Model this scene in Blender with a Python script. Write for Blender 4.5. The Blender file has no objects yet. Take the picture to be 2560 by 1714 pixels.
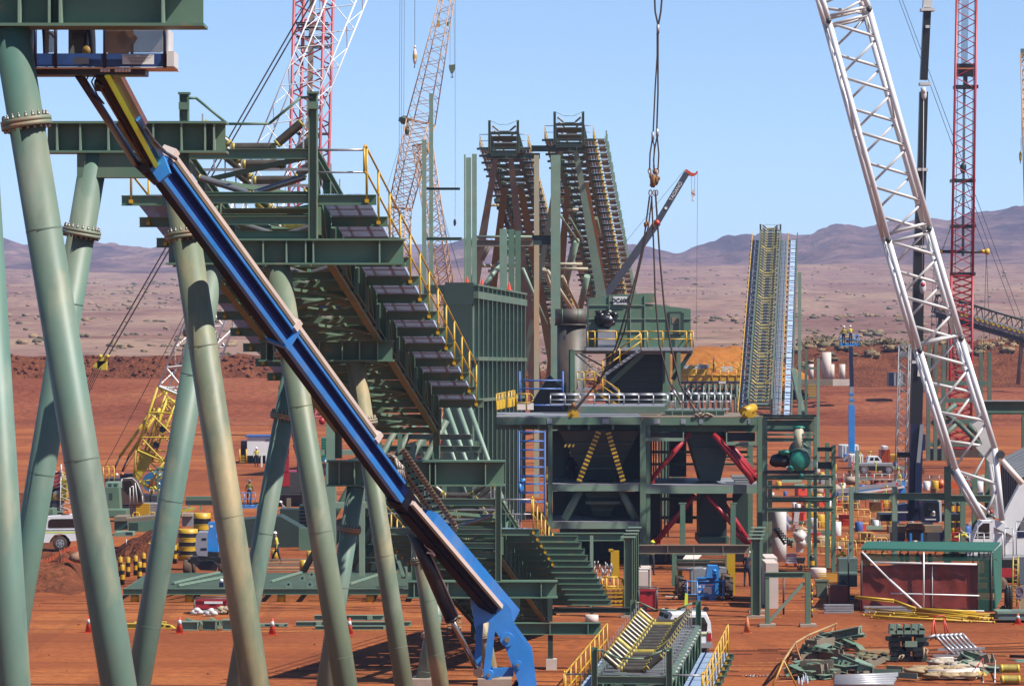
import bpy, bmesh, math, random
from mathutils import Vector, Matrix, noise as mnoise
random.seed(7)
C = bpy.context.scene.collection
SC = bpy.context.scene
# ---------------------------------------------------------------- camera, sky, sun
F, H, HY, CX = 9000.0, 14.0, 800.0, 1280.0       # focal length in photo pixels, eye height, horizon row, centre column
cam = bpy.data.cameras.new('camera'); co = bpy.data.objects.new('camera', cam); C.objects.link(co)
co.location = (0, 0, H); co.rotation_euler = (math.radians(90), 0, 0)
cam.sensor_width = 36.0; cam.lens = 36.0*F/2560.0
cam.shift_y = -(857.0-HY)/2560.0
cam.clip_start = 1.0; cam.clip_end = 30000
SC.camera = co
SUN = Vector((0.60, -0.30, 0.80)).normalized()
w = bpy.data.worlds.new("World"); SC.world = w; w.use_nodes = True
nt = w.node_tree; nt.nodes.clear()
sky = nt.nodes.new('ShaderNodeTexSky'); sky.sky_type = 'NISHITA'; sky.sun_disc = False
sky.sun_elevation = math.asin(SUN.z); sky.sun_rotation = math.atan2(SUN.x, SUN.y)
sky.air_density = 1.0; sky.dust_density = 0.15; sky.ozone_density = 3.6; sky.altitude = 2500
bg = nt.nodes.new('ShaderNodeBackground'); bg.inputs[1].default_value = 0.085
wo = nt.nodes.new('ShaderNodeOutputWorld')
tcw = nt.nodes.new('ShaderNodeTexCoord'); lift = nt.nodes.new('ShaderNodeVectorMath'); lift.operation = 'ADD'; lift.inputs[1].default_value = (0, 0, 0.035)
nrm = nt.nodes.new('ShaderNodeVectorMath'); nrm.operation = 'NORMALIZE'
nt.links.new(tcw.outputs['Generated'], lift.inputs[0]); nt.links.new(lift.outputs[0], nrm.inputs[0]); nt.links.new(nrm.outputs[0], sky.inputs[0])
nt.links.new(sky.outputs[0], bg.inputs[0]); nt.links.new(bg.outputs[0], wo.inputs[0])
sl = bpy.data.lights.new('sun', 'SUN'); sl.energy = 5.0; sl.angle = math.radians(0.5); sl.color = (1, 0.95, 0.87)
so = bpy.data.objects.new('sun', sl); C.objects.link(so)
so.rotation_euler = SUN.to_track_quat('Z', 'Y').to_euler(); so.location = (0, 0, 80)
SC.view_settings.view_transform = 'Standard'; SC.view_settings.look = 'None'
SC.view_settings.exposure = 0.9; SC.view_settings.gamma = 1.0
SC.render.engine = 'CYCLES'; SC.cycles.use_denoising = True
SC.cycles.max_bounces = 5; SC.cycles.diffuse_bounces = 2; SC.cycles.glossy_bounces = 2; SC.cycles.transparent_max_bounces = 8
# ---------------------------------------------------------------- helpers
V = Vector
def W(px, py, s): return V(((px-CX)/s, F/s, H-(py-HY)/s))         # a photo point at s pixels per metre
def G(px, py):                                                     # the ground point seen at a photo pixel
    return W(px, py, (py-HY)/H)
def gz(s): return HY+H*s                                           # ground row at a scale
class MB:
    def __init__(self): self.v=[]; self.f=[]; self.m=[]; self.sm=[]
    def face(self, pts, mi=0, sm=False):
        n=len(self.v); self.v += [V(p) for p in pts]; self.f.append(tuple(range(n,n+len(pts)))); self.m.append(mi); self.sm.append(sm)
    def raw(self, vs, fs, mi=0, sm=False):
        n=len(self.v); self.v += [V(p) for p in vs]
        for q in fs: self.f.append(tuple(n+i for i in q)); self.m.append(mi); self.sm.append(sm)
    def hexa(self, a, mi=0):                                       # 8 corners: bottom ring, top ring
        self.raw(a, [(3,2,1,0),(4,5,6,7),(0,1,5,4),(1,2,6,5),(2,3,7,6),(3,0,4,7)], mi)
    def box(self, c, d, mi=0, rz=0.0):
        x,y,z=d[0]/2,d[1]/2,d[2]/2; R=Matrix.Rotation(rz,3,'Z'); c=V(c)
        self.hexa([c+R@V(p) for p in ((-x,-y,-z),(x,-y,-z),(x,y,-z),(-x,y,-z),(-x,-y,z),(x,-y,z),(x,y,z),(-x,y,z))], mi)
    def pbox(self, x0, y0, x1, y1, s, d, mi=0, f=0.0):             # photo rectangle at scale s, going back d metres
        a=W(x0,y1,s); b=W(x1,y0,s); y=a.y+f
        self.box(((a.x+b.x)/2, y+d/2, (a.z+b.z)/2), (abs(b.x-a.x), d, abs(b.z-a.z)), mi)
    def bar(self, p, q, w, h, mi=0, up=(0,0,1)):                   # w across, h along up
        p,q=V(p),V(q); t=(q-p)
        if t.length<1e-6: return
        t.normalize(); u=V(up)
        if abs(t.dot(u))>0.98: u=V((0,1,0))
        l=t.cross(u).normalized(); u=l.cross(t).normalized(); l*=w/2; u*=h/2
        self.hexa([p-l-u,p+l-u,q+l-u,q-l-u,p-l+u,p+l+u,q+l+u,q-l+u], mi)
    def pbar(self, a, b, s, wpx, d=0.2, mi=0, s2=None):
        s2=s2 or s; p,q=W(a[0],a[1],s),W(b[0],b[1],s2); self.bar(p,q,d,wpx/s,mi,up=(q-p).cross(V((0,1,0))) if (q-p).cross(V((0,1,0))).length>1e-6 else (0,0,1))
    def ib(self, p, q, h, b, tf=0.03, tw=0.02, up=(0,0,1), mi=0):  # an I section
        p,q=V(p),V(q); t=(q-p).normalized(); u=V(up)
        if abs(t.dot(u))>0.98: u=V((0,1,0))
        l=t.cross(u).normalized(); u=l.cross(t).normalized()
        self.bar(p,q,tw,h-2*tf,mi,up=u)
        for s in (1,-1): o=u*s*(h-tf)/2; self.bar(p+o,q+o,b,tf,mi,up=u)
    def tube(self, p, q, r, n=8, r2=None, mi=0, caps=True, capmi=None, sm=True):
        p,q=V(p),V(q); t=q-p
        if t.length<1e-6: return
        t.normalize(); u=V((0,0,1)) if abs(t.z)<0.9 else V((1,0,0))
        l=t.cross(u).normalized(); u=l.cross(t); r2=r if r2 is None else r2; k=len(self.v)
        for c,rr in ((p,r),(q,r2)):
            for i in range(n):
                a=2*math.pi*i/n; self.v.append(c+(l*math.cos(a)+u*math.sin(a))*rr)
        for i in range(n):
            j=(i+1)%n; self.f.append((k+i,k+j,k+n+j,k+n+i)); self.m.append(mi); self.sm.append(sm)
        if caps:
            cm=mi if capmi is None else capmi
            self.f.append(tuple(k+n-1-i for i in range(n))); self.m.append(cm); self.sm.append(False)
            self.f.append(tuple(k+n+i for i in range(n))); self.m.append(cm); self.sm.append(False)
    def pipe(self, pts, r, n=6, mi=0):
        for a,b in zip(pts,pts[1:]): self.tube(a,b,r,n,mi=mi)
    def lathe(self, c, prof, n=16, mi=0, axis=(0,0,1), sm=True, mis=None):
        a=V(axis).normalized(); u=V((1,0,0)) if abs(a.x)<0.9 else V((0,1,0)); l=a.cross(u).normalized(); u=l.cross(a); c=V(c); k=len(self.v)
        for r,z in prof:
            for i in range(n):
                t=2*math.pi*i/n; self.v.append(c+a*z+(l*math.cos(t)+u*math.sin(t))*r)
        for j in range(len(prof)-1):
            for i in range(n):
                i2=(i+1)%n; self.f.append((k+j*n+i,k+j*n+i2,k+(j+1)*n+i2,k+(j+1)*n+i)); self.m.append(mis[j] if mis else mi); self.sm.append(sm)
        self.f.append(tuple(k+n-1-i for i in range(n))); self.m.append(mis[0] if mis else mi); self.sm.append(False)
        e=k+(len(prof)-1)*n; self.f.append(tuple(e+i for i in range(n))); self.m.append(mis[-1] if mis else mi); self.sm.append(False)
    def prism(self, pts, d, mi=0):                                 # polygon pushed along d
        d=V(d); pts=[V(p) for p in pts]; n=len(pts); self.raw(pts+[p+d for p in pts], [tuple(range(n))[::-1], tuple(range(n,2*n))]+[(i,(i+1)%n,n+(i+1)%n,n+i) for i in range(n)], mi)
    def ppoly(self, pts, s, d, mi=0): self.prism([W(x,y,s) for x,y in pts], (0,d,0), mi)
    def blob(self, c, r, mi=0, n=8, k=6, amp=0.2, seed=0, sc=(1,1,1)):
        c=V(c); kk=len(self.v)
        for j in range(k+1):
            ph=math.pi*j/k
            for i in range(n):
                th=2*math.pi*i/n; d=V((math.sin(ph)*math.cos(th),math.sin(ph)*math.sin(th),math.cos(ph)))
                rr=r*(1+amp*mnoise.noise(d*1.7+V((seed*3.1,seed,0)))); self.v.append(c+V((d.x*rr*sc[0],d.y*rr*sc[1],d.z*rr*sc[2])))
        for j in range(k):
            for i in range(n):
                i2=(i+1)%n; self.f.append((kk+j*n+i,kk+(j+1)*n+i,kk+(j+1)*n+i2,kk+j*n+i2)); self.m.append(mi); self.sm.append(True)
    def lattice(self, p, q, w0, w1, n, rc, rb, mi=0, side=(0,1,0), cross=False, bmi=None, ends=True, sides=(0,1,2,3)):
        p,q=V(p),V(q); t=(q-p).normalized(); b=V(side); a=t.cross(b).normalized(); b=a.cross(t).normalized(); bmi=mi if bmi is None else bmi
        K=[(1,1),(-1,1),(-1,-1),(1,-1)]
        def cp(f,i): wd=(w0+(w1-w0)*f)/2; return p.lerp(q,f)+a*K[i][0]*wd+b*K[i][1]*wd
        for i in range(4):
            self.tube(cp(0,i),cp(1,i),rc,6,mi=mi)
        for i in sides:
            j=(i+1)%4
            for k in range(n):
                f0,f1=k/n,(k+1)/n
                A,B=(i,j) if k%2==0 else (j,i)
                self.tube(cp(f0,A),cp(f1,B),rb,4,mi=bmi,caps=False)
                if cross: self.tube(cp(f0,B),cp(f1,A),rb,4,mi=bmi,caps=False)
            if ends:
                for f in (0,1): self.tube(cp(f,i),cp(f,j),rb*1.3,4,mi=bmi,caps=False)
    def rail(self, base, up, h=1.0, r=0.024, mid=True, mi=0, step=1, n=6, mi2=None):
        up=V(up)*h; T=[V(b)+up for b in base]; mi2=mi if mi2 is None else mi2
        for i,b in enumerate(base):
            if i%step==0 or i==len(base)-1: self.tube(b,V(b)+up,r*1.15,n,mi=mi)
        self.pipe(T,r,n,mi2)
        if mid: self.pipe([V(b)+up*0.52 for b in base],r,n,mi2)
    def mesh(self, name, off, mats):
        me=bpy.data.meshes.new(name); me.from_pydata([tuple(p-off) for p in self.v],[],self.f)
        for m in mats: me.materials.append(m)
        me.polygons.foreach_set('material_index',self.m); me.polygons.foreach_set('use_smooth',self.sm); me.update(); return me
ORG={}
def tag(o, label=None, cat=None, group=None, kind=None):
    if label: o['label']=label
    if cat: o['category']=cat
    if group: o['group']=group
    if kind: o['kind']=kind
    return o
def T(name, label, cat, loc=(0,0,0), group=None):                  # a thing: an empty at its base
    o=bpy.data.objects.new(name,None); C.objects.link(o); o.location=loc; o.empty_display_size=0.3; ORG[o]=V(loc); return tag(o,label,cat,group)
def pieces_of(mb):                                                 # islands of a mesh, merged where their boxes touch
    n=len(mb.v); p=list(range(n))
    def fd(i):
        while p[i]!=i: p[i]=p[p[i]]; i=p[i]
        return i
    for f in mb.f:
        a=fd(f[0])
        for i in f[1:]: p[fd(i)]=a
    g={}
    for i in range(n): g.setdefault(fd(i),[]).append(i)
    if len(g)<2 or len(g)>60: return None
    B=[[min(mb.v[i][k] for i in q)-0.012 for k in range(3)]+[max(mb.v[i][k] for i in q)+0.012 for k in range(3)]+[set([r])] for r,q in g.items()]
    ch=True
    while ch:
        ch=False
        for i in range(len(B)):
            for j in range(i+1,len(B)):
                a,c=B[i],B[j]
                if all(a[k]<=c[k+3] and c[k]<=a[k+3] for k in range(3)):
                    B[i]=[min(a[k],c[k]) for k in range(3)]+[max(a[k+3],c[k+3]) for k in range(3)]+[a[6]|c[6]]; del B[j]; ch=True; break
            if ch: break
    if len(B)<2 or len(B)>10: return None
    out=[]
    for c in B:
        m=MB(); mp={}
        for f,mi,sm in zip(mb.f,mb.m,mb.sm):
            if fd(f[0]) in c[6]:
                for i in f:
                    if i not in mp: mp[i]=len(m.v); m.v.append(mb.v[i])
                m.f.append(tuple(mp[i] for i in f)); m.m.append(mi); m.sm.append(sm)
        out.append(m)
    return sorted(out,key=lambda m:-len(m.v))
NOSPLIT={'lettering','notice_print','lacing','boom_lacing','pennants','hazard_strip','chevron_bumper','hoist_rope','pendant_rope','wire_rope','stored_gear','mesh_guard','walkway_grating','side_walkway','floor_beams','red_band','stripe','striped_counterweight'}
def part(mb, name, mats, parent, label=None):                      # a part, given in world coordinates; loose pieces become parts of their own
    if name not in NOSPLIT:
        ps=pieces_of(mb)
        if ps:
            o=[part1(m,name,mats,parent,label) for m in ps]; return o[0]
    return part1(mb,name,mats,parent,label)
def part1(mb, name, mats, parent, label=None):
    if not isinstance(mats,(list,tuple)): mats=[mats]
    o=bpy.data.objects.new(name, mb.mesh(name,ORG[parent],mats)); C.objects.link(o); o.parent=parent; ORG[o]=ORG[parent]
    if label: o['label']=label
    return o
def one(mb, name, mats, label, cat, group=None, loc=None, kind=None):  # a thing that is one mesh
    if not isinstance(mats,(list,tuple)): mats=[mats]
    if loc is None:
        n=len(mb.v); loc=V((sum(p.x for p in mb.v)/n,sum(p.y for p in mb.v)/n,min(p.z for p in mb.v)))
    o=bpy.data.objects.new(name, mb.mesh(name,V(loc),mats)); C.objects.link(o); o.location=loc; ORG[o]=V(loc); return tag(o,label,cat,group,kind)
def dup(o, loc, label, rz=None, scale=None):                       # copy of a thing and of its parts
    c=o.copy(); C.objects.link(c); c.location=loc; ORG[c]=V(loc)
    if rz is not None: c.rotation_euler=(0,0,rz)
    if scale: c.scale=(scale,)*3
    c['label']=label
    for ch in o.children:
        d=ch.copy(); C.objects.link(d); d.parent=c
        for g in ch.children:
            e=g.copy(); C.objects.link(e); e.parent=d
    return c
def text(name, body, mat, parent, origin, size, right=(1,0,0), up=(0,0,1), ext=0.004, bold=0.0):
    cu=bpy.data.curves.new(name,'FONT'); cu.body=body; cu.size=size; cu.extrude=ext; cu.offset=bold; cu.align_x='CENTER'; cu.align_y='CENTER'; cu.materials.append(mat)
    tmp=bpy.data.objects.new(name,cu); C.objects.link(tmp); dg=bpy.context.evaluated_depsgraph_get(); me=bpy.data.meshes.new_from_object(tmp.evaluated_get(dg)); bpy.data.objects.remove(tmp)
    r=V(right).normalized(); u=V(up).normalized(); n=r.cross(u); M=Matrix((r,u,n)).transposed(); off=V(origin)-ORG[parent]
    for v in me.vertices: v.co=M@v.co+off
    o=bpy.data.objects.new(name,me); C.objects.link(o); o.parent=parent; ORG[o]=ORG[parent]; return o
# ---------------------------------------------------------------- materials
ALB=0.56
def mat(name, col, rough=0.5, metal=0.0, var=0.12, vs=1.2, rust=0.0, rscale=0.9, rcol=(0.30,0.16,0.06), bump=0.0, stretch=(1,1,1), dust=0.0, alpha=1.0, spec=0.5, scuff=0.0):
    m=bpy.data.materials.new(name); m.use_nodes=True; n=m.node_tree.nodes; L=m.node_tree.links; b=n['Principled BSDF']
    b.inputs['Roughness'].default_value=rough; b.inputs['Metallic'].default_value=metal; b.inputs['Specular IOR Level'].default_value=spec
    tc=n.new('ShaderNodeTexCoord'); mp=n.new('ShaderNodeMapping'); mp.inputs['Scale'].default_value=stretch; L.new(tc.outputs['Object'],mp.inputs[0])
    nz=n.new('ShaderNodeTexNoise'); nz.inputs['Scale'].default_value=vs; nz.inputs['Detail'].default_value=6; nz.inputs['Roughness'].default_value=0.65; L.new(mp.outputs[0],nz.inputs[0])
    mr=n.new('ShaderNodeMapRange'); mr.inputs[1].default_value=0.3; mr.inputs[2].default_value=0.7; mr.inputs[3].default_value=1-var; mr.inputs[4].default_value=1+var; L.new(nz.outputs[0],mr.inputs[0])
    mx=n.new('ShaderNodeMix'); mx.data_type='RGBA'; mx.blend_type='MULTIPLY'; mx.inputs[0].default_value=1; mx.inputs[6].default_value=(*[c*ALB if max(col)<0.6 or min(col)<0.3 else c*0.70 for c in col],1); L.new(mr.outputs[0],mx.inputs[7])
    out=mx.outputs[2]
    def lay(scale, lo, hi, amt, c, seed):
        nonlocal out
        z=n.new('ShaderNodeTexNoise'); z.inputs['Scale'].default_value=scale; z.inputs['Detail'].default_value=5; z.inputs['Roughness'].default_value=0.6
        ad=n.new('ShaderNodeVectorMath'); ad.inputs[1].default_value=(seed,seed*2,seed*3); L.new(mp.outputs[0],ad.inputs[0]); L.new(ad.outputs[0],z.inputs[0])
        r=n.new('ShaderNodeMapRange'); r.inputs[1].default_value=lo; r.inputs[2].default_value=hi; r.inputs[3].default_value=0; r.inputs[4].default_value=amt; L.new(z.outputs[0],r.inputs[0])
        x=n.new('ShaderNodeMix'); x.data_type='RGBA'; x.inputs[7].default_value=(*c,1); L.new(r.outputs[0],x.inputs[0]); L.new(out,x.inputs[6]); out=x.outputs[2]
    if rust: lay(rscale,0.62-0.2*rust,0.78-0.12*rust,min(1,0.55+0.4*rust),rcol,5.3)
    if dust: lay(0.5,0.35,0.75,dust,(0.34,0.18,0.10),9.1)
    if scuff:
        lay(2.2,0.60,0.74,0.45*scuff,(0.045,0.05,0.045),17.3); lay(0.8,0.56,0.7,0.4*scuff,(0.30,0.31,0.25),23.9)
    L.new(out,b.inputs['Base Color'])
    if bump:
        bp=n.new('ShaderNodeBump'); bp.inputs['Strength'].default_value=bump; bp.inputs['Distance'].default_value=0.05; L.new(nz.outputs[0],bp.inputs['Height']); L.new(bp.outputs[0],b.inputs['Normal'])
    if alpha<1: b.inputs['Alpha'].default_value=alpha
    return m
GRN=(0.10,0.225,0.15)
M=dict(
 green=mat('green_paint',GRN,0.55,var=0.12,vs=0.8,rust=0.12,rscale=1.5,dust=0.15),
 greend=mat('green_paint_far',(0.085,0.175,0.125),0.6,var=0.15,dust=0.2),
 pillar=mat('green_pipe',scuff=0.7,col=(0.112,0.235,0.188),rough=0.5,var=0.18,vs=0.9,dust=0.30,spec=0.35,rust=0.3,rscale=0.55,rcol=(0.36,0.27,0.14),stretch=(1,1,0.45)),
 pillarr=mat('rusty_green_pipe',scuff=0.6,col=(0.175,0.235,0.155),rough=0.5,var=0.2,vs=0.9,spec=0.35,rust=0.62,rscale=0.6,rcol=(0.42,0.29,0.14),stretch=(1,1,0.4),dust=0.15),
 rustflange=mat('rusty_flange',(0.22,0.27,0.19),0.6,rust=0.8,rscale=1.6,rcol=(0.30,0.13,0.05)),
 bolt=mat('bolt_steel',(0.40,0.36,0.32),0.4,0.6),
 brown=mat('dusty_brown_steel',(0.28,0.225,0.165),0.7,rust=0.1,rscale=0.5,spec=0.2),
 rustcol=mat('rust_streaked_green',(0.50,0.46,0.32),0.6,rust=0.7,rscale=0.35,rcol=(0.42,0.22,0.09),stretch=(1,1,0.4)),
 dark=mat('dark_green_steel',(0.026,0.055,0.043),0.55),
 black=mat('black_steel',(0.012,0.012,0.014),0.45),
 rubber=mat('tyre_rubber',(0.022,0.018,0.016),0.85,dust=0.35),
 yellow=mat('yellow_paint',(0.72,0.42,0.012),0.45,var=0.08),
 lyellow=mat('lemon_paint',(0.72,0.55,0.04),0.5),
 orange=mat('orange_lattice',(0.62,0.34,0.16),0.55,rust=0.2),
 red=mat('red_paint',(0.50,0.022,0.03),0.45,var=0.12),
 fred=mat('faded_red_paint',(0.55,0.10,0.12),0.5,var=0.12),
 white=mat('white_paint',(0.82,0.82,0.82),0.4,var=0.06,dust=0.04),
 offw=mat('greyed_white',(0.62,0.60,0.58),0.5,var=0.08),
 galv=mat('galvanised_steel',(0.50,0.50,0.53),0.42,0.35,var=0.15,vs=4),
 grating=mat('galvanised_grating',(0.42,0.56,0.78),0.55,0.1,var=0.15,vs=3),
 roll=mat('idler_steel',(0.16,0.135,0.105),0.38,0.5,var=0.25,vs=4),
 rolly=mat('idler_yellow_grease',(0.50,0.38,0.06),0.5,0.1,var=0.3,vs=5),
 rolls=mat('idler_bare',(0.42,0.42,0.44),0.28,0.7,var=0.15,vs=3),
 blue=mat('blue_boom_paint',(0.012,0.30,0.86),0.42,var=0.14,vs=1.6,dust=0.12,scuff=0.35),
 dblue=mat('navy_paint',(0.012,0.02,0.07),0.35,var=0.1),
 sblue=mat('scaffold_blue',(0.05,0.14,0.45),0.5),
 beige=mat('beige_cover',(0.80,0.66,0.58),0.55,var=0.08),
 boom_shade=mat('boom_shaded_side',(0.016,0.016,0.03),0.7,var=0.25,vs=2,spec=0.12),  # the blue boom's unlit face, its shade put into the colour
 chrome=mat('cylinder_chrome',(0.5,0.42,0.38),0.2,0.9),
 hiviz=mat('hi_vis_lime',(0.78,0.95,0.04),0.7), hiy=mat('hi_vis_yellow',(0.72,0.62,0.05),0.8),
 navy=mat('navy_cloth',(0.012,0.02,0.045),0.9), denim=mat('denim_cloth',(0.05,0.11,0.24),0.9), olive=mat('olive_hivis',(0.20,0.20,0.03),0.9),
 skin=mat('skin',(0.42,0.22,0.14),0.6), hair=mat('grey_cloth',(0.22,0.22,0.22),0.9),
 conc=mat('concrete',(0.42,0.34,0.28),0.85,var=0.15,vs=2,dust=0.25,bump=0.3), lconc=mat('pale_concrete',(0.62,0.52,0.46),0.8,var=0.08),
 glass=mat('dark_glass',(0.012,0.018,0.02),0.08,spec=0.7), wood=mat('pale_timber',(0.50,0.30,0.15),0.8,var=0.2,vs=4),
 cone=mat('cone_orange',(0.75,0.06,0.02),0.5), coneo=mat('cone_faded_orange',(0.72,0.20,0.06),0.6),
 tarp=mat('green_shade_cloth',(0.009,0.135,0.09),0.8,var=0.12,vs=1.5), maroon=mat('maroon_tarp',(0.24,0.032,0.02),0.45,var=0.3,vs=1.2,bump=0.6),
 grey=mat('grey_sheet',(0.33,0.34,0.36),0.5,var=0.08), dgrey=mat('dark_grey_steel',(0.06,0.06,0.065),0.5), boomgrey=mat('slate_boom',(0.07,0.075,0.10),0.4),
 tealc=mat('teal_cover',(0.012,0.26,0.18),0.45,var=0.2,vs=2), cloth=mat('pale_sacking',(0.55,0.45,0.30),0.9,var=0.25,vs=3),
 orangep=mat('orange_machine',(0.75,0.14,0.02),0.45), plastic=mat('black_plastic_wrap',(0.015,0.013,0.015),0.25,var=0.4,vs=2,bump=1.0),
 gratf=mat('far_grating',(0.32,0.38,0.48),0.55,0.1,var=0.15,vs=3),
 lgreen=mat('pale_green_steel',(0.22,0.36,0.27),0.5,var=0.12,dust=0.15), rope=mat('rusty_wire_rope',(0.07,0.04,0.03),0.7), shackle=mat('rusty_shackle',(0.30,0.13,0.04),0.55,0.3,var=0.4,vs=6),
 cable=mat('steel_cable',(0.06,0.06,0.07),0.5), ink=mat('black_ink',(0.01,0.01,0.01),0.6), sign=mat('sign_white',(0.75,0.75,0.75),0.5,var=0.02),
)
# ---------------------------------------------------------------- the ground, banks, plain and hills
EK=0.76
def earth(name, stops, scale, stretch, fine=6.0, bump=0.5, spots=None, bdist=0.15, streak=None):
    m=bpy.data.materials.new(name); m.use_nodes=True; n=m.node_tree.nodes; L=m.node_tree.links; b=n['Principled BSDF']; b.inputs['Roughness'].default_value=0.95; b.inputs['Specular IOR Level'].default_value=0.1
    g=n.new('ShaderNodeNewGeometry'); mp=n.new('ShaderNodeMapping'); mp.inputs['Scale'].default_value=stretch; L.new(g.outputs['Position'],mp.inputs[0])
    z=n.new('ShaderNodeTexNoise'); z.inputs['Scale'].default_value=scale; z.inputs['Detail'].default_value=8; z.inputs['Roughness'].default_value=0.6; z.inputs['Distortion'].default_value=0.4; L.new(mp.outputs[0],z.inputs[0])
    r=n.new('ShaderNodeValToRGB'); L.new(z.outputs[0],r.inputs[0]); e=r.color_ramp.elements; e[0].position=stops[0][0]; K=EK; e[0].color=(*[v*K for v in stops[0][1]],1); e[1].position=stops[-1][0]; e[1].color=(*[v*K for v in stops[-1][1]],1)
    for p,c in stops[1:-1]: q=e.new(p); q.color=(*[v*K for v in c],1)
    f=n.new('ShaderNodeTexNoise'); f.inputs['Scale'].default_value=fine; f.inputs['Detail'].default_value=4; L.new(g.outputs['Position'],f.inputs[0])
    mr=n.new('ShaderNodeMapRange'); mr.inputs[1].default_value=0.25; mr.inputs[2].default_value=0.75; mr.inputs[3].default_value=0.72; mr.inputs[4].default_value=1.25; L.new(f.outputs[0],mr.inputs[0])
    x=n.new('ShaderNodeMix'); x.data_type='RGBA'; x.blend_type='MULTIPLY'; x.inputs[0].default_value=1; L.new(r.outputs[0],x.inputs[6]); L.new(mr.outputs[0],x.inputs[7]); out=x.outputs[2]
    def mixin(tex_out, lo, hi, amt, col):
        nonlocal out
        q=n.new('ShaderNodeMapRange'); q.inputs[1].default_value=lo; q.inputs[2].default_value=hi; q.inputs[3].default_value=amt; q.inputs[4].default_value=0; L.new(tex_out,q.inputs[0])
        y=n.new('ShaderNodeMix'); y.data_type='RGBA'; y.inputs[7].default_value=(*[v*EK for v in col],1); L.new(q.outputs[0],y.inputs[0]); L.new(out,y.inputs[6]); out=y.outputs[2]
    if spots:
        for sc,lo,hi,amt,col in spots:
            vo=n.new('ShaderNodeTexVoronoi'); vo.inputs['Scale'].default_value=sc; L.new(g.outputs['Position'],vo.inputs[0]); mixin(vo.outputs['Distance'],lo,hi,amt,col)
    if streak:
        for st,sc,lo,hi,amt,col in streak:
            m2=n.new('ShaderNodeMapping'); m2.inputs['Scale'].default_value=st; m2.inputs['Rotation'].default_value=(0,0,0.03); L.new(g.outputs['Position'],m2.inputs[0])
            z2=n.new('ShaderNodeTexNoise'); z2.inputs['Scale'].default_value=sc; z2.inputs['Detail'].default_value=5; L.new(m2.outputs[0],z2.inputs[0]); mixin(z2.outputs[0],lo,hi,amt,col)
    L.new(out,b.inputs['Base Color'])
    bp=n.new('ShaderNodeBump'); bp.inputs['Strength'].default_value=bump; bp.inputs['Distance'].default_value=bdist; L.new(f.outputs[0],bp.inputs['Height']); L.new(bp.outputs[0],b.inputs['Normal'])
    return m
R1,R2,R3=(0.185,0.048,0.018),(0.305,0.090,0.028),(0.39,0.140,0.040)
m_yard=earth('red_earth',[(0.3,R1),(0.5,R2),(0.68,R3)],0.045,(1,0.5,1),2.2,0.5,spots=[(0.22,0.05,0.2,0.35,(0.13,0.035,0.016))],streak=[((0.012,0.16,1),1.0,0.40,0.56,0.65,R1),((0.03,1.1,1),1.0,0.36,0.47,0.35,(0.125,0.037,0.016)),((0.9,0.06,1),0.5,0.40,0.44,0.3,(0.14,0.04,0.018))])
m_bank=earth('red_bank_earth',[(0.3,(0.13,0.034,0.017)),(0.5,(0.205,0.058,0.027)),(0.7,(0.27,0.095,0.045))],0.09,(0.35,1,1),1.0,0.9,bdist=0.4)
m_rough=earth('rough_dark_earth',[(0.3,(0.09,0.027,0.014)),(0.55,(0.16,0.05,0.022)),(0.75,(0.22,0.075,0.035))],0.35,(1,1,1),2.0,1.0,bdist=0.5)
m_mound=earth('ochre_spoil',[(0.3,(0.27,0.09,0.02)),(0.6,(0.36,0.135,0.025)),(0.8,(0.38,0.18,0.05))],0.15,(1,1,1),1.5,0.7)
m_plain=earth('spinifex_plain',[(0.28,(0.15,0.075,0.065)),(0.45,(0.235,0.135,0.105)),(0.6,(0.29,0.185,0.13)),(0.75,(0.33,0.225,0.15))],0.010,(1.6,0.7,1),0.35,0.3,
  spots=[(0.09,0.10,0.36,0.7,(0.085,0.06,0.045)),(0.03,0.10,0.30,0.55,(0.10,0.07,0.055))],streak=[((0.010,0.006,1),1.0,0.33,0.42,0.75,(0.15,0.055,0.045)),((0.02,0.012,1),1.0,0.55,0.62,-0.0,(0.1,0.06,0.05))])
m_hill=earth('range_rock',[(0.34,(0.06,0.034,0.04)),(0.5,(0.15,0.085,0.08)),(0.68,(0.26,0.16,0.12))],0.011,(0.8,0.8,2.2),0.10,0.8,
  spots=[(0.035,0.15,0.4,0.6,(0.06,0.045,0.035))],streak=[((0.006,0.004,0.02),1.0,0.36,0.48,0.6,(0.075,0.04,0.05))],bdist=4.0)
g=MB()
xs=[-400,-200,-100,-50,0,50,100,200,400]; ys=[-120,0,60,120,180,260,360,520,900]
g.raw([(x,y,0) for y in ys for x in xs],[(j*9+i,j*9+i+1,(j+1)*9+i+1,(j+1)*9+i) for j in range(8) for i in range(8)])
one(g,'ground',m_yard,None,None,kind='structure',loc=(0,0,0))
def sheet(name, m, x0, x1, nx, y0, y1, ny, fz, kind='structure', sm=True):
    b=MB(); k=(nx+1)
    b.raw([(x0(y)+(x1(y)-x0(y))*i/nx, y, fz(x0(y)+(x1(y)-x0(y))*i/nx, y)) for y in [y0+(y1-y0)*(j/ny) for j in range(ny+1)] for i in range(k)],
          [(j*k+i,j*k+i+1,(j+1)*k+i+1,(j+1)*k+i) for j in range(ny) for i in range(nx)],0,sm)
    return one(b,name,m,None,None,kind=kind,loc=(0,0,0))
def sst(a,b,x): t=max(0,min(1,(x-a)/(b-a))); return t*t*(3-2*t)
def nz(x,y,s,o=0): return mnoise.fractal(V((x/s,y/s,o)),1.0,2.0,5)
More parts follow.
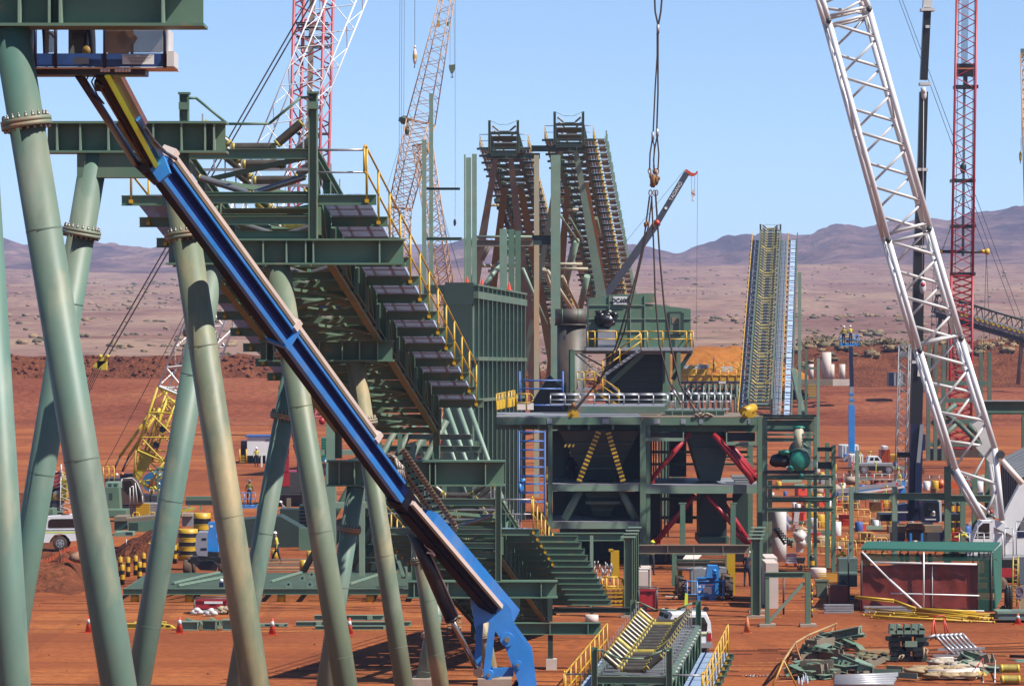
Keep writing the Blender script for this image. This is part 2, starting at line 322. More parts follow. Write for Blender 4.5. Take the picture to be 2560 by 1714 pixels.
# cut bank behind the yard: base about 480 m away
def bank_z(x,y):
    t=(x+30)/100; base=474+6*nz(x,0,40); hh=5.6-1.7*sst(-0.1,0.5,t)
    z=hh*sst(base,base+46,y)
    return z+0.15*nz(x,y,6)*sst(base,base+15,y)-0.05
sheet('bank',m_bank,lambda y:-130,lambda y:140,120,462,640,60,bank_z)
def berm_z(x,y):
    hh=(7.0+0.35*nz(x,y,9)+0.3*nz(x,y,2.5))*(1-0.55*sst(-12,18,x))
    return hh*sst(518,529,y)*(1-sst(548,566,y))+1.5
sheet('rough_berm',m_rough,lambda y:-120,lambda y:45,150,514,570,24,berm_z)
def plain_z(x,y):
    t=max(0,(y-520)/2200); z=0.8+3.4*sst(530,575,y)+44*t**1.25+2.2*nz(x,y,160)*min(1,t*6)+9*nz(x*0.6,y,420,3)*min(1,t*2.2)
    return z
sheet('plain',m_plain,lambda y:-0.19*y-40,lambda y:0.19*y+40,110,505,2900,110,plain_z)
def ridge(x,y):
    u=x/y*F+CX                                                    # bearing, as a photo column
    pts=[(-400,620),(0,632),(200,640),(420,642),(700,650),(1000,652),(1250,640),(1500,640),(1600,650),(1700,663),(1850,648),(2000,640),(2120,600),(2250,585),(2360,578),(2450,560),(2560,543),(2700,528),(3000,520)]
    for (a,b),(c,d) in zip(pts,pts[1:]):
        if a<=u<=c: f=sst(a,c,u); return b+(d-b)*f
    return 640
def hill_z(x,y):
    f=sst(2600,4700,y); top=14+(800-ridge(x,y)+6)*4700/F
    base=plain_z(x,min(y,2900))
    return base-6+(top-base+6)*f+26*nz(x,y,520,7)*f*(1-0.8*sst(4300,4700,y))+24*nz(x*1.3+y*0.5,y*0.8,150,2)*f*(1-0.75*sst(4400,4700,y))+2.5*nz(x,y,30,2)*f
sheet('hills',m_hill,lambda y:-0.2*y,lambda y:0.2*y,240,2600,5200,130,hill_z)
def far_z(x,y):
    u=x/y*F+CX; t=620+20*math.sin(u/300+0.8)+40*sst(1100,1500,u)-20*sst(1500,2000,u)
    return (14+(800-t)*y/F)*sst(6300,7800,y)+10*nz(x,y,600)*sst(6300,7800,y)-10
sheet('hills',m_hill,lambda y:-0.2*y,lambda y:0.2*y,120,6300,8200,16,far_z)
# spoil beyond the yard on the right, ochre stockpile
def spoil_z(x,y): 
    e=sst(32,50,x)*(1-0.3*sst(78,100,x)); return (6.6*e+1.0*nz(x,y,14)+0.5*nz(x,y,3))*sst(535,568,y)*(1-sst(590,640,y))+3.2-9*(1-sst(28,44,x))
sheet('spoil_bank',m_rough,lambda y:26,lambda y:130,110,528,645,50,spoil_z)
b=MB()
for (px,py0,py1,wm,s,sd) in ((1772,862,960,15,17.5,3),):
    c=W(px,960,s); n=40; vs=[]; fs=[]
    for j in range(n+1):
        for i in range(n+1):
            u=-1+2*i/n; v=-1+2*j/n; rr=math.hypot(u*0.92,v); x=c.x+u*wm; y=c.y+v*10
            hz=(960-862)/s*max(0,1-rr**1.7)*(1+0.12*nz(x,y,5))+0.25*nz(x,y,2.2); vs.append((x,y,c.z+hz)); 
    b.raw(vs,[(j*(n+1)+i,j*(n+1)+i+1,(j+1)*(n+1)+i+1,(j+1)*(n+1)+i) for j in range(n) for i in range(n)],0,True)
one(b,'stockpile',m_mound,'ochre earth stockpile rising behind the yellow railed platform','stockpile')
# scrub: small leafy tufts scattered over plain, berm and spoil
def leafy(mb, c, r, n, mi=0, h=1.0):
    for k in range(n):
        d=V((random.gauss(0,0.45),random.gauss(0,0.45),abs(random.gauss(0.25,0.35))*h)); p=c+d*r; q=r*random.uniform(0.16,0.34)
        a=V((random.uniform(-1,1),random.uniform(-1,1),random.uniform(-0.5,0.9))).normalized(); e=a.orthogonal().normalized(); f2=a.cross(e)
        mb.face([p-e*q,p+f2*q*0.5,p+e*q,p-f2*q*0.5],mi)
m_scrub=mat('scrub_leaf',(0.20,0.165,0.10),0.9,var=0.4,vs=0.4,spec=0.1); m_scrub2=mat('dry_scrub_leaf',(0.36,0.25,0.14),0.9,var=0.35,vs=0.3,spec=0.1)
def bush(mb, c, r, mi, k):
    for j in range(1+(k%3)): mb.blob(c+V((rb.uniform(-0.7,0.7)*r,rb.uniform(-0.5,0.5)*r,r*0.3)),r*rb.uniform(0.55,0.95),mi,6,4,0.9,k*3+j,(1.25,1,0.62))
rb=random.Random(11); b=MB()
for k in range(7500):
    y=560*math.exp(rb.random()*1.6); x=rb.uniform(-0.155,0.155)*y
    if -0.07*y<x<0.0 and y>1400: continue
    if nz(x,y*0.5,45,4)+0.25*nz(x,y,260,8)<rb.uniform(-0.12,0.22): continue
    z=plain_z(x,y); r=rb.choice((0.5,0.6,0.8,1.0,1.5))*(0.6+y/1800)
    bush(b,V((x,y,z)),r*(0.55 if y>900 else 0.75),0 if rb.random()<0.55 else 1,k)
for k in range(260):
    u=rb.random(); y=rb.uniform(556,600); x=rb.uniform(37,90); q=V((x,y,spoil_z(x,y)+0.1)); rr0=rb.uniform(0.6,1.5); mi0=int(rb.random()<0.6); bush(b,q,rr0*0.75,mi0,k); leafy(b,q,rr0,22,mi0)
for k in range(340):
    y=rb.uniform(562,640); x=rb.uniform(-85,20); leafy(b,V((x,y,max(plain_z(x,y),berm_z(x,y) if y<570 else 0)+0.1)),rb.uniform(0.6,1.5),18,rb.random()<0.5)
one(b,'scrub',[m_scrub,m_scrub2],None,None,kind='stuff',loc=(0,0,0))
b=MB(); rb=random.Random(5)
for k in range(350):
    y=rb.uniform(132,330); x=rb.uniform(-0.15,0.15)*y; r=rb.uniform(0.02,0.06); b.blob((x,y,r*0.2),r,0,5,3,0.5,k,(1.3,1,0.6))
for k in range(900):
    x=rb.uniform(-80,12); y=rb.uniform(518,530); r=rb.uniform(0.12,0.4); b.blob((x,y,berm_z(x,y)+r*0.2),r,0,5,3,0.6,k,(1.2,1,0.8))
one(b,'rubble',m_rough,None,None,kind='stuff',loc=(0,0,0))

# wheel tracks pressed into the yard
b=MB(); rb=random.Random(77)
for k in range(40):
    y0=rb.uniform(134,200) if k<30 else rb.uniform(200,330); x0=rb.uniform(-26,20); ln=rb.uniform(14,34); cv=rb.uniform(-0.012,0.012); sl=rb.uniform(-0.12,0.12); wd=rb.uniform(0.28,0.5); gap=rb.uniform(1.5,2.0)
    for o in (0,gap):
        pts=[(x0+ln*i/16, y0+o+sl*ln*i/16+cv*(ln*i/16)**2+0.12*nz(i*3+k*9,o,5)) for i in range(17)]
        for i in range(16):
            if rb.random()<0.15: continue
            (xa,ya),(xb,yb)=pts[i],pts[i+1]; z=0.004+0.0004*k; b.face([(xa,ya,z),(xb,yb,z),(xb,yb+wd,z),(xa,ya+wd,z)],0 if k%3 else 1)
m_tr=earth('track_dark_earth',[(0.3,(0.085,0.024,0.011)),(0.6,(0.15,0.042,0.017)),(0.8,(0.23,0.07,0.025))],0.4,(0.4,3,1),5.0,1.0); m_tr2=earth('track_pale_earth',[(0.3,(0.30,0.10,0.033)),(0.6,(0.40,0.155,0.05)),(0.8,(0.44,0.18,0.06))],0.4,(0.4,3,1),5.0,1.0)
one(b,'ground_tracks',[m_tr,m_tr2],None,None,kind='structure',loc=(0,0,0))
# ---------------------------------------------------------------- pipe-legged trestles carrying the conveyor
def trestle(s, xl, xr, yt, yb, stiff, legs, label, mats=('pillar','pillar'), haunch=None, fw=0.72):
    base=W((xl+xr)/2,gz(s),s); base.z=0
    root=T('pipe_trestle',label,'trestle',base,'pipe-legged trestles under the conveyor')
    y=F/s; b=MB(); a,c=W(xl,yt,s),W(xr,yb,s); hh=a.z-c.z; tf=0.05
    b.box(((a.x+c.x)/2,y,(a.z+c.z)/2),(c.x-a.x-0.02,0.03,hh-2*tf))
    for z in (a.z-tf/2,c.z+tf/2): b.box(((a.x+c.x)/2,y,z),(c.x-a.x+0.06,fw,tf))
    part(b,'girder',M['green'],root)
    for x in stiff:
        q=MB(); q.box((W(x,yt,s).x,y-fw/4,(a.z+c.z)/2),(0.035,fw/2-0.06,hh-2*tf-0.004)); q.box((W(x,yt,s).x,y+fw/4,(a.z+c.z)/2),(0.035,fw/2-0.06,hh-2*tf-0.004)); part(q,'stiffener',M['lgreen'],root)
    if haunch:
        q=MB(); q.pbox(haunch[0],yb+0.5,haunch[1],haunch[2],s,0.5,0,-0.25); part(q,'haunch',M['green'],root)
    for i,(x0,y0,x1,y1,wp,fy) in enumerate(legs):
        p=W(x0,y0,s); q=W(x1,y1,s); d=(q-p)/(p.z-q.z); p=p+d*(p.z-(c.z-0.002)); ft=p+d*(p.z+0.3); r=wp/s/2
        b=MB(); b.tube(p,ft,r,40)
        lg=part(b,'leg',M[mats[i]],root)
        ax=(ft-p).normalized()
        for k in range(1,5):                                       # weld seams
            f=0.2*k+0.05*(i-0.5); o=p.lerp(ft,f); q2=MB(); q2.tube(o-ax*0.012,o+ax*0.012,r+0.006,40,caps=False); part(q2,'weld_seam',M[mats[i]],lg)
        if fy:
            zf=W(0,fy,s).z; o=p+(ft-p)*((p.z-zf)/(p.z-ft.z)); fl=MB(); R=r*1.42
            fl.tube(o-ax*0.075,o-ax*0.002,R,40); fl.tube(o+ax*0.002,o+ax*0.075,R,40); bo=fl; u=ax.orthogonal().normalized(); l=ax.cross(u)
            for k in range(20):
                a2=k*math.pi/10; e=o+(u*math.cos(a2)+l*math.sin(a2))*(r*1.24); bo.tube(e-ax*0.07,e-ax*0.135,0.026,6,mi=1); bo.tube(e-ax*0.13,e-ax*0.165,0.016,6,mi=1); bo.tube(e+ax*0.07,e+ax*0.12,0.026,6,mi=1)
            part(bo,'flange',[M['rustflange'],M['bolt']],lg)
        ftm=MB(); ftm.box((ft.x,ft.y,0.12),(1.3,1.3,0.3)); part(ftm,'footing',M['conc'],root)
    return root
trestle(150,-520,510,-85,70,[-90,55,130,157,412],[(86,430,297,1714,90,308),(-230,430,-441,1714,90,308)],'nearest trestle whose green girder crosses the top left corner',fw=0.85)
trestle(120,118,565,305,384,[147,205,275,387,457,516,538],[(229,430,83,1300,69,582),(441,430,637,1714,73,586)],'second green trestle, its girder end cut off square beside the idlers',mats=('pillar','pillarr'),haunch=(196,370,445))
trestle(100,421,1010,597,662,[455,505,560,660,718,766,785,950],[(530,665,345,1714,62,835),(694,666,864,1714,61,880)],'trestle whose girder carries the upper conveyor front end',mats=('pillar','pillarr'))
trestle(87,651,982,850,903,[668,686,800,857,900,945],[(735,902,590,1714,50,1040),(888,902,1010,1714,47,1055)],'trestle half hidden under the middle of the upper conveyor',mats=('pillar','pillarr'))
trestle(76,820,1261,1150,1214,[849,887,960,1010,1075,1089,1214],[(890,1213,812,1714,43,1322),(1027,1213,1102,1714,42,1400)],'trestle carrying the low back end of the upper conveyor',mats=('pillar','pillarr'))
trestle(65,1020,1392,1450,1493,[1036,1060,1120,1180,1230,1246,1353],[(1096,1493,1054,1714,36,1590),(1192,1493,1234,1714,36,1590)],'short trestle under the front of the lower conveyor',mats=('pillar','pillarr'))
root=T('pipe_column','round green steel column running down the far left edge','column',W(10,gz(185),185))
b=MB(); b.tube(W(-52,330,185),W(113,2990,185)-V((0,0,0.1)),0.235,40); part(b,'shaft',M['pillar'],root)
# small beam on one post with a concrete foot, in front of the lower conveyor tail
root=T('post_and_beam','single green post on a concrete block carrying a crossbeam','trestle',W(1378,1672,62.3))
b=MB(); b.ib(W(1280,1570,62.3),W(1502,1570,62.3),0.47,0.4); part(b,'crossbeam',M['green'],root)
for x in (1375,1470): q=MB(); q.box(W(x,1570,62.3)+V((0,-0.1,0)),(0.03,0.18,0.4)); part(q,'stiffener',M['lgreen'],root)
b=MB(); b.ib(W(1375,1552,62.3),W(1375,1490,62.3),0.22,0.2,up=(0,1,0)); b.ib(W(1376,1587,62.3),W(1376,1645,62.3),0.22,0.2,up=(0,1,0)); part(b,'post',M['dark'],root)
b=MB(); b.pbox(1365,1645,1392,1674,62.3,0.5,0,-0.25); part(b,'footing',M['lconc'],root)
# ---------------------------------------------------------------- conveyor galleries
def roller(mb, p, q, r, n=12, band=0.16, my=1, mg=0):
    p,q=V(p),V(q); a=p.lerp(q,band); c=p.lerp(q,1-band); mb.tube(p,a,r,n,mi=my,capmi=my); mb.tube(a,c,r,n,mi=mg,caps=False); mb.tube(c,q,r,n,mi=my,capmi=my); mb.tube(p.lerp(q,-0.03),q.lerp(p,-0.03),r*0.3,6,mi=mg)
def gallery(label, R0, R1, wd, h, n, ni, vw, r, post, wr, wl, zoff, ext=0, fine=True, stools=(0,0), railr=1.0, raill=1.0, ladder=0, rollm='roll', greenm='green', group='inclined belt conveyor galleries', gal=False, bars=26, yb=0.16):
    R0,R1=V(R0),V(R1); d=R1-R0; L=V((d.y,-d.x,0)).normalized(); Z=V((0,0,1)); dn=d.normalized(); up=L.cross(dn).normalized()
    if up.z<0: up=-up
    def P(t,x,z): return R0+d*t+L*x+Z*z                            # x from the right chord, z above chord bottom
    gm=M[greenm]; root=T('conveyor_gallery',label,'conveyor',V((R0.x,R0.y,R0.z)),group)
    b=MB(); sec=0.26 if fine else 0.2
    for x in (-0.0,-wd):
        for z in (0.12,h-0.12): b.ib(P(0,x,z),P(1,x,z),sec,0.2,0.03,0.025,up=up)
    part(b,'chords',gm,root)
    for x,nm in ((0,'side_truss'),(-wd,'side_truss')):
        b=MB()
        for k in range(n+1):
            t=k/n; b.ib(P(t,x,0.25),P(t,x,h-0.25),0.2,0.16,0.02,0.02,up=L)
            if k<n: 
                if k%2: b.bar(P(t,x,0.25),P(t+1/n,x,h-0.25),0.09,0.09)
                else: b.bar(P(t,x,h-0.25),P(t+1/n,x,0.25),0.09,0.09)
        part(b,nm,gm,root)
    b=MB()
    for k in range(n+1):
        t=k/n
        b.ib(P(t,-0.13,0.1),P(t,-wd+0.13,0.1),0.2,0.14,0.02,0.015)
        if fine: b.ib(P(t,-0.13,zoff-0.02),P(t,-wd+0.13,zoff-0.02),0.2,0.14,0.02,0.015)
        if k<n:
            u,v=((-0.13,-wd+0.13) if k%2 else (-wd+0.13,-0.13)); b.bar(P(t,u,0.02),P(t+1/n,v,0.02),0.1,0.08); 
            if fine: b.bar(P(t,v,h-0.2),P(t+1/n,u,h-0.2),0.1,0.12)
    part(b,'floor_beams',gm,root)
    b=MB()
    for k in range(n):
        if fine and k<2: continue
        t0,t1=(k+0.08)/n,(k+0.80)/n; x0,x1=-0.16,-wd+0.16; z=h-0.34
        b.hexa([P(t0,x1,z),P(t0,x0,z),P(t1,x0,z),P(t1,x1,z),P(t0,x1,z+0.015),P(t0,x0,z+0.015),P(t1,x0,z+0.015),P(t1,x1,z+0.015)])
        if fine:
            for m in range(1,4): xx=-wd*m/4; b.bar(P(k/n,xx,0.22),P((k+1)/n,xx,0.22),0.09,0.12)
            for u,v in ((0.0,0.5),(0.5,1.0)): b.bar(P((k+u)/n,-wd*0.25,0.14),P((k+v)/n,-wd*0.75,0.14),0.05,0.05); b.bar(P((k+u)/n,-wd*0.75,0.14),P((k+v)/n,-wd*0.25,0.14),0.05,0.05)
            b.bar(P((k+0.5)/n,-0.13,0.12),P((k+0.5)/n,-wd+0.13,0.12),0.1,0.16)
    part(b,'shade_plates',gm,root)  # plates added to block sun and darken the underside; bracing joined in
    b=MB()
    for k in range(ni+1):
        t=(k+0.3)/(ni+0.6); b.bar(P(t,0.05,h+0.03),P(t,-wd-0.05,h+0.03),0.1,0.07)
        if gal: b.tube(P(t,0.12,h-0.14),P(t,-wd-0.12,h-0.14),0.06,8)
    part(b,'idler_supports',M['galv'] if gal or not fine else M['sblue'] if False else M['galv'],root)
    # front and back portals: tall posts, cross beams
    for t,e in ((0.0,-0.16),(1.0,0.16)):
        b=MB(); o=dn*e; o.z=0; 
        st=stools[0 if t==0 else 1]
        for x in (0,-wd): b.ib(P(t,x,-st)+o,P(t,x,h+post)+o,0.22,0.2,0.025,0.02,up=L)
        for z0,z1 in ((h-0.26,h),(zoff-0.22,zoff),(zoff-0.75,zoff-0.53)):
            b.ib(P(t,-0.1,(z0+z1)/2)+o,P(t,-wd+0.1,(z0+z1)/2)+o,z1-z0,0.16,0.02,0.02)
        if post>1 and t==0 and fine:
            for x in (0,-wd): b.box(P(t,x,h+post+0.02)+o,(0.3,0.3,0.05)); b.box(P(t,x,h+post-0.3)+o+V((0,-0.14,0)),(0.26,0.05,0.18))
        part(b,'end_portal',gm,root)
        hw=vw/2; cx=-wd/2; b=MB(); zt=h+post-0.1
        pts=[(0,zt),(-(wd/2-hw)*0.6-0.08,zt),(cx+hw*0.42,h+0.62),(cx-hw*0.42,h+0.62),(-wd+(wd/2-hw)*0.6+0.08,zt),(-wd,zt)]
        b.pipe([P(t,x,z)+o*1.3 for x,z in pts],0.035 if fine else 0.02,8); part(b,'guard_bar',M['green'],root)
    # troughing idlers
    hw=vw/2; cx=-wd/2; cl=vw*0.44
    for k in range(ni+1):
        t=(k+0.3)/(ni+0.6); z0=h+0.08+r
        rr=random.random(); yy=1 if rr<0.6 else 0
        L0=(P(t,cx-cl/2-0.05,z0+0.05),P(t,cx-hw,z0+(hw-cl/2)*0.86)); R_=(P(t,cx+cl/2+0.05,z0+0.05),P(t,cx+hw,z0+(hw-cl/2)*0.86)); Cc=(P(t,cx-cl/2,z0)+dn*0.1,P(t,cx+cl/2,z0)+dn*0.1)
        mats=[M[rollm],M['rolly'],M['galv']]
        wholey = (k*5+2)%9==0
        fr=MB()
        for sx in (-1,1):
            e=P(t,cx+sx*(hw+0.03),z0+(hw-cl/2)*0.86); f=P(t,cx+sx*(hw+0.03),h+0.07); fr.bar(e+Z*0.22 if fine else e,f,0.02,0.14 if fine else 0.08,2,up=dn)
            fr.bar(P(t,cx+sx*(cl/2+0.02),z0+0.06),P(t,cx+sx*(cl/2+0.02),h+0.07),0.04,0.05,2)
        if fine:
            fo=part(fr,'idler_frame',mats,root)
            for p,q in (L0,Cc,R_):
                q2=MB(); roller(q2,p,q,r,14,band=yb,mg=1 if wholey else 0); part(q2,'roller',mats,fo)
        else:
            for p,q in (L0,Cc,R_): roller(fr,p,q,r,7,band=yb,mg=1 if wholey or (k%9==4 and p==Cc[0]) else 0)
            part(fr,'idler_set',mats,root)
    if fine:
        for k in range(0,n+1,2):
            t=min(1,(k+0.15)/n); q=MB(); zz=zoff+0.12
            for x0,x1,z1 in ((cx-0.03,cx-hw*1.08,0.42),(cx+0.03,cx+hw*1.08,0.42)): roller(q,P(t,x0,zz),P(t,x1,zz+z1),0.085,12,band=0.03,my=1)
            part(q,'return_idler',[M['rolls'],M['rolly']],root)
    # walkways: cantilever brackets, grating, handrails
    for side,wk,rl in ((1,wr,railr),(-1,wl,raill)):
        if not wk: continue
        x0=0.0 if side>0 else -wd
        for k in range(n+1):
            t=k/n; ee=wk+(ext if side>0 and k>0 else 0); b=MB()
            b.ib(P(t,x0+side*0.12,zoff-0.13),P(t,x0+side*(ee+0.12),zoff-0.13),0.26 if fine else 0.2,0.13,0.02,0.02)
            if fine and side>0: b.bar(P(t,x0+0.12,zoff-0.3),P(t,x0+0.12,0.1),0.12,0.12)
            part(b,'walkway_bracket',gm,root)
        gw=wk-0.28
        for k in range(n):
            b=MB(); ta,tb=(k+0.035)/n,(k+0.965)/n
            if fine:
                nb=bars
                for i in range(nb+1):
                    x=x0+side*(0.14+gw*i/nb); b.bar(P(ta,x,zoff+0.01),P(tb,x,zoff+0.01),0.016,0.075,up=up)
                for i in range(4): t=ta+(tb-ta)*(i/3); b.bar(P(t,x0+side*0.14,zoff-0.005),P(t,x0+side*(0.14+gw),zoff-0.005),0.05,0.04)
            else:
                nb=3
                for i in range(nb): 
                    xa=x0+side*(0.14+gw*(i+0.06)/nb); xb=x0+side*(0.14+gw*(i+0.94)/nb); b.bar(P(ta,(xa+xb)/2,zoff+0.02),P(tb,(xa+xb)/2,zoff+0.02),abs(xb-xa),0.03,up=up)
                for i in range(5): t=ta+(tb-ta)*((i+0.5)/5); b.bar(P(t,x0+side*0.14,zoff+0.05),P(t,x0+side*(0.14+gw),zoff+0.05),0.12,0.03)
            part(b,'walkway_grating',M['grating' if fine else 'gratf'],root)
        if rl>0:
            b=MB(); ne=max(1,int(n*rl)); xx=x0+side*(wk-0.12); base=[]
            m=ne if fine else ne*2
            for k in range(m+1):
                t=k/m*ne/n; base.append(P(t,xx,zoff-0.12))
            b.rail(base,Z,1.28 if fine else 1.2,0.028 if fine else 0.03,n=8 if fine else 5)
            for p in base:
                if fine: b.box(p+V((0,-0.02,-0.04)),(0.10,0.22,0.09)); b.tube(p+V((0,-0.14,-0.04)),p+V((0,-0.09,-0.04)),0.05,8)
            if fine:                                                 # closing loop at the front
                p=base[0]; b.pipe([p+Z*1.28,p+Z*1.36+V((-0.03,-0.1,0)),p+Z*1.28+V((-0.06,-0.16,0)),p+Z*0.7+V((-0.06,-0.16,0)),p+Z*0.62],0.028,8)
            part(b,'handrail',M['yellow'],root)
            b=MB()
            for z,rr in ((zoff+0.56,0.025),(zoff+1.12,0.032)): b.tube(P(0,x0+side*0.1,z),P(0,xx,z),rr,8)
            part(b,'end_rail',M['galv'],root)
    if ladder:
        b=MB(); x1=wr+0.15; x2=x1+ladder; m=n*2
        b.bar(P(0,x2,zoff+0.1),P(1,x2,zoff+0.1),0.05,0.25,up=up)
        for k in range(m+1):
            t=k/m; b.bar(P(t,x1-0.1,zoff-0.05),P(t,x2,zoff-0.05),0.1,0.1)
            if k%3: b.bar(P(t,x2+0.06,zoff-0.3),P(t,x2+0.06,zoff+1.0),0.12,0.25)
        part(b,'cable_ladder',M['lgreen'],root)
        b=MB()
        for k in range(n): b.bar(P((k+0.08)/n,(x1+x2)/2,zoff+0.02),P((k+0.92)/n,(x1+x2)/2,zoff+0.02),ladder*0.8,0.02,up=up)
        part(b,'cable_tray',M['grating'],root)
    return root
gA=gallery('upper inclined conveyor behind the blue boom, yellow handrail on its right',W(785,597,100),W(1090,1082,76),3.25,2.25,12,16,2.5,0.115,1.37,1.45,1.5,1.1,stools=(0,0.85),yb=0.08)
gB=gallery('lower conveyor with long stepped green brackets reaching the ground',W(1247,1392,65),(1.5,160.7,0.45),3.25,2.25,12,16,2.5,0.115,1.3,1.45,1.5,1.1,ext=1.35,stools=(0.9,0.4),railr=0.42,yb=0.08)
gC=gallery('low conveyor section with grey and yellow rollers at the bottom edge',(5.47,125,0.15),(7.4,143,0.36),2.6,1.5,9,15,2.05,0.105,1.0,1.3,1.15,0.42,gal=True,yb=0.1)
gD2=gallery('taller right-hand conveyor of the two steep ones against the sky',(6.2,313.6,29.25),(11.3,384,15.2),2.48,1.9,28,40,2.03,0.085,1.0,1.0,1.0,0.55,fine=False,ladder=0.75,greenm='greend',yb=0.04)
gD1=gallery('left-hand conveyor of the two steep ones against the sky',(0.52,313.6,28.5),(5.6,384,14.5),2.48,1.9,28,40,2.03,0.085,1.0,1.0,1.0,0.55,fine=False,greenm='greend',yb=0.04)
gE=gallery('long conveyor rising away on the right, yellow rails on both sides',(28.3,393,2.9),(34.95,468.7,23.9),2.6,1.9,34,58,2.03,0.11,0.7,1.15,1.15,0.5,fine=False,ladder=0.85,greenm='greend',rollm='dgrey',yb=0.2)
# ---------------------------------------------------------------- the blue articulating boom lift in front of the trestles
def frame_of(p, q, phi):                                           # cross-section axes: e1 up and to the right, e2 towards the viewer side
    ax=(V(q)-V(p)).normalized(); e2=V((0,-1,0)); e2=(e2-ax*e2.dot(ax)).normalized(); e1=e2.cross(ax).normalized()
    if e1.x<0: e1=-e1
    c,s_=math.cos(phi),math.sin(phi); return ax, e1*c-e2*s_, e2*c+e1*s_
KB=0.74
def obox(mb, p, q, e1, e2, u0, u1, v0, v1, mi=0):
    p,q=V(p),V(q); u0,u1,v0,v1=[c*KB for c in (u0,u1,v0,v1)]; mb.hexa([p+e1*u0+e2*v0,p+e1*u1+e2*v0,q+e1*u1+e2*v0,q+e1*u0+e2*v0,p+e1*u0+e2*v1,p+e1*u1+e2*v1,q+e1*u1+e2*v1,q+e1*u0+e2*v1],mi)
lift=T('boom_lift','big blue articulating boom lift with its arm raised across the trestles','boom lift',V((0.6,84.5,0)))
A=W(404,408,126); B=W(1030,1262,109); ax,e1,e2=frame_of(A,B,math.radians(31))
def X(f,u=0,v=0): return A.lerp(B,f)+e1*u+e2*v
b=MB()
obox(b,X(0),X(1.02),e1,e2,-0.30,0.22,-0.5,0.10)
part(b,'main_boom',M['boom_shade'],lift)  # dark tone stands in for the boom's shaded underside
b=MB()
obox(b,X(0.0),X(0.47),e1,e2,-0.33,-0.20,-0.02,0.19); obox(b,X(0.47),X(0.955),e1,e2,-0.345,-0.17,-0.02,0.21)
obox(b,X(0.0),X(0.935),e1,e2,0.13,0.20,-0.02,0.20); obox(b,X(-0.005),X(0.006),e1,e2,-0.36,0.26,-0.55,0.17); obox(b,X(0.465),X(0.475),e1,e2,-0.37,0.26,-0.57,0.215)
part(b,'boom_flange',M['blue'],lift)
b=MB(); obox(b,X(0.0),X(0.96),e1,e2,-0.195,0.13,0.09,0.105); part(b,'boom_web',mat('boom_recess_shade',(0.006,0.018,0.10),0.6,var=0.2,spec=0.1),lift)  # navy carries the shade that falls into the boom's recess
b=MB(); obox(b,X(0.0),X(0.80),e1,e2,0.24,0.33,-0.28,0.20,1); obox(b,X(0.0),X(0.80),e1,e2,0.335,0.46,-0.2,0.13,0)
for f in (0.0,0.46,0.80): obox(b,X(f-0.006),X(f+0.006),e1,e2,0.20,0.49,-0.2,0.25,0)
part(b,'cable_track_cover',[M['beige'],M['brown']],lift)
# lower end: chain track loop, hose bundle and the thick base section
P2=W(1282,1556,102.5)
ax2,g1,g2=frame_of(B,P2,math.radians(31)); A2=B-ax2*0.5
b=MB(); obox(b,A2,P2-ax2*0.2,g1,g2,-0.32,-0.03,-0.5,0.12,1); obox(b,A2+ax2*0.5,P2-ax2*1.0,g1,g2,-0.38,-0.32,-0.4,0.05,1)
part(b,'base_boom',[M['blue'],M['boom_shade']],lift)
b=MB(); obox(b,A2+ax2*1.5,P2-ax2*0.15,g1,g2,-0.02,0.44,-0.40,0.14,0); part(b,'boom_side',M['blue'],lift)
b=MB(); obox(b,A2+ax2*0.25,P2-ax2*0.75,g1,g2,-0.08,0.04,0.145,0.25,0); obox(b,A2+ax2*0.25,P2-ax2*0.75,g1,g2,-0.13,-0.08,0.125,0.23,1); part(b,'hose_cover',[M['beige'],M['brown']],lift)
mchain=mat('dusty_chain',(0.36,0.26,0.16),0.7,var=0.25,vs=9)
tr0=W(994,1128,109)-V((0,0.5,0)); tr1=W(1126,1318,106)-V((0,0.5,0)); dx=(tr1-tr0).normalized(); pv=V((dx.z*-1,0,dx.x)).normalized()
b=MB(); nl=26
for k in range(nl):
    for o in (0.14,-0.14):
        c0=tr0.lerp(tr1,k/nl); c1=tr0.lerp(tr1,(k+0.82)/nl)
        for y in (-0.1,0.1): b.bar(c0+pv*o+V((0,y,0)),c1+pv*o+V((0,y,0)),0.03,0.12,0,up=pv)
        b.tube((c0+c1)/2+pv*o-V((0,0.14,0)),(c0+c1)/2+pv*o+V((0,0.12,0)),0.028,6,mi=1)
    if k%2==0: c=tr0.lerp(tr1,(k+0.4)/nl); b.tube(c-pv*0.1,c+pv*0.1+dx*0.06,0.025,5,mi=1)
for k in range(7):
    a0=-math.pi/2+math.pi*k/7; a1=-math.pi/2+math.pi*(k+0.85)/7
    for y in (-0.1,0.1): b.bar(tr1+dx*math.cos(a0)*0.15+pv*math.sin(a0)*0.14+V((0,y,0)),tr1+dx*math.cos(a1)*0.15+pv*math.sin(a1)*0.14+V((0,y,0)),0.03,0.12,0,up=(dx*math.cos(a0)+pv*math.sin(a0)))
part(b,'chain_track',[mchain,M['black']],lift)
b=MB(); h0=W(966,1142,109)-V((0,0.62,0))
for k in range(7):
    o=k*0.035; b.pipe([h0+V((0.0+o,0,0.05)),h0+V((0.10+o,-0.03,0.10-o)),h0+V((0.22+o,-0.05,-0.02-o)),h0+V((0.27+o*0.6,-0.05,-0.25)),h0+V((0.32+o*0.6,0,-0.5))],0.028,7,0 if k%2 else 1)
part(b,'hose_bundle',[M['beige'],M['brown']],lift)
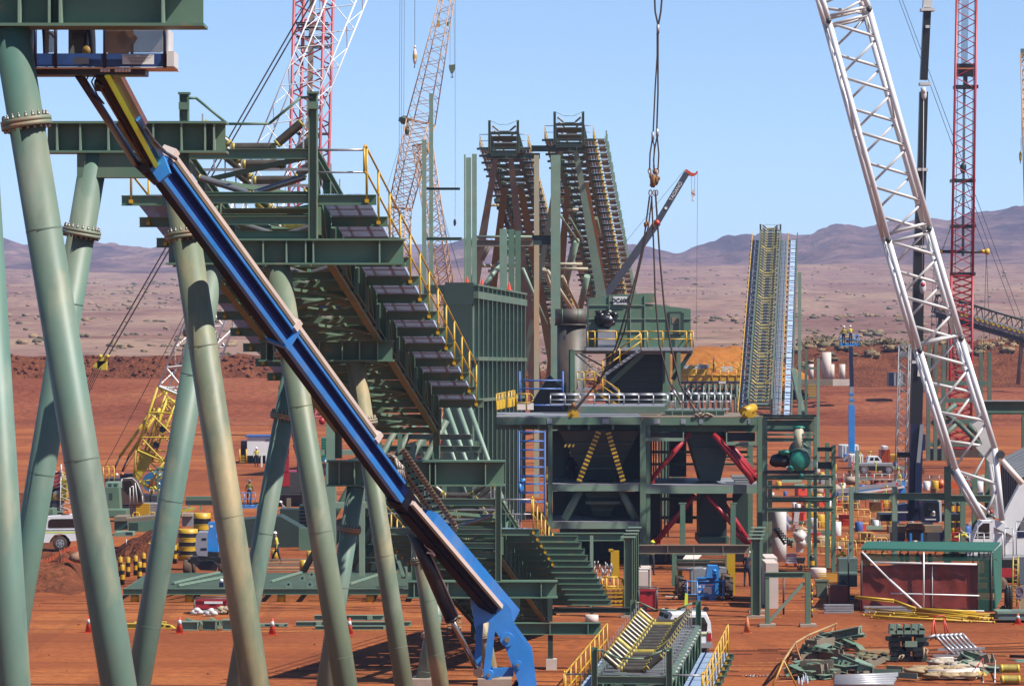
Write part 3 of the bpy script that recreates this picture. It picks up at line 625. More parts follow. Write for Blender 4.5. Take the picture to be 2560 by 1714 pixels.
# lift cylinder
b=MB(); c0=W(1034,1322,106)-V((0,0.6,0)); c1=W(1128,1538,105)-V((0,0.6,0)); b.tube(c0,c1,0.155,20); b.tube(c1,c1+(c1-c0).normalized()*0.06,0.165,20); o=V((0.16,-0.05,0.06)); b.tube(c0+o,c1+o,0.03,8,mi=1); part(b,'lift_cylinder',[M['black'],M['bolt']],lift)
b=MB(); r1=W(1196,1672,104)-V((0,0.6,0)); b.tube(c1,r1,0.065,14); b.tube(r1-V((0,0.12,0)),r1+V((0,0.12,0)),0.12,14); part(b,'cylinder_rod',M['chrome'],lift)
b=MB(); w0=W(1062,1322,106)-V((0,0.75,0)); b.pipe([w0,w0+V((-0.03,0,-0.16)),w0+V((0.03,0,-0.34)),w0+V((0.18,0,-0.46)),w0+V((0.26,0,-0.58)),w0+V((0.2,0,-0.52)),w0+V((0.06,0,-0.5))],0.025,6); part(b,'tie_rope',M['beige'],lift)
# knuckle: side plates, pins, link, riser
b=MB(); s=103
for y in (-0.55,0.45):
    b.prism([W(x,yy,s)+V((0,y,0)) for x,yy in ((1176,1455),(1232,1462),(1278,1516),(1285,1560),(1330,1622),(1342,1714),(1336,1790),(1290,1790),(1296,1700),(1262,1610),(1225,1548),(1186,1560))],(0,0.09,0))
part(b,'knuckle_plate',M['blue'],lift)
b=MB()
for x0,y0,x1,y1,y in ((1232,1545,1216,1690,-0.5),(1200,1545,1192,1690,0.3)): b.bar(W(x0,y0,s)+V((0,y,0)),W(x1,y1,s)+V((0,y,0)),0.12,0.17,up=(1,0,0))
b.pbar((1216,1680),(1284,1678),s,22,0.12)
part(b,'link_arm',M['blue'],lift)
b=MB()
for x,y,r in ((1268,1592,0.17),(1222,1680,0.125),(1294,1655,0.1)): b.tube(W(x,y,s)-V((0,0.62,0)),W(x,y,s)+V((0,0.6,0)),r,20,mi=0); b.tube(W(x,y,s)-V((0,0.66,0)),W(x,y,s)-V((0,0.6,0)),r*0.4,12,mi=1)
part(b,'pivot_pin',[M['blue'],M['bolt']],lift)
b=MB(); obox(b,W(1312,1700,s),W(1150,1960,106),V((1,0,0)),V((0,-1,0)),-0.3,0.3,-0.35,0.35); part(b,'riser_boom',M['boom_shade'],lift)
b=MB(); b.box((0.6,85.0,1.35),(3.6,2.3,1.1)); b.box((0.2,85.0,2.3),(2.4,1.6,0.9)); part(b,'turntable',M['blue'],lift)
for sx in (-1,1):
    for sy in (-1,1):
        q=MB(); c=V((0.6+1.7*sx,85+1.5*sy,0.62)); q.lathe(c-V((0,0.22,0)),[(0.35,0),(0.62,0.03),(0.62,0.41),(0.35,0.44)],20,axis=(0,1,0)); part(q,'wheel',M['rubber'],lift)
KB=1.0
# jib, platform levelling strut and basket
J0=W(262,186,146); J1=W(392,424,127); jx,j1,j2=frame_of(J0,J1,math.radians(48))
b=MB(); JM=J0.lerp(J1,0.56); obox(b,J0-jx*0.3,JM,j1,j2,0.03,0.20,-0.2,0.08,1); obox(b,J0-jx*0.3,JM,j1,j2,0.20,0.28,-0.2,0.06,0); part(b,'jib_cover',[M['beige'],M['brown']],lift)
b=MB(); obox(b,J0-jx*0.3,J1,j1,j2,-0.13,0.03,-0.15,0.05); part(b,'jib',M['boom_shade'],lift)
b=MB(); obox(b,J0-jx*0.3,J1,j1,j2,-0.055,0.035,0.085,0.13); part(b,'reflective_strip',mat('lime_reflector',(1.0,1.65,0.12),0.6,var=0.05),lift)
b=MB(); b.tube(W(196,186,146),W(340,408,128),0.075,12); b.tube(W(340,408,128),W(390,455,127),0.075,10); part(b,'levelling_strut',M['dblue'],lift)
b=MB(); b.tube(W(246,210,145)+V((0,-0.2,0)),W(362,405,128)+V((0,-0.2,0)),0.022,8); b.tube(W(362,405,128)+V((0,-0.2,0)),W(300,310,137)+V((0,-0.2,0)),0.035,8); part(b,'jib_cylinder',M['brown'],lift)
b=MB(); hz=W(245,188,146)
for k in range(3): b.pipe([hz+V((0.0-k*0.12,-0.1,0.05)),hz+V((-0.1-k*0.1,-0.1,-0.12)),hz+V((0.0-k*0.06,-0.1,-0.35)),hz+V((0.12,-0.1,-0.5))],0.014,6)
b.blob(W(248,212,145)+V((0,-0.1,0)),0.1,0,8,6,0.3,3,(0.8,0.8,1.3)); part(b,'hoses',M['black'],lift)
b=MB(); obox(b,W(318,300,137),W(384,402,127.5),j1,j2,0.1,0.2,-0.1,0.16); b.pipe([W(362,318,136),W(384,352,133),W(412,380,128),W(440,398,127)],0.035,8,1)
b.ppoly([(352,320),(372,355),(408,388),(425,432),(398,455),(372,420)],128.5,0.35); part(b,'boom_nose',[M['blue'],M['dgrey']],lift)
b=MB(); b.pbox(355,398,392,432,127.5,0.5,0,-0.3); b.tube(W(385,430,127)-V((0,0.3,0)),W(385,430,127)+V((0,0.4,0)),0.16,14); part(b,'jib_pivot',M['black'],lift)
s=147.5; yb=W(0,0,s).y
b=MB(); b.pbox(40,168,436,170,s,0.95,1); b.pbox(40,170,363,187,s*0.995,0.6,0)
for k in range(8): b.tube(W(252+k*8+(12 if k>2 else 0),176,s*1.006),W(257+k*8+(12 if k>2 else 0),176,s*1.006)+V((0,0.02,0)),0.03,8,mi=1)
part(b,'basket_floor',[M['black'],M['beige']],lift)
b=MB(); b.pbox(40,134,414,167,s,0.03); b.pbox(40,140,414,167,s*0.985,0.02); part(b,'kick_plate',mat('basket_blue',(0.02,0.07,0.25),0.45,var=0.25,vs=3),lift)
b=MB()
for x in (40,88,139,262,412): b.tube(W(x,170,s),W(x,30,s),0.03,8)
for x in (60,200,330,420): b.tube(W(x,170,s*0.985),W(x,30,s*0.985),0.028,8)
for y in (70,32): b.tube(W(30,y,s),W(418,y,s),0.03,8); b.tube(W(30,y,s*0.985),W(418,y,s*0.985),0.03,8)
b.tube(W(112,68,s),W(139,98,s),0.02,6)
part(b,'basket_rails',M['dblue'],lift)
b=MB(); b.pbox(415,72,421,166,s,0.9); b.pbox(417,128,435,166,s*1.003,0.8); part(b,'end_panel',M['offw'],lift)
b=MB(); s2=148
def mesh_panel(b,x0,y0,x1,y1,s,p=5.2,r=0.006):
    n=int((x1-x0+ (y1-y0)*1.8)/p)
    for k in range(n):
        for sg in (1,-1):
            xa=x0-(y1-y0)*1.8+k*p; pts=[]
            X0=xa; X1=xa+(y1-y0)*1.8; Y0,Y1=(y0,y1)
            t0=max(0,(x0-X0)/(X1-X0)); t1=min(1,(x1-X0)/(X1-X0))
            if t1<=t0: continue
            a=(X0+(X1-X0)*t0, Y0+(Y1-Y0)*t0); c=(X0+(X1-X0)*t1, Y0+(Y1-Y0)*t1)
            if sg<0: a=(a[0],y0+y1-a[1]); c=(c[0],y0+y1-c[1])
            b.tube(W(*a,s),W(*c,s),r,3,caps=False)
mesh_panel(b,262,66,408,132,s2); mesh_panel(b,112,78,138,132,s2)
part(b,'mesh_guard',M['bolt'],lift)
b=MB(); b.pbox(306,137,385,161,s2,0.006); part(b,'notice_plate',M['sign'],lift)
b=MB()
for k in range(5): b.pbox(318+k*2,144+k*3.4,378-k*5,145.2+k*3.4,s2*1.001,0.002)
b.pbox(309,139.5,340,141,s2*1.001,0.002); b.pbox(350,139.5,382,141,s2*1.001,0.002); part(b,'notice_print',M['dgrey'],lift)
b=MB(); b.pbox(183,144,222,160,s2,0.004); part(b,'worn_sticker',M['grey'],lift)
# what stands in the basket
b=MB(); b.pbox(171,72,211,134,145.9,0.35); b.pbox(181,84,213,97,146,0.02,1); one(b,'control_box',[mat('control_grey',(0.17,0.16,0.15),0.6),M['dgrey']],'grey control box standing in the high blue basket','box',loc=W(190,134,145.9))
b=MB(); b.prism([W(262,68,145.7),W(318,68,145.7),W(337,90,145.7),W(312,132,145.7),W(262,132,145.7)],(0,0.5,0)); b.prism([W(310,66,145.8)-V((0,0.02,0)),W(336,88,145.8)-V((0,0.02,0)),W(326,97,145.8)-V((0,0.02,0)),W(314,84,145.8)-V((0,0.02,0))],(0,0.3,0),1)
one(b,'carton',[mat('brown_card',(0.26,0.10,0.045),0.8,var=0.3,vs=3),mat('torn_card',(0.62,0.30,0.12),0.8,var=0.3,vs=5)],'torn brown carton behind the basket mesh','carton',loc=W(290,132,145.7))
b=MB(); b.blob(W(219,127,146.5),0.095,0,12,8,0.1); b.pbox(213,117,226,119,146.4,0.05); one(b,'yellow_bucket',mat('dirty_ochre',(0.35,0.2,0.03),0.6),'small ochre bag sitting on the basket floor','bag',loc=W(219,134,146.5))
# ---------------------------------------------------------------- towers under the two steep conveyors
def tower(label, girder, legs, tubes, s, extra=()):
    root=T('conveyor_tower',label,'trestle',W((girder[0]+girder[2])/2,gz(s),s)*1.0,'steel towers under the steep conveyors')
    b=MB(); x0,y0,x1,y1=girder; a=W(x0,(y0+y1)/2,s); c=W(x1,(y0+y1)/2,s); hh=(y1-y0)/s; b.ib(a,c,hh,0.5,0.05,0.04)
    for k in range(9): q=a.lerp(c,(k+0.5)/9+0.02*((k%3)-1)); b.box(q+V((0,-0.12,0)),(0.05,0.2,hh-0.1))
    part(b,'head_girder',M['greend'],root)
    for (xa,ya,xb,yb_,wa,wb,sb,m) in legs:
        p=W(xa,ya,s); q=W(xb,yb_,sb); d=(q-p); q=p+d*(p.z/(-d.z)) if d.z<0 else q; wb2=(wa+(wb-wa)*(p.z-0)/(-d.z))/s
        b=MB(); e=V((1,0,0)); f=V((0,1,0)); w0=wa/s/2; w1=min(wb2/2,0.75)
        b.hexa([q-e*w1-f*w1,q+e*w1-f*w1,q+e*w1+f*w1,q-e*w1+f*w1,p-e*w0-f*w0,p+e*w0-f*w0,p+e*w0+f*w0,p-e*w0+f*w0]); part(b,'leg',M[m],root)
    for (xa,ya,xb,yb_,wd,sa,sb,m) in tubes:
        b=MB(); b.tube(W(xa,ya,sa),W(xb,yb_,sb),wd/2/s,12); part(b,'brace',M[m],root)
    return root
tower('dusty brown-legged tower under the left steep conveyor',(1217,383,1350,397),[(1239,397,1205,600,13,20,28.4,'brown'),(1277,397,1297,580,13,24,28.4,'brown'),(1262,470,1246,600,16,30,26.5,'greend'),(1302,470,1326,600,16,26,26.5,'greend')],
 [(1224,513,1262,513,7,28,27.5,'rustcol'),(1198,664,1285,664,9,28,27,'rustcol'),(1220,677,1285,677,8,27,27,'rustcol'),(1275,620,1212,715,13,27.5,28,'lgreen'),(1188,592,1332,592,7,28.8,28.8,'lgreen'),(1205,650,1232,600,11,28.5,28.5,'brown'),(1240,500,1305,640,12,27.5,26.5,'dark')],28.6)
tower('green and rust-streaked tower under the right steep conveyor',(1328,364,1464,379),[(1440,379,1503,736,12,26,28.4,'lgreen'),(1402,379,1368,580,12,13,28.4,'lgreen'),(1466,455,1513,736,10,15,26.8,'rustcol'),(1420,470,1405,640,14,22,26.5,'greend')],
 [(1400,506,1432,506,8,28,28,'rustcol'),(1416,524,1446,524,8,28,28,'rustcol'),(1362,660,1456,660,8,28,28,'rustcol'),(1400,672,1470,672,8,28,28,'rustcol'),(1402,540,1445,605,6,28.6,28,'lgreen'),(1424,545,1456,600,6,28.2,27.5,'lgreen'),(1368,675,1432,775,9,28.6,28.4,'rustcol'),(1406,690,1445,770,8,28.5,28,'rustcol'),(1307,670,1366,810,8,28.8,28.6,'lgreen'),(1360,672,1400,780,10,28.6,28,'rustcol'),(1440,600,1405,740,20,27,26.6,'lgreen'),(1468,690,1450,770,17,27,26.8,'lgreen'),(1490,545,1500,590,10,27.5,27,'lgreen')],28.6)
cols=[(1160,1164,386,1,'lgreen',39.0),(1165,1178,394,1,'lgreen',38.8),(1180,1192,385,1,'lgreen',39.4),(1055,1066,350,1,'lgreen',40),(1073,1083,234,1,'lgreen',39),(1335,1348,388,1,'rustcol',31.5),(1377,1401,388,1,'lgreen',32),(1249,1268,572,0,'lgreen',34),(1271,1286,573,0,'green',33.8),(1288,1302,577,0,'green',33.6)]
names=['narrow green steel column left of a pair beside the yellow handrail','middle one of three tall green columns left of the steep conveyors','right-hand one of three tall green columns left of the steep conveyors','shorter of two lone green columns against the sky near the orange crane','tallest lone green column rising past the orange crane','rust-streaked pale column between the two steep conveyors','thick pale green column under the right steep conveyor','boxed green column behind the top edge of the ribbed bin','dark green H column on the corner of the ribbed bin','dark green H column at the right end of the ribbed bin']
for (x0,x1,yt,k,m,s),nm in zip(cols,names):
    b=MB(); p=W((x0+x1)/2,yt,s); q=V((p.x,p.y,0)); wd=(x1-x0)/s
    if k: b.box((p.x,p.y,p.z/2),(wd,wd,p.z))
    else: b.ib(p,q,wd,wd,0.05,0.04,up=(0,1,0)); b.bar(p+V((wd/2-0.02,0,0)),q+V((wd/2-0.02,0,0)),0.03,wd*0.98,up=(0,1,0))
    one(b,'steel_column',M[m],nm,'column','freestanding green steel columns',loc=q)
for (x0,y0,x1,y1,wp,s,m,nm) in ((1066,472,1150,472,6,39.5,'dark','upper thin dark crossbeam between the tall green columns'),(1066,597,1155,597,8,39.5,'green','lower crossbeam between the tall green columns'),(1163,608,1333,608,16,33,'brown','long brown beam crossing behind the boxed green column'),(1330,600,1380,600,24,32,'dark','short dark beam joining the rusty and the thick pale column')):
    b=MB(); b.ib(W(x0,y0,s),W(x1,y1,s),wp/s,0.3); one(b,'crossbeam',M[m],nm,'beam')
# ribbed steel bin wall
root=T('ribbed_bin','tall green steel bin with close vertical ribs behind the walkway','bin',W(1180,gz(40),40))
c0=W(1180,712,40); c1=W(1304,735,35.5); zb=0.0
b=MB(); b.pbox(1108,712,1180,gz(40),40,0.4)
e=(c1-c0); 
b.hexa([V((c0.x,c0.y,0)),V((c1.x,c1.y,0)),V((c1.x-0.4,c1.y,0)),V((c0.x-0.4,c0.y+0.4,0)),c0-V((0,0,0.1)),c1-V((0,0,0.1)),c1-V((0.4,0,0.1)),c0-V((0.4,-0.4,0.1))]); part(b,'wall_plate',M['dark'],root)  # plate colour darkened to stand in for shade on the bin
for k in range(12):
    f=(k+0.25)/11.6; p=c0.lerp(c1,min(1,f)); q=V((p.x,p.y,0)); b=MB(); b.ib(p+V((0.16,-0.1,0)),q+V((0.16,-0.1,0)),0.42,0.3,0.04,0.04,up=(1,0,0)); 
    b.prism([p+V((0.0,0,-1.4)),p+V((0.4,-0.2,-1.2)),p+V((0.4,-0.2,-1.9)),p+V((0.0,0,-2.4))],(0,0.06,0)); part(b,'rib',M['lgreen'],root)
b=MB()
for z,h in ((0.0,0.12),(-0.62,0.45),(-4.6,0.25),(-7.2,0.2)): b.bar(c0+V((0.15,-0.05,z)),c1+V((0.15,-0.05,z)),0.5,h)
part(b,'ring_beam',M['greend'],root)
b=MB(); b.pbox(1112,706,1184,760,40.3,0.3); b.pbox(1060,712,1112,735,40.2,0.3); part(b,'corner_post',M['dark'],root)  # dark like the wall plate, shade put into the colour
for k,(x,y) in enumerate(((1168,708),(1205,714),(1273,722))):
    p=W(x,y,39); b=MB(); b.lathe(p-V((0,0,0.1)),[(0.22,0),(0.22,0.05),(0.13,0.06),(0.03,0.55)],10); one(b,'safety_cone',M['cone'],('small red cone on the left end of the bin top','small red cone in the middle of the bin top','small red cone on the right end of the bin top')[k],'cone','cones on the bin top',loc=p-V((0,0,0.1)))
for k in range(9):                                                 # raking tubes behind the upper conveyor's tail
    x0=905+k*38 if k<5 else 1090+(k-5)*28; b=MB(); s=47
    p,q=(W(x0+60,1050,s),W(x0,1160,s)) if k<5 else (W(x0,1020,s-1),W(x0+50,1160,s-1))
    q=p+(q-p)*(p.z/(p.z-q.z)); b.tube(p,q,0.13 if k>4 else 0.17,12)
    one(b,'raking_strut',M['lgreen'] if k>4 else M['greend'],'green tube brace leaning behind the upper conveyor tail' if k<5 else 'lit green tube brace leaning right beside the ribbed bin','brace','raking tube braces below the conveyor')  # sunlit tubes get a paler green, shaded ones a darker green
b=MB(); b.pbar((828,900),(828,1500),70,24,0.35); b.pbar((800,1130),(930,1130),70,12,0.3); b.pbar((800,1262),(930,1262),70,14,0.3); b.pbar((905,1120),(905,1440),69,14,0.3)
one(b,'support_frame',M['lgreen'],'pale green H-frame standing between the trestle legs left of the lower conveyor','frame',loc=W(828,gz(70),70))

# stacked frames and pipework behind the lower conveyor
root=T('stacked_frames','dense stack of dark green frames behind the lower conveyor','steel frame',W(1040,gz(47.5),47.5)); rr=random.Random(12)
b=MB()
for k in range(11): y=1095+k*31; x0=rr.uniform(860,960); x1=rr.uniform(1080,1230); b.ib(W(x0,y,47.5)+V((0,rr.uniform(0,5),0)),W(x1,y+rr.uniform(-4,4),47.5)+V((0,rr.uniform(0,5),0)),rr.uniform(0.2,0.4),0.25,0.03,0.03)
part(b,'rail',M['greend'],root)
b=MB()
for k in range(9): x=875+k*40+rr.uniform(-8,8); p=W(x,rr.uniform(1080,1180),47.5)+V((0,rr.uniform(0,4),0)); b.ib(p,V((p.x,p.y,0)),0.25,0.25,0.03,0.03,up=(0,1,0))
part(b,'upright',M['green'],root)
b=MB()
for k in range(8): x=880+k*42; b.bar(W(x,1120,47.5)+V((0,2,0)),W(x+60,1300,47.5)+V((0,2,0)),0.12,0.14); b.bar(W(x+50,1280,47.5)+V((0,3,0)),W(x-10,1420,47.5)+V((0,3,0)),0.12,0.14)
part(b,'brace',M['dark'],root)
b=MB(); b.pbox(880,1180,1130,1425,46,0.1); part(b,'shade_sheet',M['dark'],root)  # dark panel added for the gloom behind the frames
# ---------------------------------------------------------------- process building under construction (two steel-framed bays)
def beamrow(mb, x0, x1, y0, y1, s, d=0.3, f=0.0, mi=0): mb.pbox(x0,y0,x1,y1,s,d,mi,f)
def hopper(mb, xt0, xt1, yt, xb0, xb1, yb, s, f0, f1, g0, g1, mi=0):
    a=[W(xt0,yt,s),W(xt1,yt,s)]; c=[W(xb0,yb,s),W(xb1,yb,s)]; Y=a[0].y
    top=[V((a[0].x,Y+f0,a[0].z)),V((a[1].x,Y+f0,a[0].z)),V((a[1].x,Y+f1,a[0].z)),V((a[0].x,Y+f1,a[0].z))]
    bot=[V((c[0].x,Y+g0,c[0].z)),V((c[1].x,Y+g0,c[0].z)),V((c[1].x,Y+g1,c[0].z)),V((c[0].x,Y+g1,c[0].z))]
    mb.hexa(bot+top,mi)
    for k in range(1,4):
        t=k/4; l=[bot[i].lerp(top[i],t) for i in range(4)]; mb.bar(l[0]-V((0,0.03,0)),l[1]-V((0,0.03,0)),0.12,0.1,mi)
s=44; GY=gz(44)
root=T('process_building','left bay of the green process building, black and yellow struts inside','steel building',W(1490,GY,s),'bays of the process building')
b=MB(); b.pbox(1241,1061.5,1605,1076,s,0.25,0,2.2); beamrow(b,1241,1605.5,1043,1061,s,0.18)
for x in (1300,1345,1420,1470,1530): b.pbox(x,1062,x+5,1074,s,2.0,0,0.2)
part(b,'roof_beams',M['green'],root)
b=MB(); b.pbox(1241,1041,1606,1042.6,s,9.5,0,0.02); part(b,'top_deck',M['grey'],root)
for x0,x1 in ((1370,1381),(1600,1615)):
    for f in (0.1,8.6):
        b=MB(); p=W((x0+x1)/2,1062,s)+V((0,f,0)); b.ib(p,V((p.x,p.y,0)),0.3,(x1-x0)/s,0.03,0.03,up=(0,1,0)); part(b,'column',M['green'],root)
for yt,yb_ in ((1209,1227),(1303,1321)):
    b=MB(); beamrow(b,1368,1605,yt+3,yb_,s,0.2); beamrow(b,1368,1605,yt+3,yb_,s*0.96,0.2); part(b,'floor_beam',M['lgreen'],root)
    b=MB(); b.pbox(1366,yt,1606,yt+2.6,s,9); part(b,'floor_deck',M['grey'],root)
b=MB(); hopper(b,1398,1600,1078,1466,1540,1206,s,1.0,7.5,2.5,5.5); part(b,'surge_hopper',mat('hopper_plate',(0.05,0.085,0.075),0.5,var=0.2),root)
b=MB(); hopper(b,1462,1556,1226,1488,1528,1296,s,1.5,6,2.6,4.6); b.pbox(1466,1255,1552,1262,s,2,0,1.0); part(b,'lower_hopper',M['greend'],root)
for (xa,ya,xb,yb_) in ((1497,1079,1446,1207),(1521,1081,1560,1207)):
    b=MB(); p,q=W(xa,ya,s)+V((0,0.4,0)),W(xb,yb_,s)+V((0,0.4,0)); n=26
    for k in range(n): b.bar(p.lerp(q,k/n),p.lerp(q,(k+1)/n),0.22,0.30,k%2,up=(1,0,0))
    part(b,'striped_strut',[M['yellow'],M['black']],root)
for (xa,ya,xb,yb_) in ((1450,1228,1412,1300),(1555,1228,1590,1300)):
    b=MB(); b.tube(W(xa,ya,s)+V((0,0.8,0)),W(xb,yb_,s)+V((0,0.8,0)),0.22,12); part(b,'tube_brace',M['lgreen'],root)
b=MB()
for k in range(5): b.prism([W(1410+k*5,1117,s),W(1414+k*5,1117,s),W(1417+k*5,1110,s),W(1413+k*5,1110,s)],(0,0.02,0),k%2)
part(b,'hazard_strip',[M['yellow'],M['black']],root)
for x in (1384,1392,1400,1408): b=MB(); b.ib(W(x,1080,s)+V((0,2.5,0)),W(x,1209,s)+V((0,2.5,0)),0.12,0.1,up=(0,1,0)); part(b,'stud',M['dark'],root)
b=MB(); b.pbox(1382,1076,1600,1207,42.6,0.1); part(b,'shade_backdrop',M['dark'],root)  # dark sheet added to stand in for the dim interior
b=MB(); b.pbox(1382,1228,1600,1302,42.6,0.1); part(b,'shade_backdrop',M['dark'],root)  # same dark stand-in for interior shade, lower storey
root=T('process_building','right bay of the process building with red diagonal braces','steel building',W(1750,GY,s),'bays of the process building')
b=MB(); beamrow(b,1606.5,1907,1044,1062,s,0.18); b.pbox(1608,1063,1905,1080,s,0.25,0,1.2); part(b,'roof_beams',M['green'],root)
b=MB(); b.pbox(1607,1041.5,1908,1043.4,s,9.5,0,0.02); part(b,'top_deck',M['brown'],root)
for x0,x1 in ((1893,1907),(1616,1626)):
    for f in (0.25,8.6):
        b=MB(); p=W((x0+x1)/2,1062,s)+V((0,f,0)); b.ib(p,V((p.x,p.y,0)),0.3,(x1-x0)/s,0.03,0.03,up=(0,1,0)); part(b,'column',M['green'],root)
b=MB(); beamrow(b,1606,1900,1215,1233,s,0.2); part(b,'floor_beam',M['lgreen'],root)
b=MB(); b.pbox(1604,1211,1903,1214.6,s,9); part(b,'floor_deck',M['grey'],root)
for x0,x1,yb_ in ((1608,1710,1102),(1815,1893,1112)):
    b=MB(); b.pbox(x0,yb_-8,x1,yb_,s,0.15,0,-0.05); b.pbox(x0,1080,x0+3,yb_-8,s,0.1); b.pbox(x1-3,1080,x1,yb_-8,s,0.1); b.pbox(x0+4,1082,x1-4,yb_-9,s,1.0,1,0.5); part(b,'hanging_tray',[M['lgreen'],M['black']],root)
b=MB()
for p0,p1,f in (((1722,1826,1078),(1735,1824,1130),0),((1735,1824,1130),(1757,1806,1206),0)):
    hopper(b,p0[0],p0[1],p0[2],p1[0],p1[1],p1[2],s,2,6,2,6)
b.pbox(1735,1122,1822,1128,s,0.3,0,1.7); part(b,'chute',mat('chute_plate',(0.06,0.10,0.085),0.5,var=0.15),root)
b=MB(); b.pbox(1755,1233,1822,1362,s,4,0,2.0); b.pbox(1750,1345,1826,1362,s,4.4,1,1.4); part(b,'lower_chute',[M['dark'],M['green']],root)
for (xa,ya,xb,yb_,f,r) in ((1726,1082,1625,1204,0.5,0.14),(1784,1084,1886,1205,0.3,0.17),(1805,1090,1893,1200,1.5,0.17),(1812,1090,1894,1190,3.0,0.17),(1740,1238,1637,1362,1.0,0.16),(1768,1238,1848,1330,0.4,0.13),(1800,1240,1880,1362,2.2,0.16),(1836,1325,1872,1362,0.1,0.15)):
    b=MB(); p,q=W(xa,ya,s)+V((0,f,0)),W(xb,yb_,s)+V((0,f,0)); b.tube(p,q,r,12); b.bar(q,q.lerp(p,0.06),0.12,0.5,up=(1,0,0)); part(b,'red_brace',M['red'],root)
for x0,x1 in ((1700,1713),(1826,1839)):
    b=MB(); p=W((x0+x1)/2,1258,47); b.ib(p,W((x0+x1)/2,1365,47),0.3,(x1-x0)/47,0.03,0.03,up=(0,1,0)); b.pbox(x0-3,1256,x1+3,1259,47,0.3,0,-0.15); part(b,'leg',M['green'],root)
for x in (1640,1646,1652,1660,1666,1675,1683): b=MB(); b.ib(W(x,1085,s)+V((0,7.0,0)),W(x,1360,s)+V((0,7.0,0)),0.1,0.09,up=(0,1,0)); part(b,'rail_post',M['grey'],root)
for k in range(3): b=MB(); b.pbox(1835+k*4,1193+k*6,1885,1197+k*6,s,1.2,0,2.2); part(b,'stored_plank',M['galv'],root)
b=MB(); 
for k in range(14):
    p=W(1911,1082+k*9.5,s); b.tube(p+V((0,0,0)),p-V((0,0,0.2)),0.055,6); 
b.pipe([W(1911,1150,s),W(1906,1160,s),W(1909,1190,s),W(1902,1218,s)],0.09,8); b.tube(W(1911,1080,s),W(1911,1150,s),0.03,6); part(b,'yellow_hose',M['yellow'],root)
for k in range(2): b=MB(); b.pipe([W(1366.5 if k==0 else 1366,1165 if k==0 else 1255,s),W(1367,1185 if k==0 else 1270,s),W(1366,1205 if k==0 else 1300,s)],0.075,8); one(b,'yellow_hose',M['yellow'],('upper','lower')[k]+' yellow hose hanging on the left edge of the left bay','hose',loc=W(1366,1205 if k==0 else 1300,s))
for x0,x1,y0,y1,f in ((1628,1700,1104,1110,7.5),(1640,1895,1140,1147,8.8),(1640,1895,1172,1178,8.8),(1640,1895,1262,1270,8.8),(1640,1895,1310,1318,8.8),(1826,1895,1120,1126,7),(1826,1895,1150,1156,7)): b=MB(); b.ib(W(x0,(y0+y1)/2,s)+V((0,f,0)),W(x1,(y0+y1)/2,s)+V((0,f,0)),(y1-y0)/s,0.2,0.03,0.02); part(b,'rear_beam',M['greend'],root)
b=MB(); b.pbox(1617,1236,1662,1410,s,0.1,0,6.0); b.pbox(1617,1085,1640,1209,s,0.1,0,6.0); b.pbox(1850,1236,1890,1400,s,0.1,0,7.0); part(b,'rear_shade_backdrop',M['dark'],root)  # dark sheets added so the bay reads dim behind
b=MB(); b.pbox(1690,1236,1752,1330,s,0.1,0,9.0); b.pbox(1690,1090,1735,1208,s,0.1,0,9.0); part(b,'rear_shade_backdrop',M['dgrey'],root)  # more added backdrop, its dark grey standing in for depth shade
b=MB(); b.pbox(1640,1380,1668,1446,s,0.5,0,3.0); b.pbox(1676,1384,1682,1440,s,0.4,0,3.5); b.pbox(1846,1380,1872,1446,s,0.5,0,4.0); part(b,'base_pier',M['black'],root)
b=MB(); b.pbox(1385,1330,1598,1410,42.6,0.1); b.pbox(1400,1322,1590,1340,43.5,2.0); part(b,'rear_shade_backdrop',M['dark'],root)  # added dark backdrop for the gloom under the left bay
for x0,x1 in ((1368,1380),(1506,1522)): b=MB(); b.pbox(x0,1046,x1,1058,s,0.02,0,-0.03); [b.pbox(x0+3+4*i,1049+5*j,x0+4.5+4*i,1050.5+5*j,s,0.02,1,-0.04) for i in range(2) for j in range(2)]; part(b,'splice_plate',[M['galv'],M['sblue']],root)
for x0,x1 in ((1634,1650),(1702,1714),(1748,1756),(1870,1876),(1896,1905)): b=MB(); b.pbox(x0,1047,x1,1059,s,0.02,0,-0.03); [b.pbox(x0+2+3.4*i,1050+5*j,x0+3.4+3.4*i,1051.5+5*j,s,0.02,1,-0.04) for i in range(2) for j in range(2)]; part(b,'splice_plate',[M['galv'],M['sblue']],root)
# things on the top deck
b=MB(); b.pbox(1450,1013,1661,1016,s*0.985,1.4,1); b.pbox(1452,1016,1663,1031,s*0.985,0.3); one(b,'deck_girder',[M['greend'],M['galv']],'long green beam with grey grating lying on the top deck','beam',loc=W(1556,1041,43.3))
b=MB(); b.pbox(1664,1028,1810,1041,s*0.985,0.3)
for x in (1680,1705,1737,1760,1790): b.pbox(x,1028,x+2,1041,s*0.986,0.1,1)
b.pbox(1664,1025,1812,1028,s*0.985,2.2,2); one(b,'deck_box',[M['dark'],M['lgreen'],M['greend']],'low dark green box girder on the right half of the top deck','beam',loc=W(1736,1041,43.3))
for nm,x0,x1,y0,y1,sf in (('long galvanised railing across the top deck in front of the dust collector',1376,1670,987,1012,42.6),('galvanised railing around the right half of the top deck',1668,1826,985,1024,42.6)):
    b=MB(); n=8
    base=[W(x0+(x1-x0)*k/n,y1,sf) for k in range(n+1)]; b.rail(base,(0,0,1),(y1-y0)/sf,0.035); b.pipe([p+V((0,1.5,(y1-y0)/sf)) for p in base],0.05,6); b.bar(base[0]+V((0,0.8,0.02)),base[-1]+V((0,0.8,0.02)),1.6,0.06); b.pipe([p+V((0,0.7,(y1-y0)/sf+0.02)) for p in base],0.08,6)
    one(b,'railing',M['galv'],nm,'railing','galvanised railings on the top deck',loc=base[n//2])
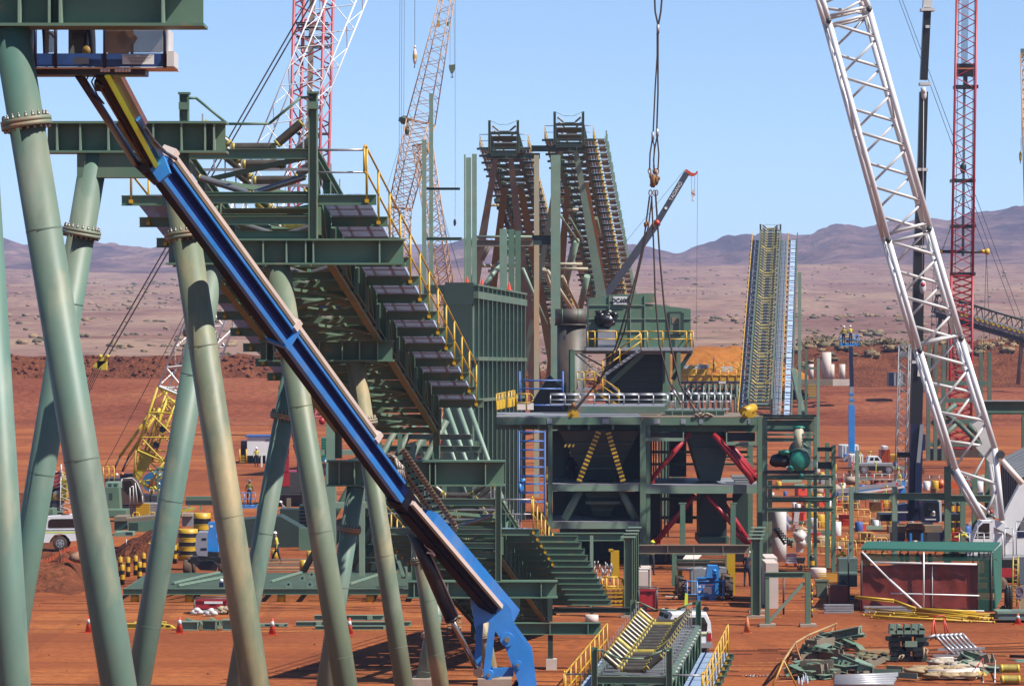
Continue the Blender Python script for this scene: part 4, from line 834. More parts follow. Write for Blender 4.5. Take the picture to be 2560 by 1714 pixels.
b=MB(); b.prism([W(x,y,s) for x,y in ((1419,1043),(1419,1030),(1428,1023),(1440,1023),(1447,1032),(1447,1043))],(0,0.15,0)); b.prism([W(x,y,s)+V((0,0.5,0)) for x,y in ((1419,1043),(1419,1030),(1428,1023),(1440,1023),(1447,1032),(1447,1043))],(0,0.15,0)); b.tube(W(1433,1032,s)-V((0,0.1,0)),W(1433,1032,s)+V((0,0.8,0)),0.1,10); one(b,'lifting_lug',M['yellow'],'yellow lifting lug on the left part of the top deck','lifting lug',loc=W(1433,1043,s))
b=MB(); p=W(1872,1029,s); b.tube(p+V((-0.3,0.1,0)),p+V((0.35,1.1,0.2)),0.26,20); b.prism([W(x,y,s) for x,y in ((1851,1045),(1858,1028),(1868,1022),(1880,1030),(1885,1045))],(0,0.12,0)); b.tube(p-V((0.1,0.15,0.1)),p-V((0.1,0,0.1)),0.15,16); b.prism([W(x,y,s)+V((0,0.9,0)) for x,y in ((1868,1045),(1875,1024),(1886,1020),(1893,1030),(1895,1045))],(0,0.12,0)); one(b,'lifting_lug',M['yellow'],'yellow round lug at the foot of the rising conveyor','lifting lug',loc=W(1872,1045,s))
b=MB()
for k in range(5): q=W(1740+k*9,1040-(k%2)*3,s); b.lathe(q,[(0.12,0),(0.2,0.05),(0.12,0.1)],10,axis=(random.uniform(-1,1),0.4,1))
one(b,'shackle_pile',M['cloth'],'coil of pale rigging lying at the sling end on the top deck','rigging',loc=W(1755,1043,s))
b=MB(); base=[W(1241+k*7.6,1026-k*1.2,43.4)+V((0,0.4*k,0)) for k in range(7)]; b.rail(base,(0,0,1),0.95,0.035); b.bar(base[0]+V((0,0,0.3)),base[-1]+V((0,0,0.3)),0.04,0.5)
for k in range(12): q=base[0].lerp(base[-1],k/11); b.tube(q,q+V((0,0,0.95)),0.02,5)
one(b,'safety_gate',M['yellow'],'yellow safety rail with kick panels on the left end of the deck','railing',loc=base[3])
b=MB(); q=W(1292,1024,43); w=[W(1292,1024,43),W(1292,984,43),W(1326,984,43),W(1333,992,43),W(1333,1000,43),W(1326,1006,43),W(1292,1006,43)]; b.pipe(w,0.035,6); b.tube(W(1317,984,43),W(1317,1024,43),0.035,6); b.pbox(1292,1007,1334,1024,43,0.02,1); one(b,'safety_gate',[M['yellow'],M['beige']],'yellow looped gate frame beside the blue scaffold','gate',loc=q)
# blue scaffolds
def scaffold(label, x0, x1, y0, y1, s, ys, d=1.2, m='sblue', r=0.06):
    b=MB(); 
    for x in (x0,x1):
        for f in (0,d): b.tube(W(x,y0,s)+V((0,f,0)),W(x,y1,s)+V((0,f,0)),r,8)
    for y in ys:
        for f in (0,d): b.tube(W(x0,y,s)+V((0,f,0)),W(x1,y,s)+V((0,f,0)),r*0.8,6)
        for x in (x0,x1): b.tube(W(x,y,s),W(x,y,s)+V((0,d,0)),r*0.8,6)
    return one(b,'scaffold',M[m],label,'scaffold','blue tube scaffolds',loc=W((x0+x1)/2,y1,s))
scaffold('blue tube scaffold standing above the left end of the top deck',1299,1407,928,1022,41,(951,972,1013))
scaffold('blue tube scaffold tower below the left end of the deck',1298,1362,1078,gz(45),45,(1080,1103,1125,1146,1168,1190,1210,1232,1255),r=0.045)
b=MB(); b.pipe([W(1312,1196,45.5),W(1300,1208,45.5),W(1300,1232,45.5)],0.1); b.pbox(1303,1212,1310,1226,45.6,0.1); one(b,'blue_tarp_bundle',M['blue'],'small bright blue bundle tied to the lower scaffold','bundle',loc=W(1305,1228,45.5))
# ---------------------------------------------------------------- dust collector house on its frame
s=36
root=T('dust_collector','green dust collector house lettered DC600 on a braced frame','dust collector',W(1570,gz(s),s))
b=MB(); b.pbox(1472,745,1612,868,s,6); 
b.prism([W(1472,745,s),W(1530,737,s),W(1612,733,s),W(1612,745,s)],(0,6,0)); b.pbox(1612.2,733,1638,756,s,4,0,0.5); b.prism([W(1612.2,758,s)+V((0,0.6,0)),W(1728,772,s)+V((0,0.6,0)),W(1728,868,s)+V((0,0.6,0)),W(1612.2,868,s)+V((0,0.6,0))],(0,4,0)); part(b,'housing',M['green'],root)
b=MB()
for y in (762,796,828): b.pbox(1470,y,1613,y+2,s,0.1,0,-0.08)
for x in (1522,1575,1611): b.pbox(x,737,x+2,866,s,0.12,0,-0.1)
for y in (796,): b.pbox(1613,y,1729,y+2,s,0.1,0,0.52)
part(b,'stiffener',M['lgreen'],root)
b=MB(); b.pbox(1533,741,1568,761,s,0.03,0,-0.16); sg=part(b,'name_board',M['sign'],root); text('lettering','DC600',M['ink'],sg,W(1550.5,751.5,s)+V((0,-0.185,0)),0.40,bold=0.012)
b=MB(); b.pbox(1671,779,1706,838,s,0.08,0,0.5); b.pbox(1675,784,1702,836,s,0.04,1,0.46); b.pbox(1680,792,1696,808,s,0.03,2,0.43); b.pbox(1702,782,1710,838,s,0.1,0,0.2); part(b,'door',[M['dark'],M['greend'],M['brown']],root)
b=MB(); b.blob(W(1515,797,s)-V((0,0.35,0)),0.72,0,18,14,0.35,2,(1,0.6,0.9)); 
for k in range(10): b.blob(W(1498+k*4,782+(k*37%30),s)-V((0,0.6,0)),0.22,0,8,6,0.5,k,(1.2,0.7,0.8))
b.bar(W(1486,778,s)-V((0,0.5,0)),W(1548,775,s)-V((0,0.5,0)),0.1,0.08); part(b,'wrapped_fan',M['plastic'],root)
b=MB(); b.pbox(1494,823,1537,868,s,0.7,0,-0.75); part(b,'cabinet',mat('pale_cabinet',(0.36,0.38,0.45),0.5),root)
b=MB(); b.pbox(1465,868,1731,876,s,7.5,0,-1.2); b.pbox(1430,877,1731,884,s,0.3,1,-1.0); b.pbox(1430,877,1731,884,s,0.3,1,5.5); part(b,'platform',[M['galv'],M['brown']],root)
b=MB(); base=[W(x,868,s)+V((0,-1.15,0)) for x in (1468,1486,1540,1598,1617,1655,1714,1731)]; b.rail(base,(0,0,1),1.12,0.045); base=[W(1724,868,s)+V((0,-1.1,0)),W(1728,868,s)+V((0,1.0,0)),W(1730,868,s)+V((0,3.0,0))]; b.rail(base,(0,0,1),1.12,0.05); part(b,'handrail',M['yellow'],root)
for x0,x1 in ((1425,1436),(1661,1674),(1690,1700)):
    for f in (-1.0,5.5):
        b=MB(); p=W((x0+x1)/2,876,s)+V((0,f,0)); b.ib(p,V((p.x,p.y,0)),0.3,(x1-x0)/s,0.03,0.03,up=(0,1,0)); part(b,'column',M['green'],root)
for (xa,ya,xb,yb_,m,f,wd) in ((1438,884,1560,990,'galv',-0.7,0.12),(1450,884,1700,1020,'galv',4.8,0.12),(1606,884,1490,990,'green',-0.3,0.34),(1728,876,1680,948,'dark',-0.9,0.3)):
    b=MB(); b.bar(W(xa,ya,s)+V((0,f,0)),W(xb,yb_,s)+V((0,f,0)),0.12,wd); part(b,'brace',M[m],root)
b=MB(); b.pbox(1518,886,1659,1010,s,3,0,1.5)
for k in range(6): b.pbox(1518,900+k*18,1659,901.5+k*18,s,0.05,1,1.44)
part(b,'collecting_bin',[M['dark'],M['black']],root)
# stair with landing
b=MB(); b.pbox(1440,968,1478,974,s,1.2,2,-1.9); b.bar(W(1600,873,s)+V((0,-1.6,0)),W(1505,940,s)+V((0,-1.6,0)),0.1,0.2,2); b.bar(W(1478,970,s)+V((0,-1.6,0)),W(1555,1020,s)+V((0,-1.6,0)),0.1,0.2,0)
for k in range(9): p=W(1600,873,s).lerp(W(1505,940,s),k/9)+V((0,-1.3,0)); b.box(p,(0.28,0.8,0.05),2)
b.rail([W(x,968,s)+V((0,-1.9,0)) for x in (1442,1458,1485)],(0,0,1),1.1,0.045); b.rail([W(x,y,s)+V((0,-1.9,0)) for x,y in ((1485,968),(1505,985),(1545,1012))],(0,0,1),1.1,0.045)
b.rail([W(x,y,s)+V((0,-1.9,0)) for x,y in ((1600,873),(1547,910),(1505,940))],(0,0,1),1.1,0.045); part(b,'stair',[M['yellow'],M['yellow'],M['galv']],root)
b=MB(); p=W(1429,772,34.5); q=V((p.x,p.y,0)); b.tube(q,p-V((0,0,1.16)),1.05,32,mi=0); b.tube(p-V((0,0,1.16)),p,1.2,32,mi=0); b.tube(p-V((0,0,1.2)),p-V((0,0,1.1)),1.25,32); b.pbox(1407,838,1414,850,34.6*1.032,0.02,1)
for k in (0.4,1.1,-0.6): b.tube(p+V((1.21*math.sin(k),-1.21*math.cos(k),0)),p+V((1.21*math.sin(k),-1.21*math.cos(k),-1.16)),0.03,5,mi=2)
rt=T('tank','dark round tank standing left of the dust collector','tank',q); part(b,'shell',[mat('tank_plate',(0.045,0.06,0.055),0.55,var=0.2,dust=0.3),M['grey'],M['green']],rt)
b=MB(); b.ppoly([(1325,1015),(1374,936),(1420,985),(1420,1035),(1325,1035)],35.5,3.0); one(b,'chute_hood',M['dark'],'dark sloping hood behind the blue scaffold','hood',loc=W(1372,1035,35.5))
# ---------------------------------------------------------------- far yellow screen platform
s=19.5
root=T('screen_platform','distant yellow railed platform below the ochre stockpile','platform',W(1780,gz(s),s))
b=MB(); b.pbox(1697,953,1868,960,s,5,0); part(b,'floor',M['dgrey'],root)
b=MB(); b.pbox(1697,938,1862,952,s,0.1,0,-0.06); b.pbox(1697,922,1768,936,s,0.1,0,0.4); b.rail([W(x,953,s)-V((0,0.12,0)) for x in range(1700,1870,20)],(0,0,1),1.55,0.06); b.rail([W(x,930,s*0.97) for x in range(1770,1868,19)],(0,0,1),1.2,0.05); part(b,'railing',M['yellow'],root)
b=MB()
for k in range(12): x=1702+k*14; b.tube(W(x,960,s),W(x,gz(s),s),0.12,6); b.tube(W(x,960,s)+V((0,4,0)),V((W(x,960,s).x,W(x,960,s).y+4,0)),0.12,6)
for k in range(6): b.tube(W(1702+k*28,962,s),W(1716+k*28,1010,s),0.07,5)
b.pbox(1697,962,1866,968,s,0.3); b.pbox(1720,985,1850,992,s,0.3); part(b,'trestle',M['greend'],root)
b=MB(); rr=random.Random(3)
for k in range(26): x=1700+rr.random()*72; b.box(W(x,920-rr.random()*6,s*0.98)+V((0,rr.random()*2,0)),(rr.uniform(0.2,0.9),0.5,rr.uniform(0.2,0.6)),k%3)
b.pbox(1804,916,1832,928,s*0.98,0.1,0); b.pbox(1797,953,1815,958.5,s*1.01,0.1,0); part(b,'stored_gear',[M['offw'],M['grey'],M['hiy']],root)
b=MB(); b.box(W(1735,925,s*0.975),(3.4,1.5,1.1)); one(b,'pipe_rack',M['offw'],'pale rack of pipe fittings on the left of the yellow platform','rack',loc=W(1735,935,s*0.975))
# ---------------------------------------------------------------- green frame with teal-wrapped motor, right of the building
s=45
root=T('drive_frame','green drive frame holding a motor wrapped in teal sheeting','steel frame',W(2000,gz(s),s))
for x,y0,wd in ((1912,1045,12),(2038,1040,8),(2084,1112,10),(1925,1200,10)):
    for f in (0,4):
        b=MB(); p=W(x,y0,s)+V((0,f,0)); b.ib(p,V((p.x,p.y,0)),0.25,wd/s,0.03,0.03,up=(0,1,0)); part(b,'column',M['green'],root)
for x0,x1,y0,y1,f,m in ((1908,2040,1036,1041,0,'dark'),(1908,2040,1042,1048,0.2,'green'),(1908,2035,1050,1079,0.6,'greend'),(1912,2038,1083,1088,-0.1,'lgreen'),(1910,2036,1094,1103,-0.1,'green'),(1910,2038,1174,1184,-0.2,'dgrey'),(1918,2084,1186,1194,-0.2,'green'),(1918,2084,1213,1220,-0.2,'green'),(1918,2084,1241,1250,-0.2,'green'),(1918,2084,1268,1278,-0.2,'green'),(2044,2082,1117,1128,0.1,'dark'),(2044,2084,1154,1172,0.1,'dark'),(1918,2084,1199,1204,3,'dark'),(1918,2084,1255,1261,3,'dark')):
    b=MB(); b.ib(W(x0,(y0+y1)/2,s)+V((0,f,0)),W(x1,(y0+y1)/2,s)+V((0,f,0)),(y1-y0)/s,0.25,0.03,0.03); part(b,'beam',M[m],root)
b=MB(); c=W(1996,1150,s)-V((0,0.6,0)); b.tube(c,c+V((0.25,2.6,0.5)),0.58,24)
for k in range(9): q=c+V((0.25,2.6,0.5))*(0.1+k*0.1); b.tube(q,q+V((0.01,0.1,0.02)),0.63,24,mi=1)
part(b,'motor',[M['dark'],M['lgreen']],root)
b=MB(); b.blob(c-V((0,0.05,0)),0.56,0,20,12,0.12,4,(1,0.35,1)); b.blob(c+V((-0.5,-0.1,-0.45)),0.2,0,8,6,0.4,5); b.blob(c+V((-0.75,0.2,0.45)),0.25,0,8,6,0.4,6,(1.6,1,0.6)); b.blob(W(1998,1068,s),0.3,0,12,6,0.3,8,(1.2,1,0.3)); b.blob(c+V((0.1,0,-0.85)),0.18,0,8,6,0.4,9); part(b,'teal_wrap',M['tealc'],root)
b=MB(); b.tube(W(1997,1070,s),W(1996,1135,s),0.27,16); part(b,'duct',M['rustcol'],root)
b=MB(); b.blob(c+V((-1.0,0.6,0)),0.5,0,10,8,0.3,12,(1.3,1,0.8)); part(b,'gearbox',M['black'],root)
# ---------------------------------------------------------------- portal columns in front of the building
def hcol(label, x0, x1, yt, s, f=0.0, m='green', base=True):
    p=W((x0+x1)/2,yt,s)+V((0,f,0)); wd=(x1-x0)/s; root=T('portal_column',label,'column',(p.x,p.y,0),'I-section portal columns in two rows')
    b=MB(); b.bar(V((p.x-0.04,p.y,p.z-0.03)),V((p.x-0.04,p.y,0.1)),0.03,wd*0.8,up=(1,0,0)); b.bar(V((p.x-wd*0.42,p.y-0.0,p.z-0.03)),V((p.x-wd*0.42,p.y,0.1)),0.34,0.04,up=(1,0,0)); b.bar(V((p.x+wd*0.36,p.y,p.z-0.03)),V((p.x+wd*0.36,p.y,0.1)),0.34,0.04,up=(1,0,0)); part(b,'shaft',M[m],root)
    b=MB(); b.box((p.x-0.02,p.y,p.z-0.012),(wd*1.5,0.42,0.05)); part(b,'cap_plate',M['lgreen'],root)
    b=MB(); b.box((p.x,p.y,0.05),(wd*1.6,0.7,0.1)); part(b,'base_plate',M['conc'],root)
for k,(nm) in enumerate(('nearest','second','third','farthest')):
    hcol(nm+' column of the left portal row beside the red welder',1559+k*6,1584+k*5,1341-k*8,53-0.8*k)
    hcol(nm+' column of the right portal row behind the orange cone',1876+k*3,1903+k*2,1345-k*9,53-0.9*k)
def pbeam(label, x0, x1, y0, y1, s, m='green', stiff=()):
    b=MB(); b.ib(W(x0,(y0+y1)/2,s),W(x1,(y0+y1)/2,s),(y1-y0)/s,0.35,0.04,0.03)
    for x in stiff: b.box(W(x,(y0+y1)/2,s)-V((0,0.09,0)),(0.04,0.16,(y1-y0)/s-0.09),0)
    return one(b,'crossbeam',M[m],label,'beam')
pbeam('long brown crossbeam between the two portal rows above the blue lift',1598,1874,1361,1383,50,'brown',(1669,1807))
pbeam('green crossbeam running left from the left portal row',1385,1560,1331,1351,52.6,'green')
b=MB(); b.ib(W(1479,1338,52.9),V((W(1479,1338,52.9).x,W(1479,0,52.9).y,0)),0.16,0.16,up=(0,1,0)); one(b,'steel_post',M['lgreen'],'slim green post under the left crossbeam','post')
b=MB(); b.ib(W(1385,1524,57),W(1612,1524,57),13/57,0.2,0.03,0.02); b.bar(W(1385,1537,57),W(1385,1520,57),0.2,0.1); one(b,'loose_beam',M['dark'],'dark beam lying level at the foot of the left portal row','beam')
root=T('head_frame','low green frame with grey pipes behind the blue lift','steel frame',W(1750,gz(48.5),48.5))
for x0,x1 in ((1680,1692),(1813,1824)): b=MB(); p=W((x0+x1)/2,1384,48.5); b.ib(p,V((p.x,p.y,0.3)),0.25,(x1-x0)/48.5,0.03,0.03,up=(0,1,0)); part(b,'column',M['green'],root)
for y0,y1,m in ((1378,1386,'lgreen'),(1397,1401,'greend'),(1404,1416,'brown')): b=MB(); b.ib(W(1693,(y0+y1)/2,48.5),W(1812,(y0+y1)/2,48.5),(y1-y0)/48.5,0.3); part(b,'beam',M[m],root)
for y,x1 in ((1421,1770),(1469,1730)): b=MB(); b.tube(W(1696,y,48.7),W(x1,y,48.7),0.07,12); part(b,'pipe',M['galv'],root)
for k in range(5): b=MB(); b.bar(W(1712+k*7,1400,48.3)+V((0,0.6,0)),W(1728+k*8,1384,48.3)+V((0,1.4,0)),0.2,0.03); part(b,'sheet',M['beige'],root)
b=MB(); b.pbox(1664,1491,1712,1510,49.4,1.0); one(b,'concrete_block',M['conc'],'concrete footing block under the low green frame','footing')
b=MB(); b.pbox(1694,1425,1706,1490,48.4,0.12); b.pbox(1817,1378,1838,1490,49,0.25); b.pbox(1824,1372,1830,1380,49,0.25); one(b,'guard_screen',M['yellow'],'tall yellow guard panel right of the blue lift','guard panel')
b=MB(); b.pbox(1527,1376,1548,1440,50,0.3); b.pbox(1522,1372,1533,1378,50,0.3); one(b,'guard_screen',M['yellow'],'yellow upright guard panel left of the left portal row','guard panel')
root=T('portal_frame','bare green portal frame with a diagonal brace near the orange cone','steel frame',W(1968,1565,54.6)); s=54.6
for x0,x1 in ((1913,1923),(2013,2026)): b=MB(); p=W((x0+x1)/2,1443 if x0<2000 else 1430,s); b.ib(p,V((p.x,p.y,0.12)),0.25,(x1-x0)/s,0.03,0.03,up=(0,1,0)); part(b,'column',M['green'],root); b=MB(); b.box((p.x,p.y,0.06),(0.75,0.75,0.12)); part(b,'footing',M['conc'],root)
b=MB(); b.ib(W(1912,1436,s),W(2012,1436,s),13/s,0.3,0.03,0.03); part(b,'beam',M['green'],root)
b=MB(); b.bar(W(1919,1556,s),W(2010,1455,s),0.14,0.14); part(b,'brace',M['lgreen'],root)
b=MB(); p=W(1959,1443,52.5); b.tube(p,V((p.x,p.y,0)),0.045,8); part(b,'slim_post',M['dgrey'],root)
b=MB(); p=W(2030,1455,53); 
for k in range(8): b.tube(V((p.x,p.y,1.6-k*0.2)),V((p.x,p.y,1.4-k*0.2)),0.04,8,mi=k%2)
one(b,'marker_post',[M['yellow'],M['black']],'slim yellow and black striped post beside the portal frame','post')
b=MB()
for k in range(3): b.box(W(1607+k*6,1490-k*6,50)+V((0,1.2*k,-0.2)),(0.5,1.2,3.0-0.2*k))
one(b,'plinth',M['lconc'],'stepped concrete plinth behind the left portal row','plinth',loc=V((W(1612,0,50).x,W(0,0,50).y+1,0)))
b=MB()
for k in range(2): b.box(V((W(1925,0,51).x+k*0.25,W(0,0,51).y+k*4,1.1)),(0.6,3,2.2))
one(b,'plinth',M['lconc'],'concrete plinth right of the right portal row','plinth',loc=V((W(1925,0,51).x,W(0,0,51).y,0)))
# ---------------------------------------------------------------- cranes
def ropes(mb, pts, r=0.03, mi=0):
    for a,b in zip(pts,pts[1:]): mb.tube(W(*a),W(*b),r,5,mi=mi,caps=False)
# red crawler crane with tall red mast
s=33
root=T('red_crane','red crawler crane whose lattice mast rises behind the upper conveyor','crane',W(745,gz(s),s),'cranes on the site')
b=MB(); b.lattice(W(786,-60,s),W(757,1040,s),2.35,2.35,30,0.13,0.06,side=(0.25,1,0)); part(b,'lattice_mast',M['fred'],root)
b=MB()
for y in (60,72,95,118,335): 
    for f in (-0.9,0.9): b.tube(W(742,y,s)+V((0,f,0)),W(822,y,s)+V((0,f,0)),0.07,6)
b.pbox(798,288,806,304,s,0.3,0,-1.2); part(b,'mast_platform',M['black'],root)
b=MB(); b.bar(W(784,-60,s)+V((-0.05,0.3,0)),W(770,420,s)+V((-0.05,0.3,0)),0.4,0.42,up=(0,1,0)); part(b,'inner_column',mat('faded_brown_box',(0.40,0.30,0.25),0.6),root)
b=MB(); b.pbox(690,1178,800,1215,s,3.0); b.pbox(706,1030,722,1180,s,0.4); b.pbox(680,1060,720,1075,s,1.0); b.pbox(742,1020,752,1180,s,0.4); b.pbar((700,1068),(716,1140),s,12,0.5); part(b,'upper_works',M['red'],root)
b=MB(); b.pbox(690,1216,810,1258,s,3.0); b.pbox(725,1180,790,1230,s*1.01,0.5)
for f in (-1.2,3.2): b.box(W(750,1250,s)+V((0,f,0)),(5.2,0.9,1.0))
part(b,'undercarriage',M['dgrey'],root)
b=MB()
for k in range(3): b.tube(W(725,1030+k*12,s),W(760,1250-k*9,s),0.07,6)
b.tube(W(755,1180,s),W(735,1110,s),0.12,6); b.blob(W(805,1052,s),0.25,0,10,8,0.1,0,(1,1,1.1)); part(b,'winch_gear',M['red'],root)
# yellow and white crawler crane on the left
s=35
root=T('crawler_crane','yellow crawler crane with a white lattice boom leaning to the right','crane',W(330,gz(s),s),'cranes on the site')
b=MB(); b.lattice(W(872,-45,s),W(660,475,s),2.75,2.75,11,0.058,0.034,side=(0.2,1,0)); b.lattice(W(660,475,s),W(452,985,s),2.75,2.75,11,0.085,0.055,side=(0.2,1,0)); part(b,'boom',M['white'],root)
b=MB(); b.lattice(W(450,988,s),W(386,1140,s),2.75,2.2,5,0.085,0.05,side=(0.2,1,0)); b.lattice(W(386,1140,s),W(358,1210,s),2.2,1.2,3,0.085,0.05,side=(0.2,1,0)); 
b.ppoly([(352,1122),(385,1135),(372,1165),(345,1200),(338,1185)],s,0.1)
b.lattice(W(428,1000,s)+V((0,0.6,0)),W(370,1150,s)+V((0,0.6,0)),0.7,0.5,8,0.06,0.04); 
part(b,'boom_foot',M['lyellow'],root)
b=MB()
for x,y in ((408,1072),(391,1112)): b.tube(W(x,y,s)-V((0,0.6,0)),W(x,y,s),0.24,16)
part(b,'boom_sheave',M['black'],root)
b=MB()
for o in (0,12): ropes(b,[(800+o,-50,s),(258+o,890,s)],0.055)
for o in (0,5,10,15): ropes(b,[(238+o,918,s),(160+o,1080,s)],0.03)
ropes(b,[(470,770,s),(262,1165,s)],0.025); ropes(b,[(395,1045,s),(300,1190,s)],0.02)
for (x,y) in ((640,280),(655,280),(430,610),(412,648),(362,735),(347,770)): p=W(x-10,y,s)
part(b,'pendant_rope',M['rope'],root)
b=MB(); b.pbox(243,902,266,924,s,0.7); b.ppoly([(232,915),(250,893),(270,893),(264,905),(243,922)],s,0.5)
for x in (250,268): b.tube(W(x-1,895,s),W(x+3,886,s),0.13,8)
part(b,'sheave_block',M['lyellow'],root)
b=MB()
for o in (0,22): b.tube(W(385+o*0.7,1020,s),W(300+o,1140,s),0.11,10); b.tube(W(300+o,1140,s),W(283+o,1178,s),0.07,10,mi=1)
part(b,'backstay',[M['lyellow'],M['dgrey']],root)
cab=MB()
cab.ppoly([(300,1262),(298,1215),(306,1196),(330,1194),(342,1205),(354,1235),(356,1258)],s*1.03,1.6)
cabo=part(cab,'cab',mat('cab_brown',(0.10,0.065,0.055),0.4),root)
b=MB(); b.ppoly([(306,1222),(308,1202),(326,1200),(334,1212),(337,1240),(318,1236)],s*1.04,0.05); b.ppoly([(338,1210),(343,1212),(352,1238),(353,1254),(344,1256)],s*1.04,0.05); part(b,'window',M['glass'],cabo)
b=MB(); b.pipe([W(300,1262,s*1.045),W(298,1215,s*1.045),W(306,1196,s*1.045),W(330,1194,s*1.045),W(343,1206,s*1.045),W(356,1238,s*1.045),W(357,1260,s*1.045)],0.035,6); b.pipe([W(338,1206,s*1.045),W(344,1258,s*1.045)],0.04,6); b.pipe([W(325,1260,s*1.05),W(325,1218,s*1.05),W(333,1214,s*1.05),W(334,1258,s*1.05)],0.035,6); part(b,'frame',M['offw'],cabo)
b=MB(); b.pbox(255,1238,400,1262,s,3.2); b.pbox(262,1196,300,1238,s*0.98,3.0); b.pbox(300,1184,345,1195,s*0.99,1.5); part(b,'deck',M['dgrey'],root)
b=MB(); b.rail([W(x,1210,s*1.02) for x in (258,272,285)],(0,0,1),1.25,0.04); b.pipe([W(374,1238,s*1.02),W(374,1222,s*1.02),W(378,1216,s*1.02),W(384,1222,s*1.02),W(384,1240,s*1.02)],0.04,6); part(b,'handrail',M['yellow'],root)
b=MB()
for f in (-1.3,2.6): b.box(W(330,1278,s)+V((0,f,0)),(6.2,0.9,0.9))
part(b,'crawler_track',M['black'],root)
b=MB()
for x,y,m in ((292,1186,0),(306,1184,1)): b.blob(W(x,y,s*1.03),0.11,m,8,6,0)
part(b,'lamp',[M['white'],M['coneo']],root)
# second yellow crane parts at far left
s=37
root=T('counterweight_stack','striped counterweights and a yellow ladder mast at the far left','crane part',W(140,gz(s),s))
b=MB()
for k in range(5): b.prism([W(122+0*k,1226-k*10,s),W(150,1216-k*10,s),W(150,1222-k*10,s),W(122,1232-k*10,s)],(0,0.04,0),1)
b.pbox(118,1180,152,1219,s,1.5,0,0.05); part(b,'chevron_board',[M['beige'],M['red']],root)
b=MB(); b.pbox(116,1220,152,1234,s,2,0); b.pbox(116,1234,152,1251,s,2,1); b.pbox(116,1251,152,1258,s,2,2); b.pbox(116,1258,152,1300,s,1.6,3); part(b,'weight_block',[M['grey'],mat('ochre_weight',(0.38,0.25,0.05),0.6),M['dblue'],M['dgrey']],root)
b=MB(); b.pbox(153,1188,168,1192,s,0.6); b.pbox(156,1192,167,1246,s,0.4); b.pbox(134,1180,165,1183,s,0.5)
for k in range(8): b.box(W(161,1200+k*7,s)-V((0,0.1,0)),(0.5,0.1,0.06))
part(b,'ladder_mast',M['lyellow'],root)
b=MB(); b.lattice(W(164,1190,s),W(168,1300,s),0.55,0.9,9,0.03,0.02); b.tube(W(153,1160,s),W(153,1190,s),0.06,6); part(b,'access_frame',M['offw'],root)
# orange lattice crane far off
s=21
root=T('lattice_crane','orange lattice crane with narrowing jib left of the lone columns','crane',W(1110,gz(s),s),'cranes on the site')
b=MB(); b.lattice(W(1122,-25,s),W(1052,305,s),1.3,2.75,20,0.075,0.035,side=(0.3,1,0),cross=False); b.lattice(W(1052,305,s),W(1000,520,s),2.75,2.2,10,0.08,0.045,side=(0.3,1,0),cross=True); b.lattice(W(1000,520,s),W(985,800,s),2.2,2.2,12,0.08,0.045,side=(0.3,1,0),cross=True); part(b,'jib',M['orange'],root)
b=MB(); b.lattice(W(1056,360,s),W(1118,760,s),1.9,1.7,16,0.08,0.05,side=(0.3,1,0),cross=True); b.lattice(W(1118,760,s),W(1125,1080,s),1.7,1.7,10,0.09,0.05,side=(0.3,1,0)); part(b,'mast',M['orange'],root)
b=MB(); b.blob(W(1010,300,s),0.55,0,9,7,0.6,4,(1.3,0.8,0.8)); b.blob(W(1018,325,s),0.45,0,9,7,0.6,8,(0.7,0.8,1.4)); b.pbox(1116,55,1122,65,s,0.2,1); b.pbox(1092,52,1100,68,s,0.2,2); b.bar(W(1120,70,s)-V((0,0.6,0)),W(1114,118,s)-V((0,0.6,0)),0.05,0.3,3); part(b,'jib_fittings',[M['greend'],M['tealc'],M['yellow'],M['offw']],root)
b=MB()
for x in (1000,1005,1011): ropes(b,[(x,-20,s),(x-3,560,s)],0.022)
ropes(b,[(1138,-20,s),(1138,545,s)],0.018); ropes(b,[(1037,-20,s),(1037,125,s)],0.03); ropes(b,[(1125,20,s),(1125,163,s)],0.018); ropes(b,[(1135,10,s),(1136,163,s)],0.018)
ropes(b,[(1000,360,s),(965,480,s)],0.018); ropes(b,[(1085,470,s),(1148,680,s)],0.02); ropes(b,[(1090,470,s),(1165,740,s)],0.02); part(b,'hoist_rope',M['cable'],root)
b=MB(); p=W(1037,140,s); b.lathe(p-V((0,0,0.95)),[(0.1,0),(0.2,0.25),(0.26,0.6),(0.26,1.1),(0.2,1.5),(0.06,1.9)],14,mis=[0,0,1,0,0]); b.tube(p+V((0,0,0.9)),p+V((0,0,1.25)),0.12,8); b.pipe([p-V((0,0,0.95)),p-V((0.0,0,1.2)),p-V((0.1,0,1.35)),p-V((-0.05,0,1.4))],0.05,5,2); part(b,'hook_ball',[M['beige'],M['yellow'],M['black']],root)
b=MB(); b.ppoly([(1122,163),(1138,161),(1138,172),(1132,184),(1127,184),(1123,174)],s,0.5); b.pipe([W(1130,184,s),W(1130,190,s),W(1133,192,s),W(1130,195,s),W(1127,192,s)],0.05,5,1); b.blob(W(1137,556,s),0.22,1,8,8,0.2,1,(0.8,0.8,2.0)); part(b,'hook_block',[mat('olive_block',(0.12,0.16,0.09),0.5),M['black']],root)
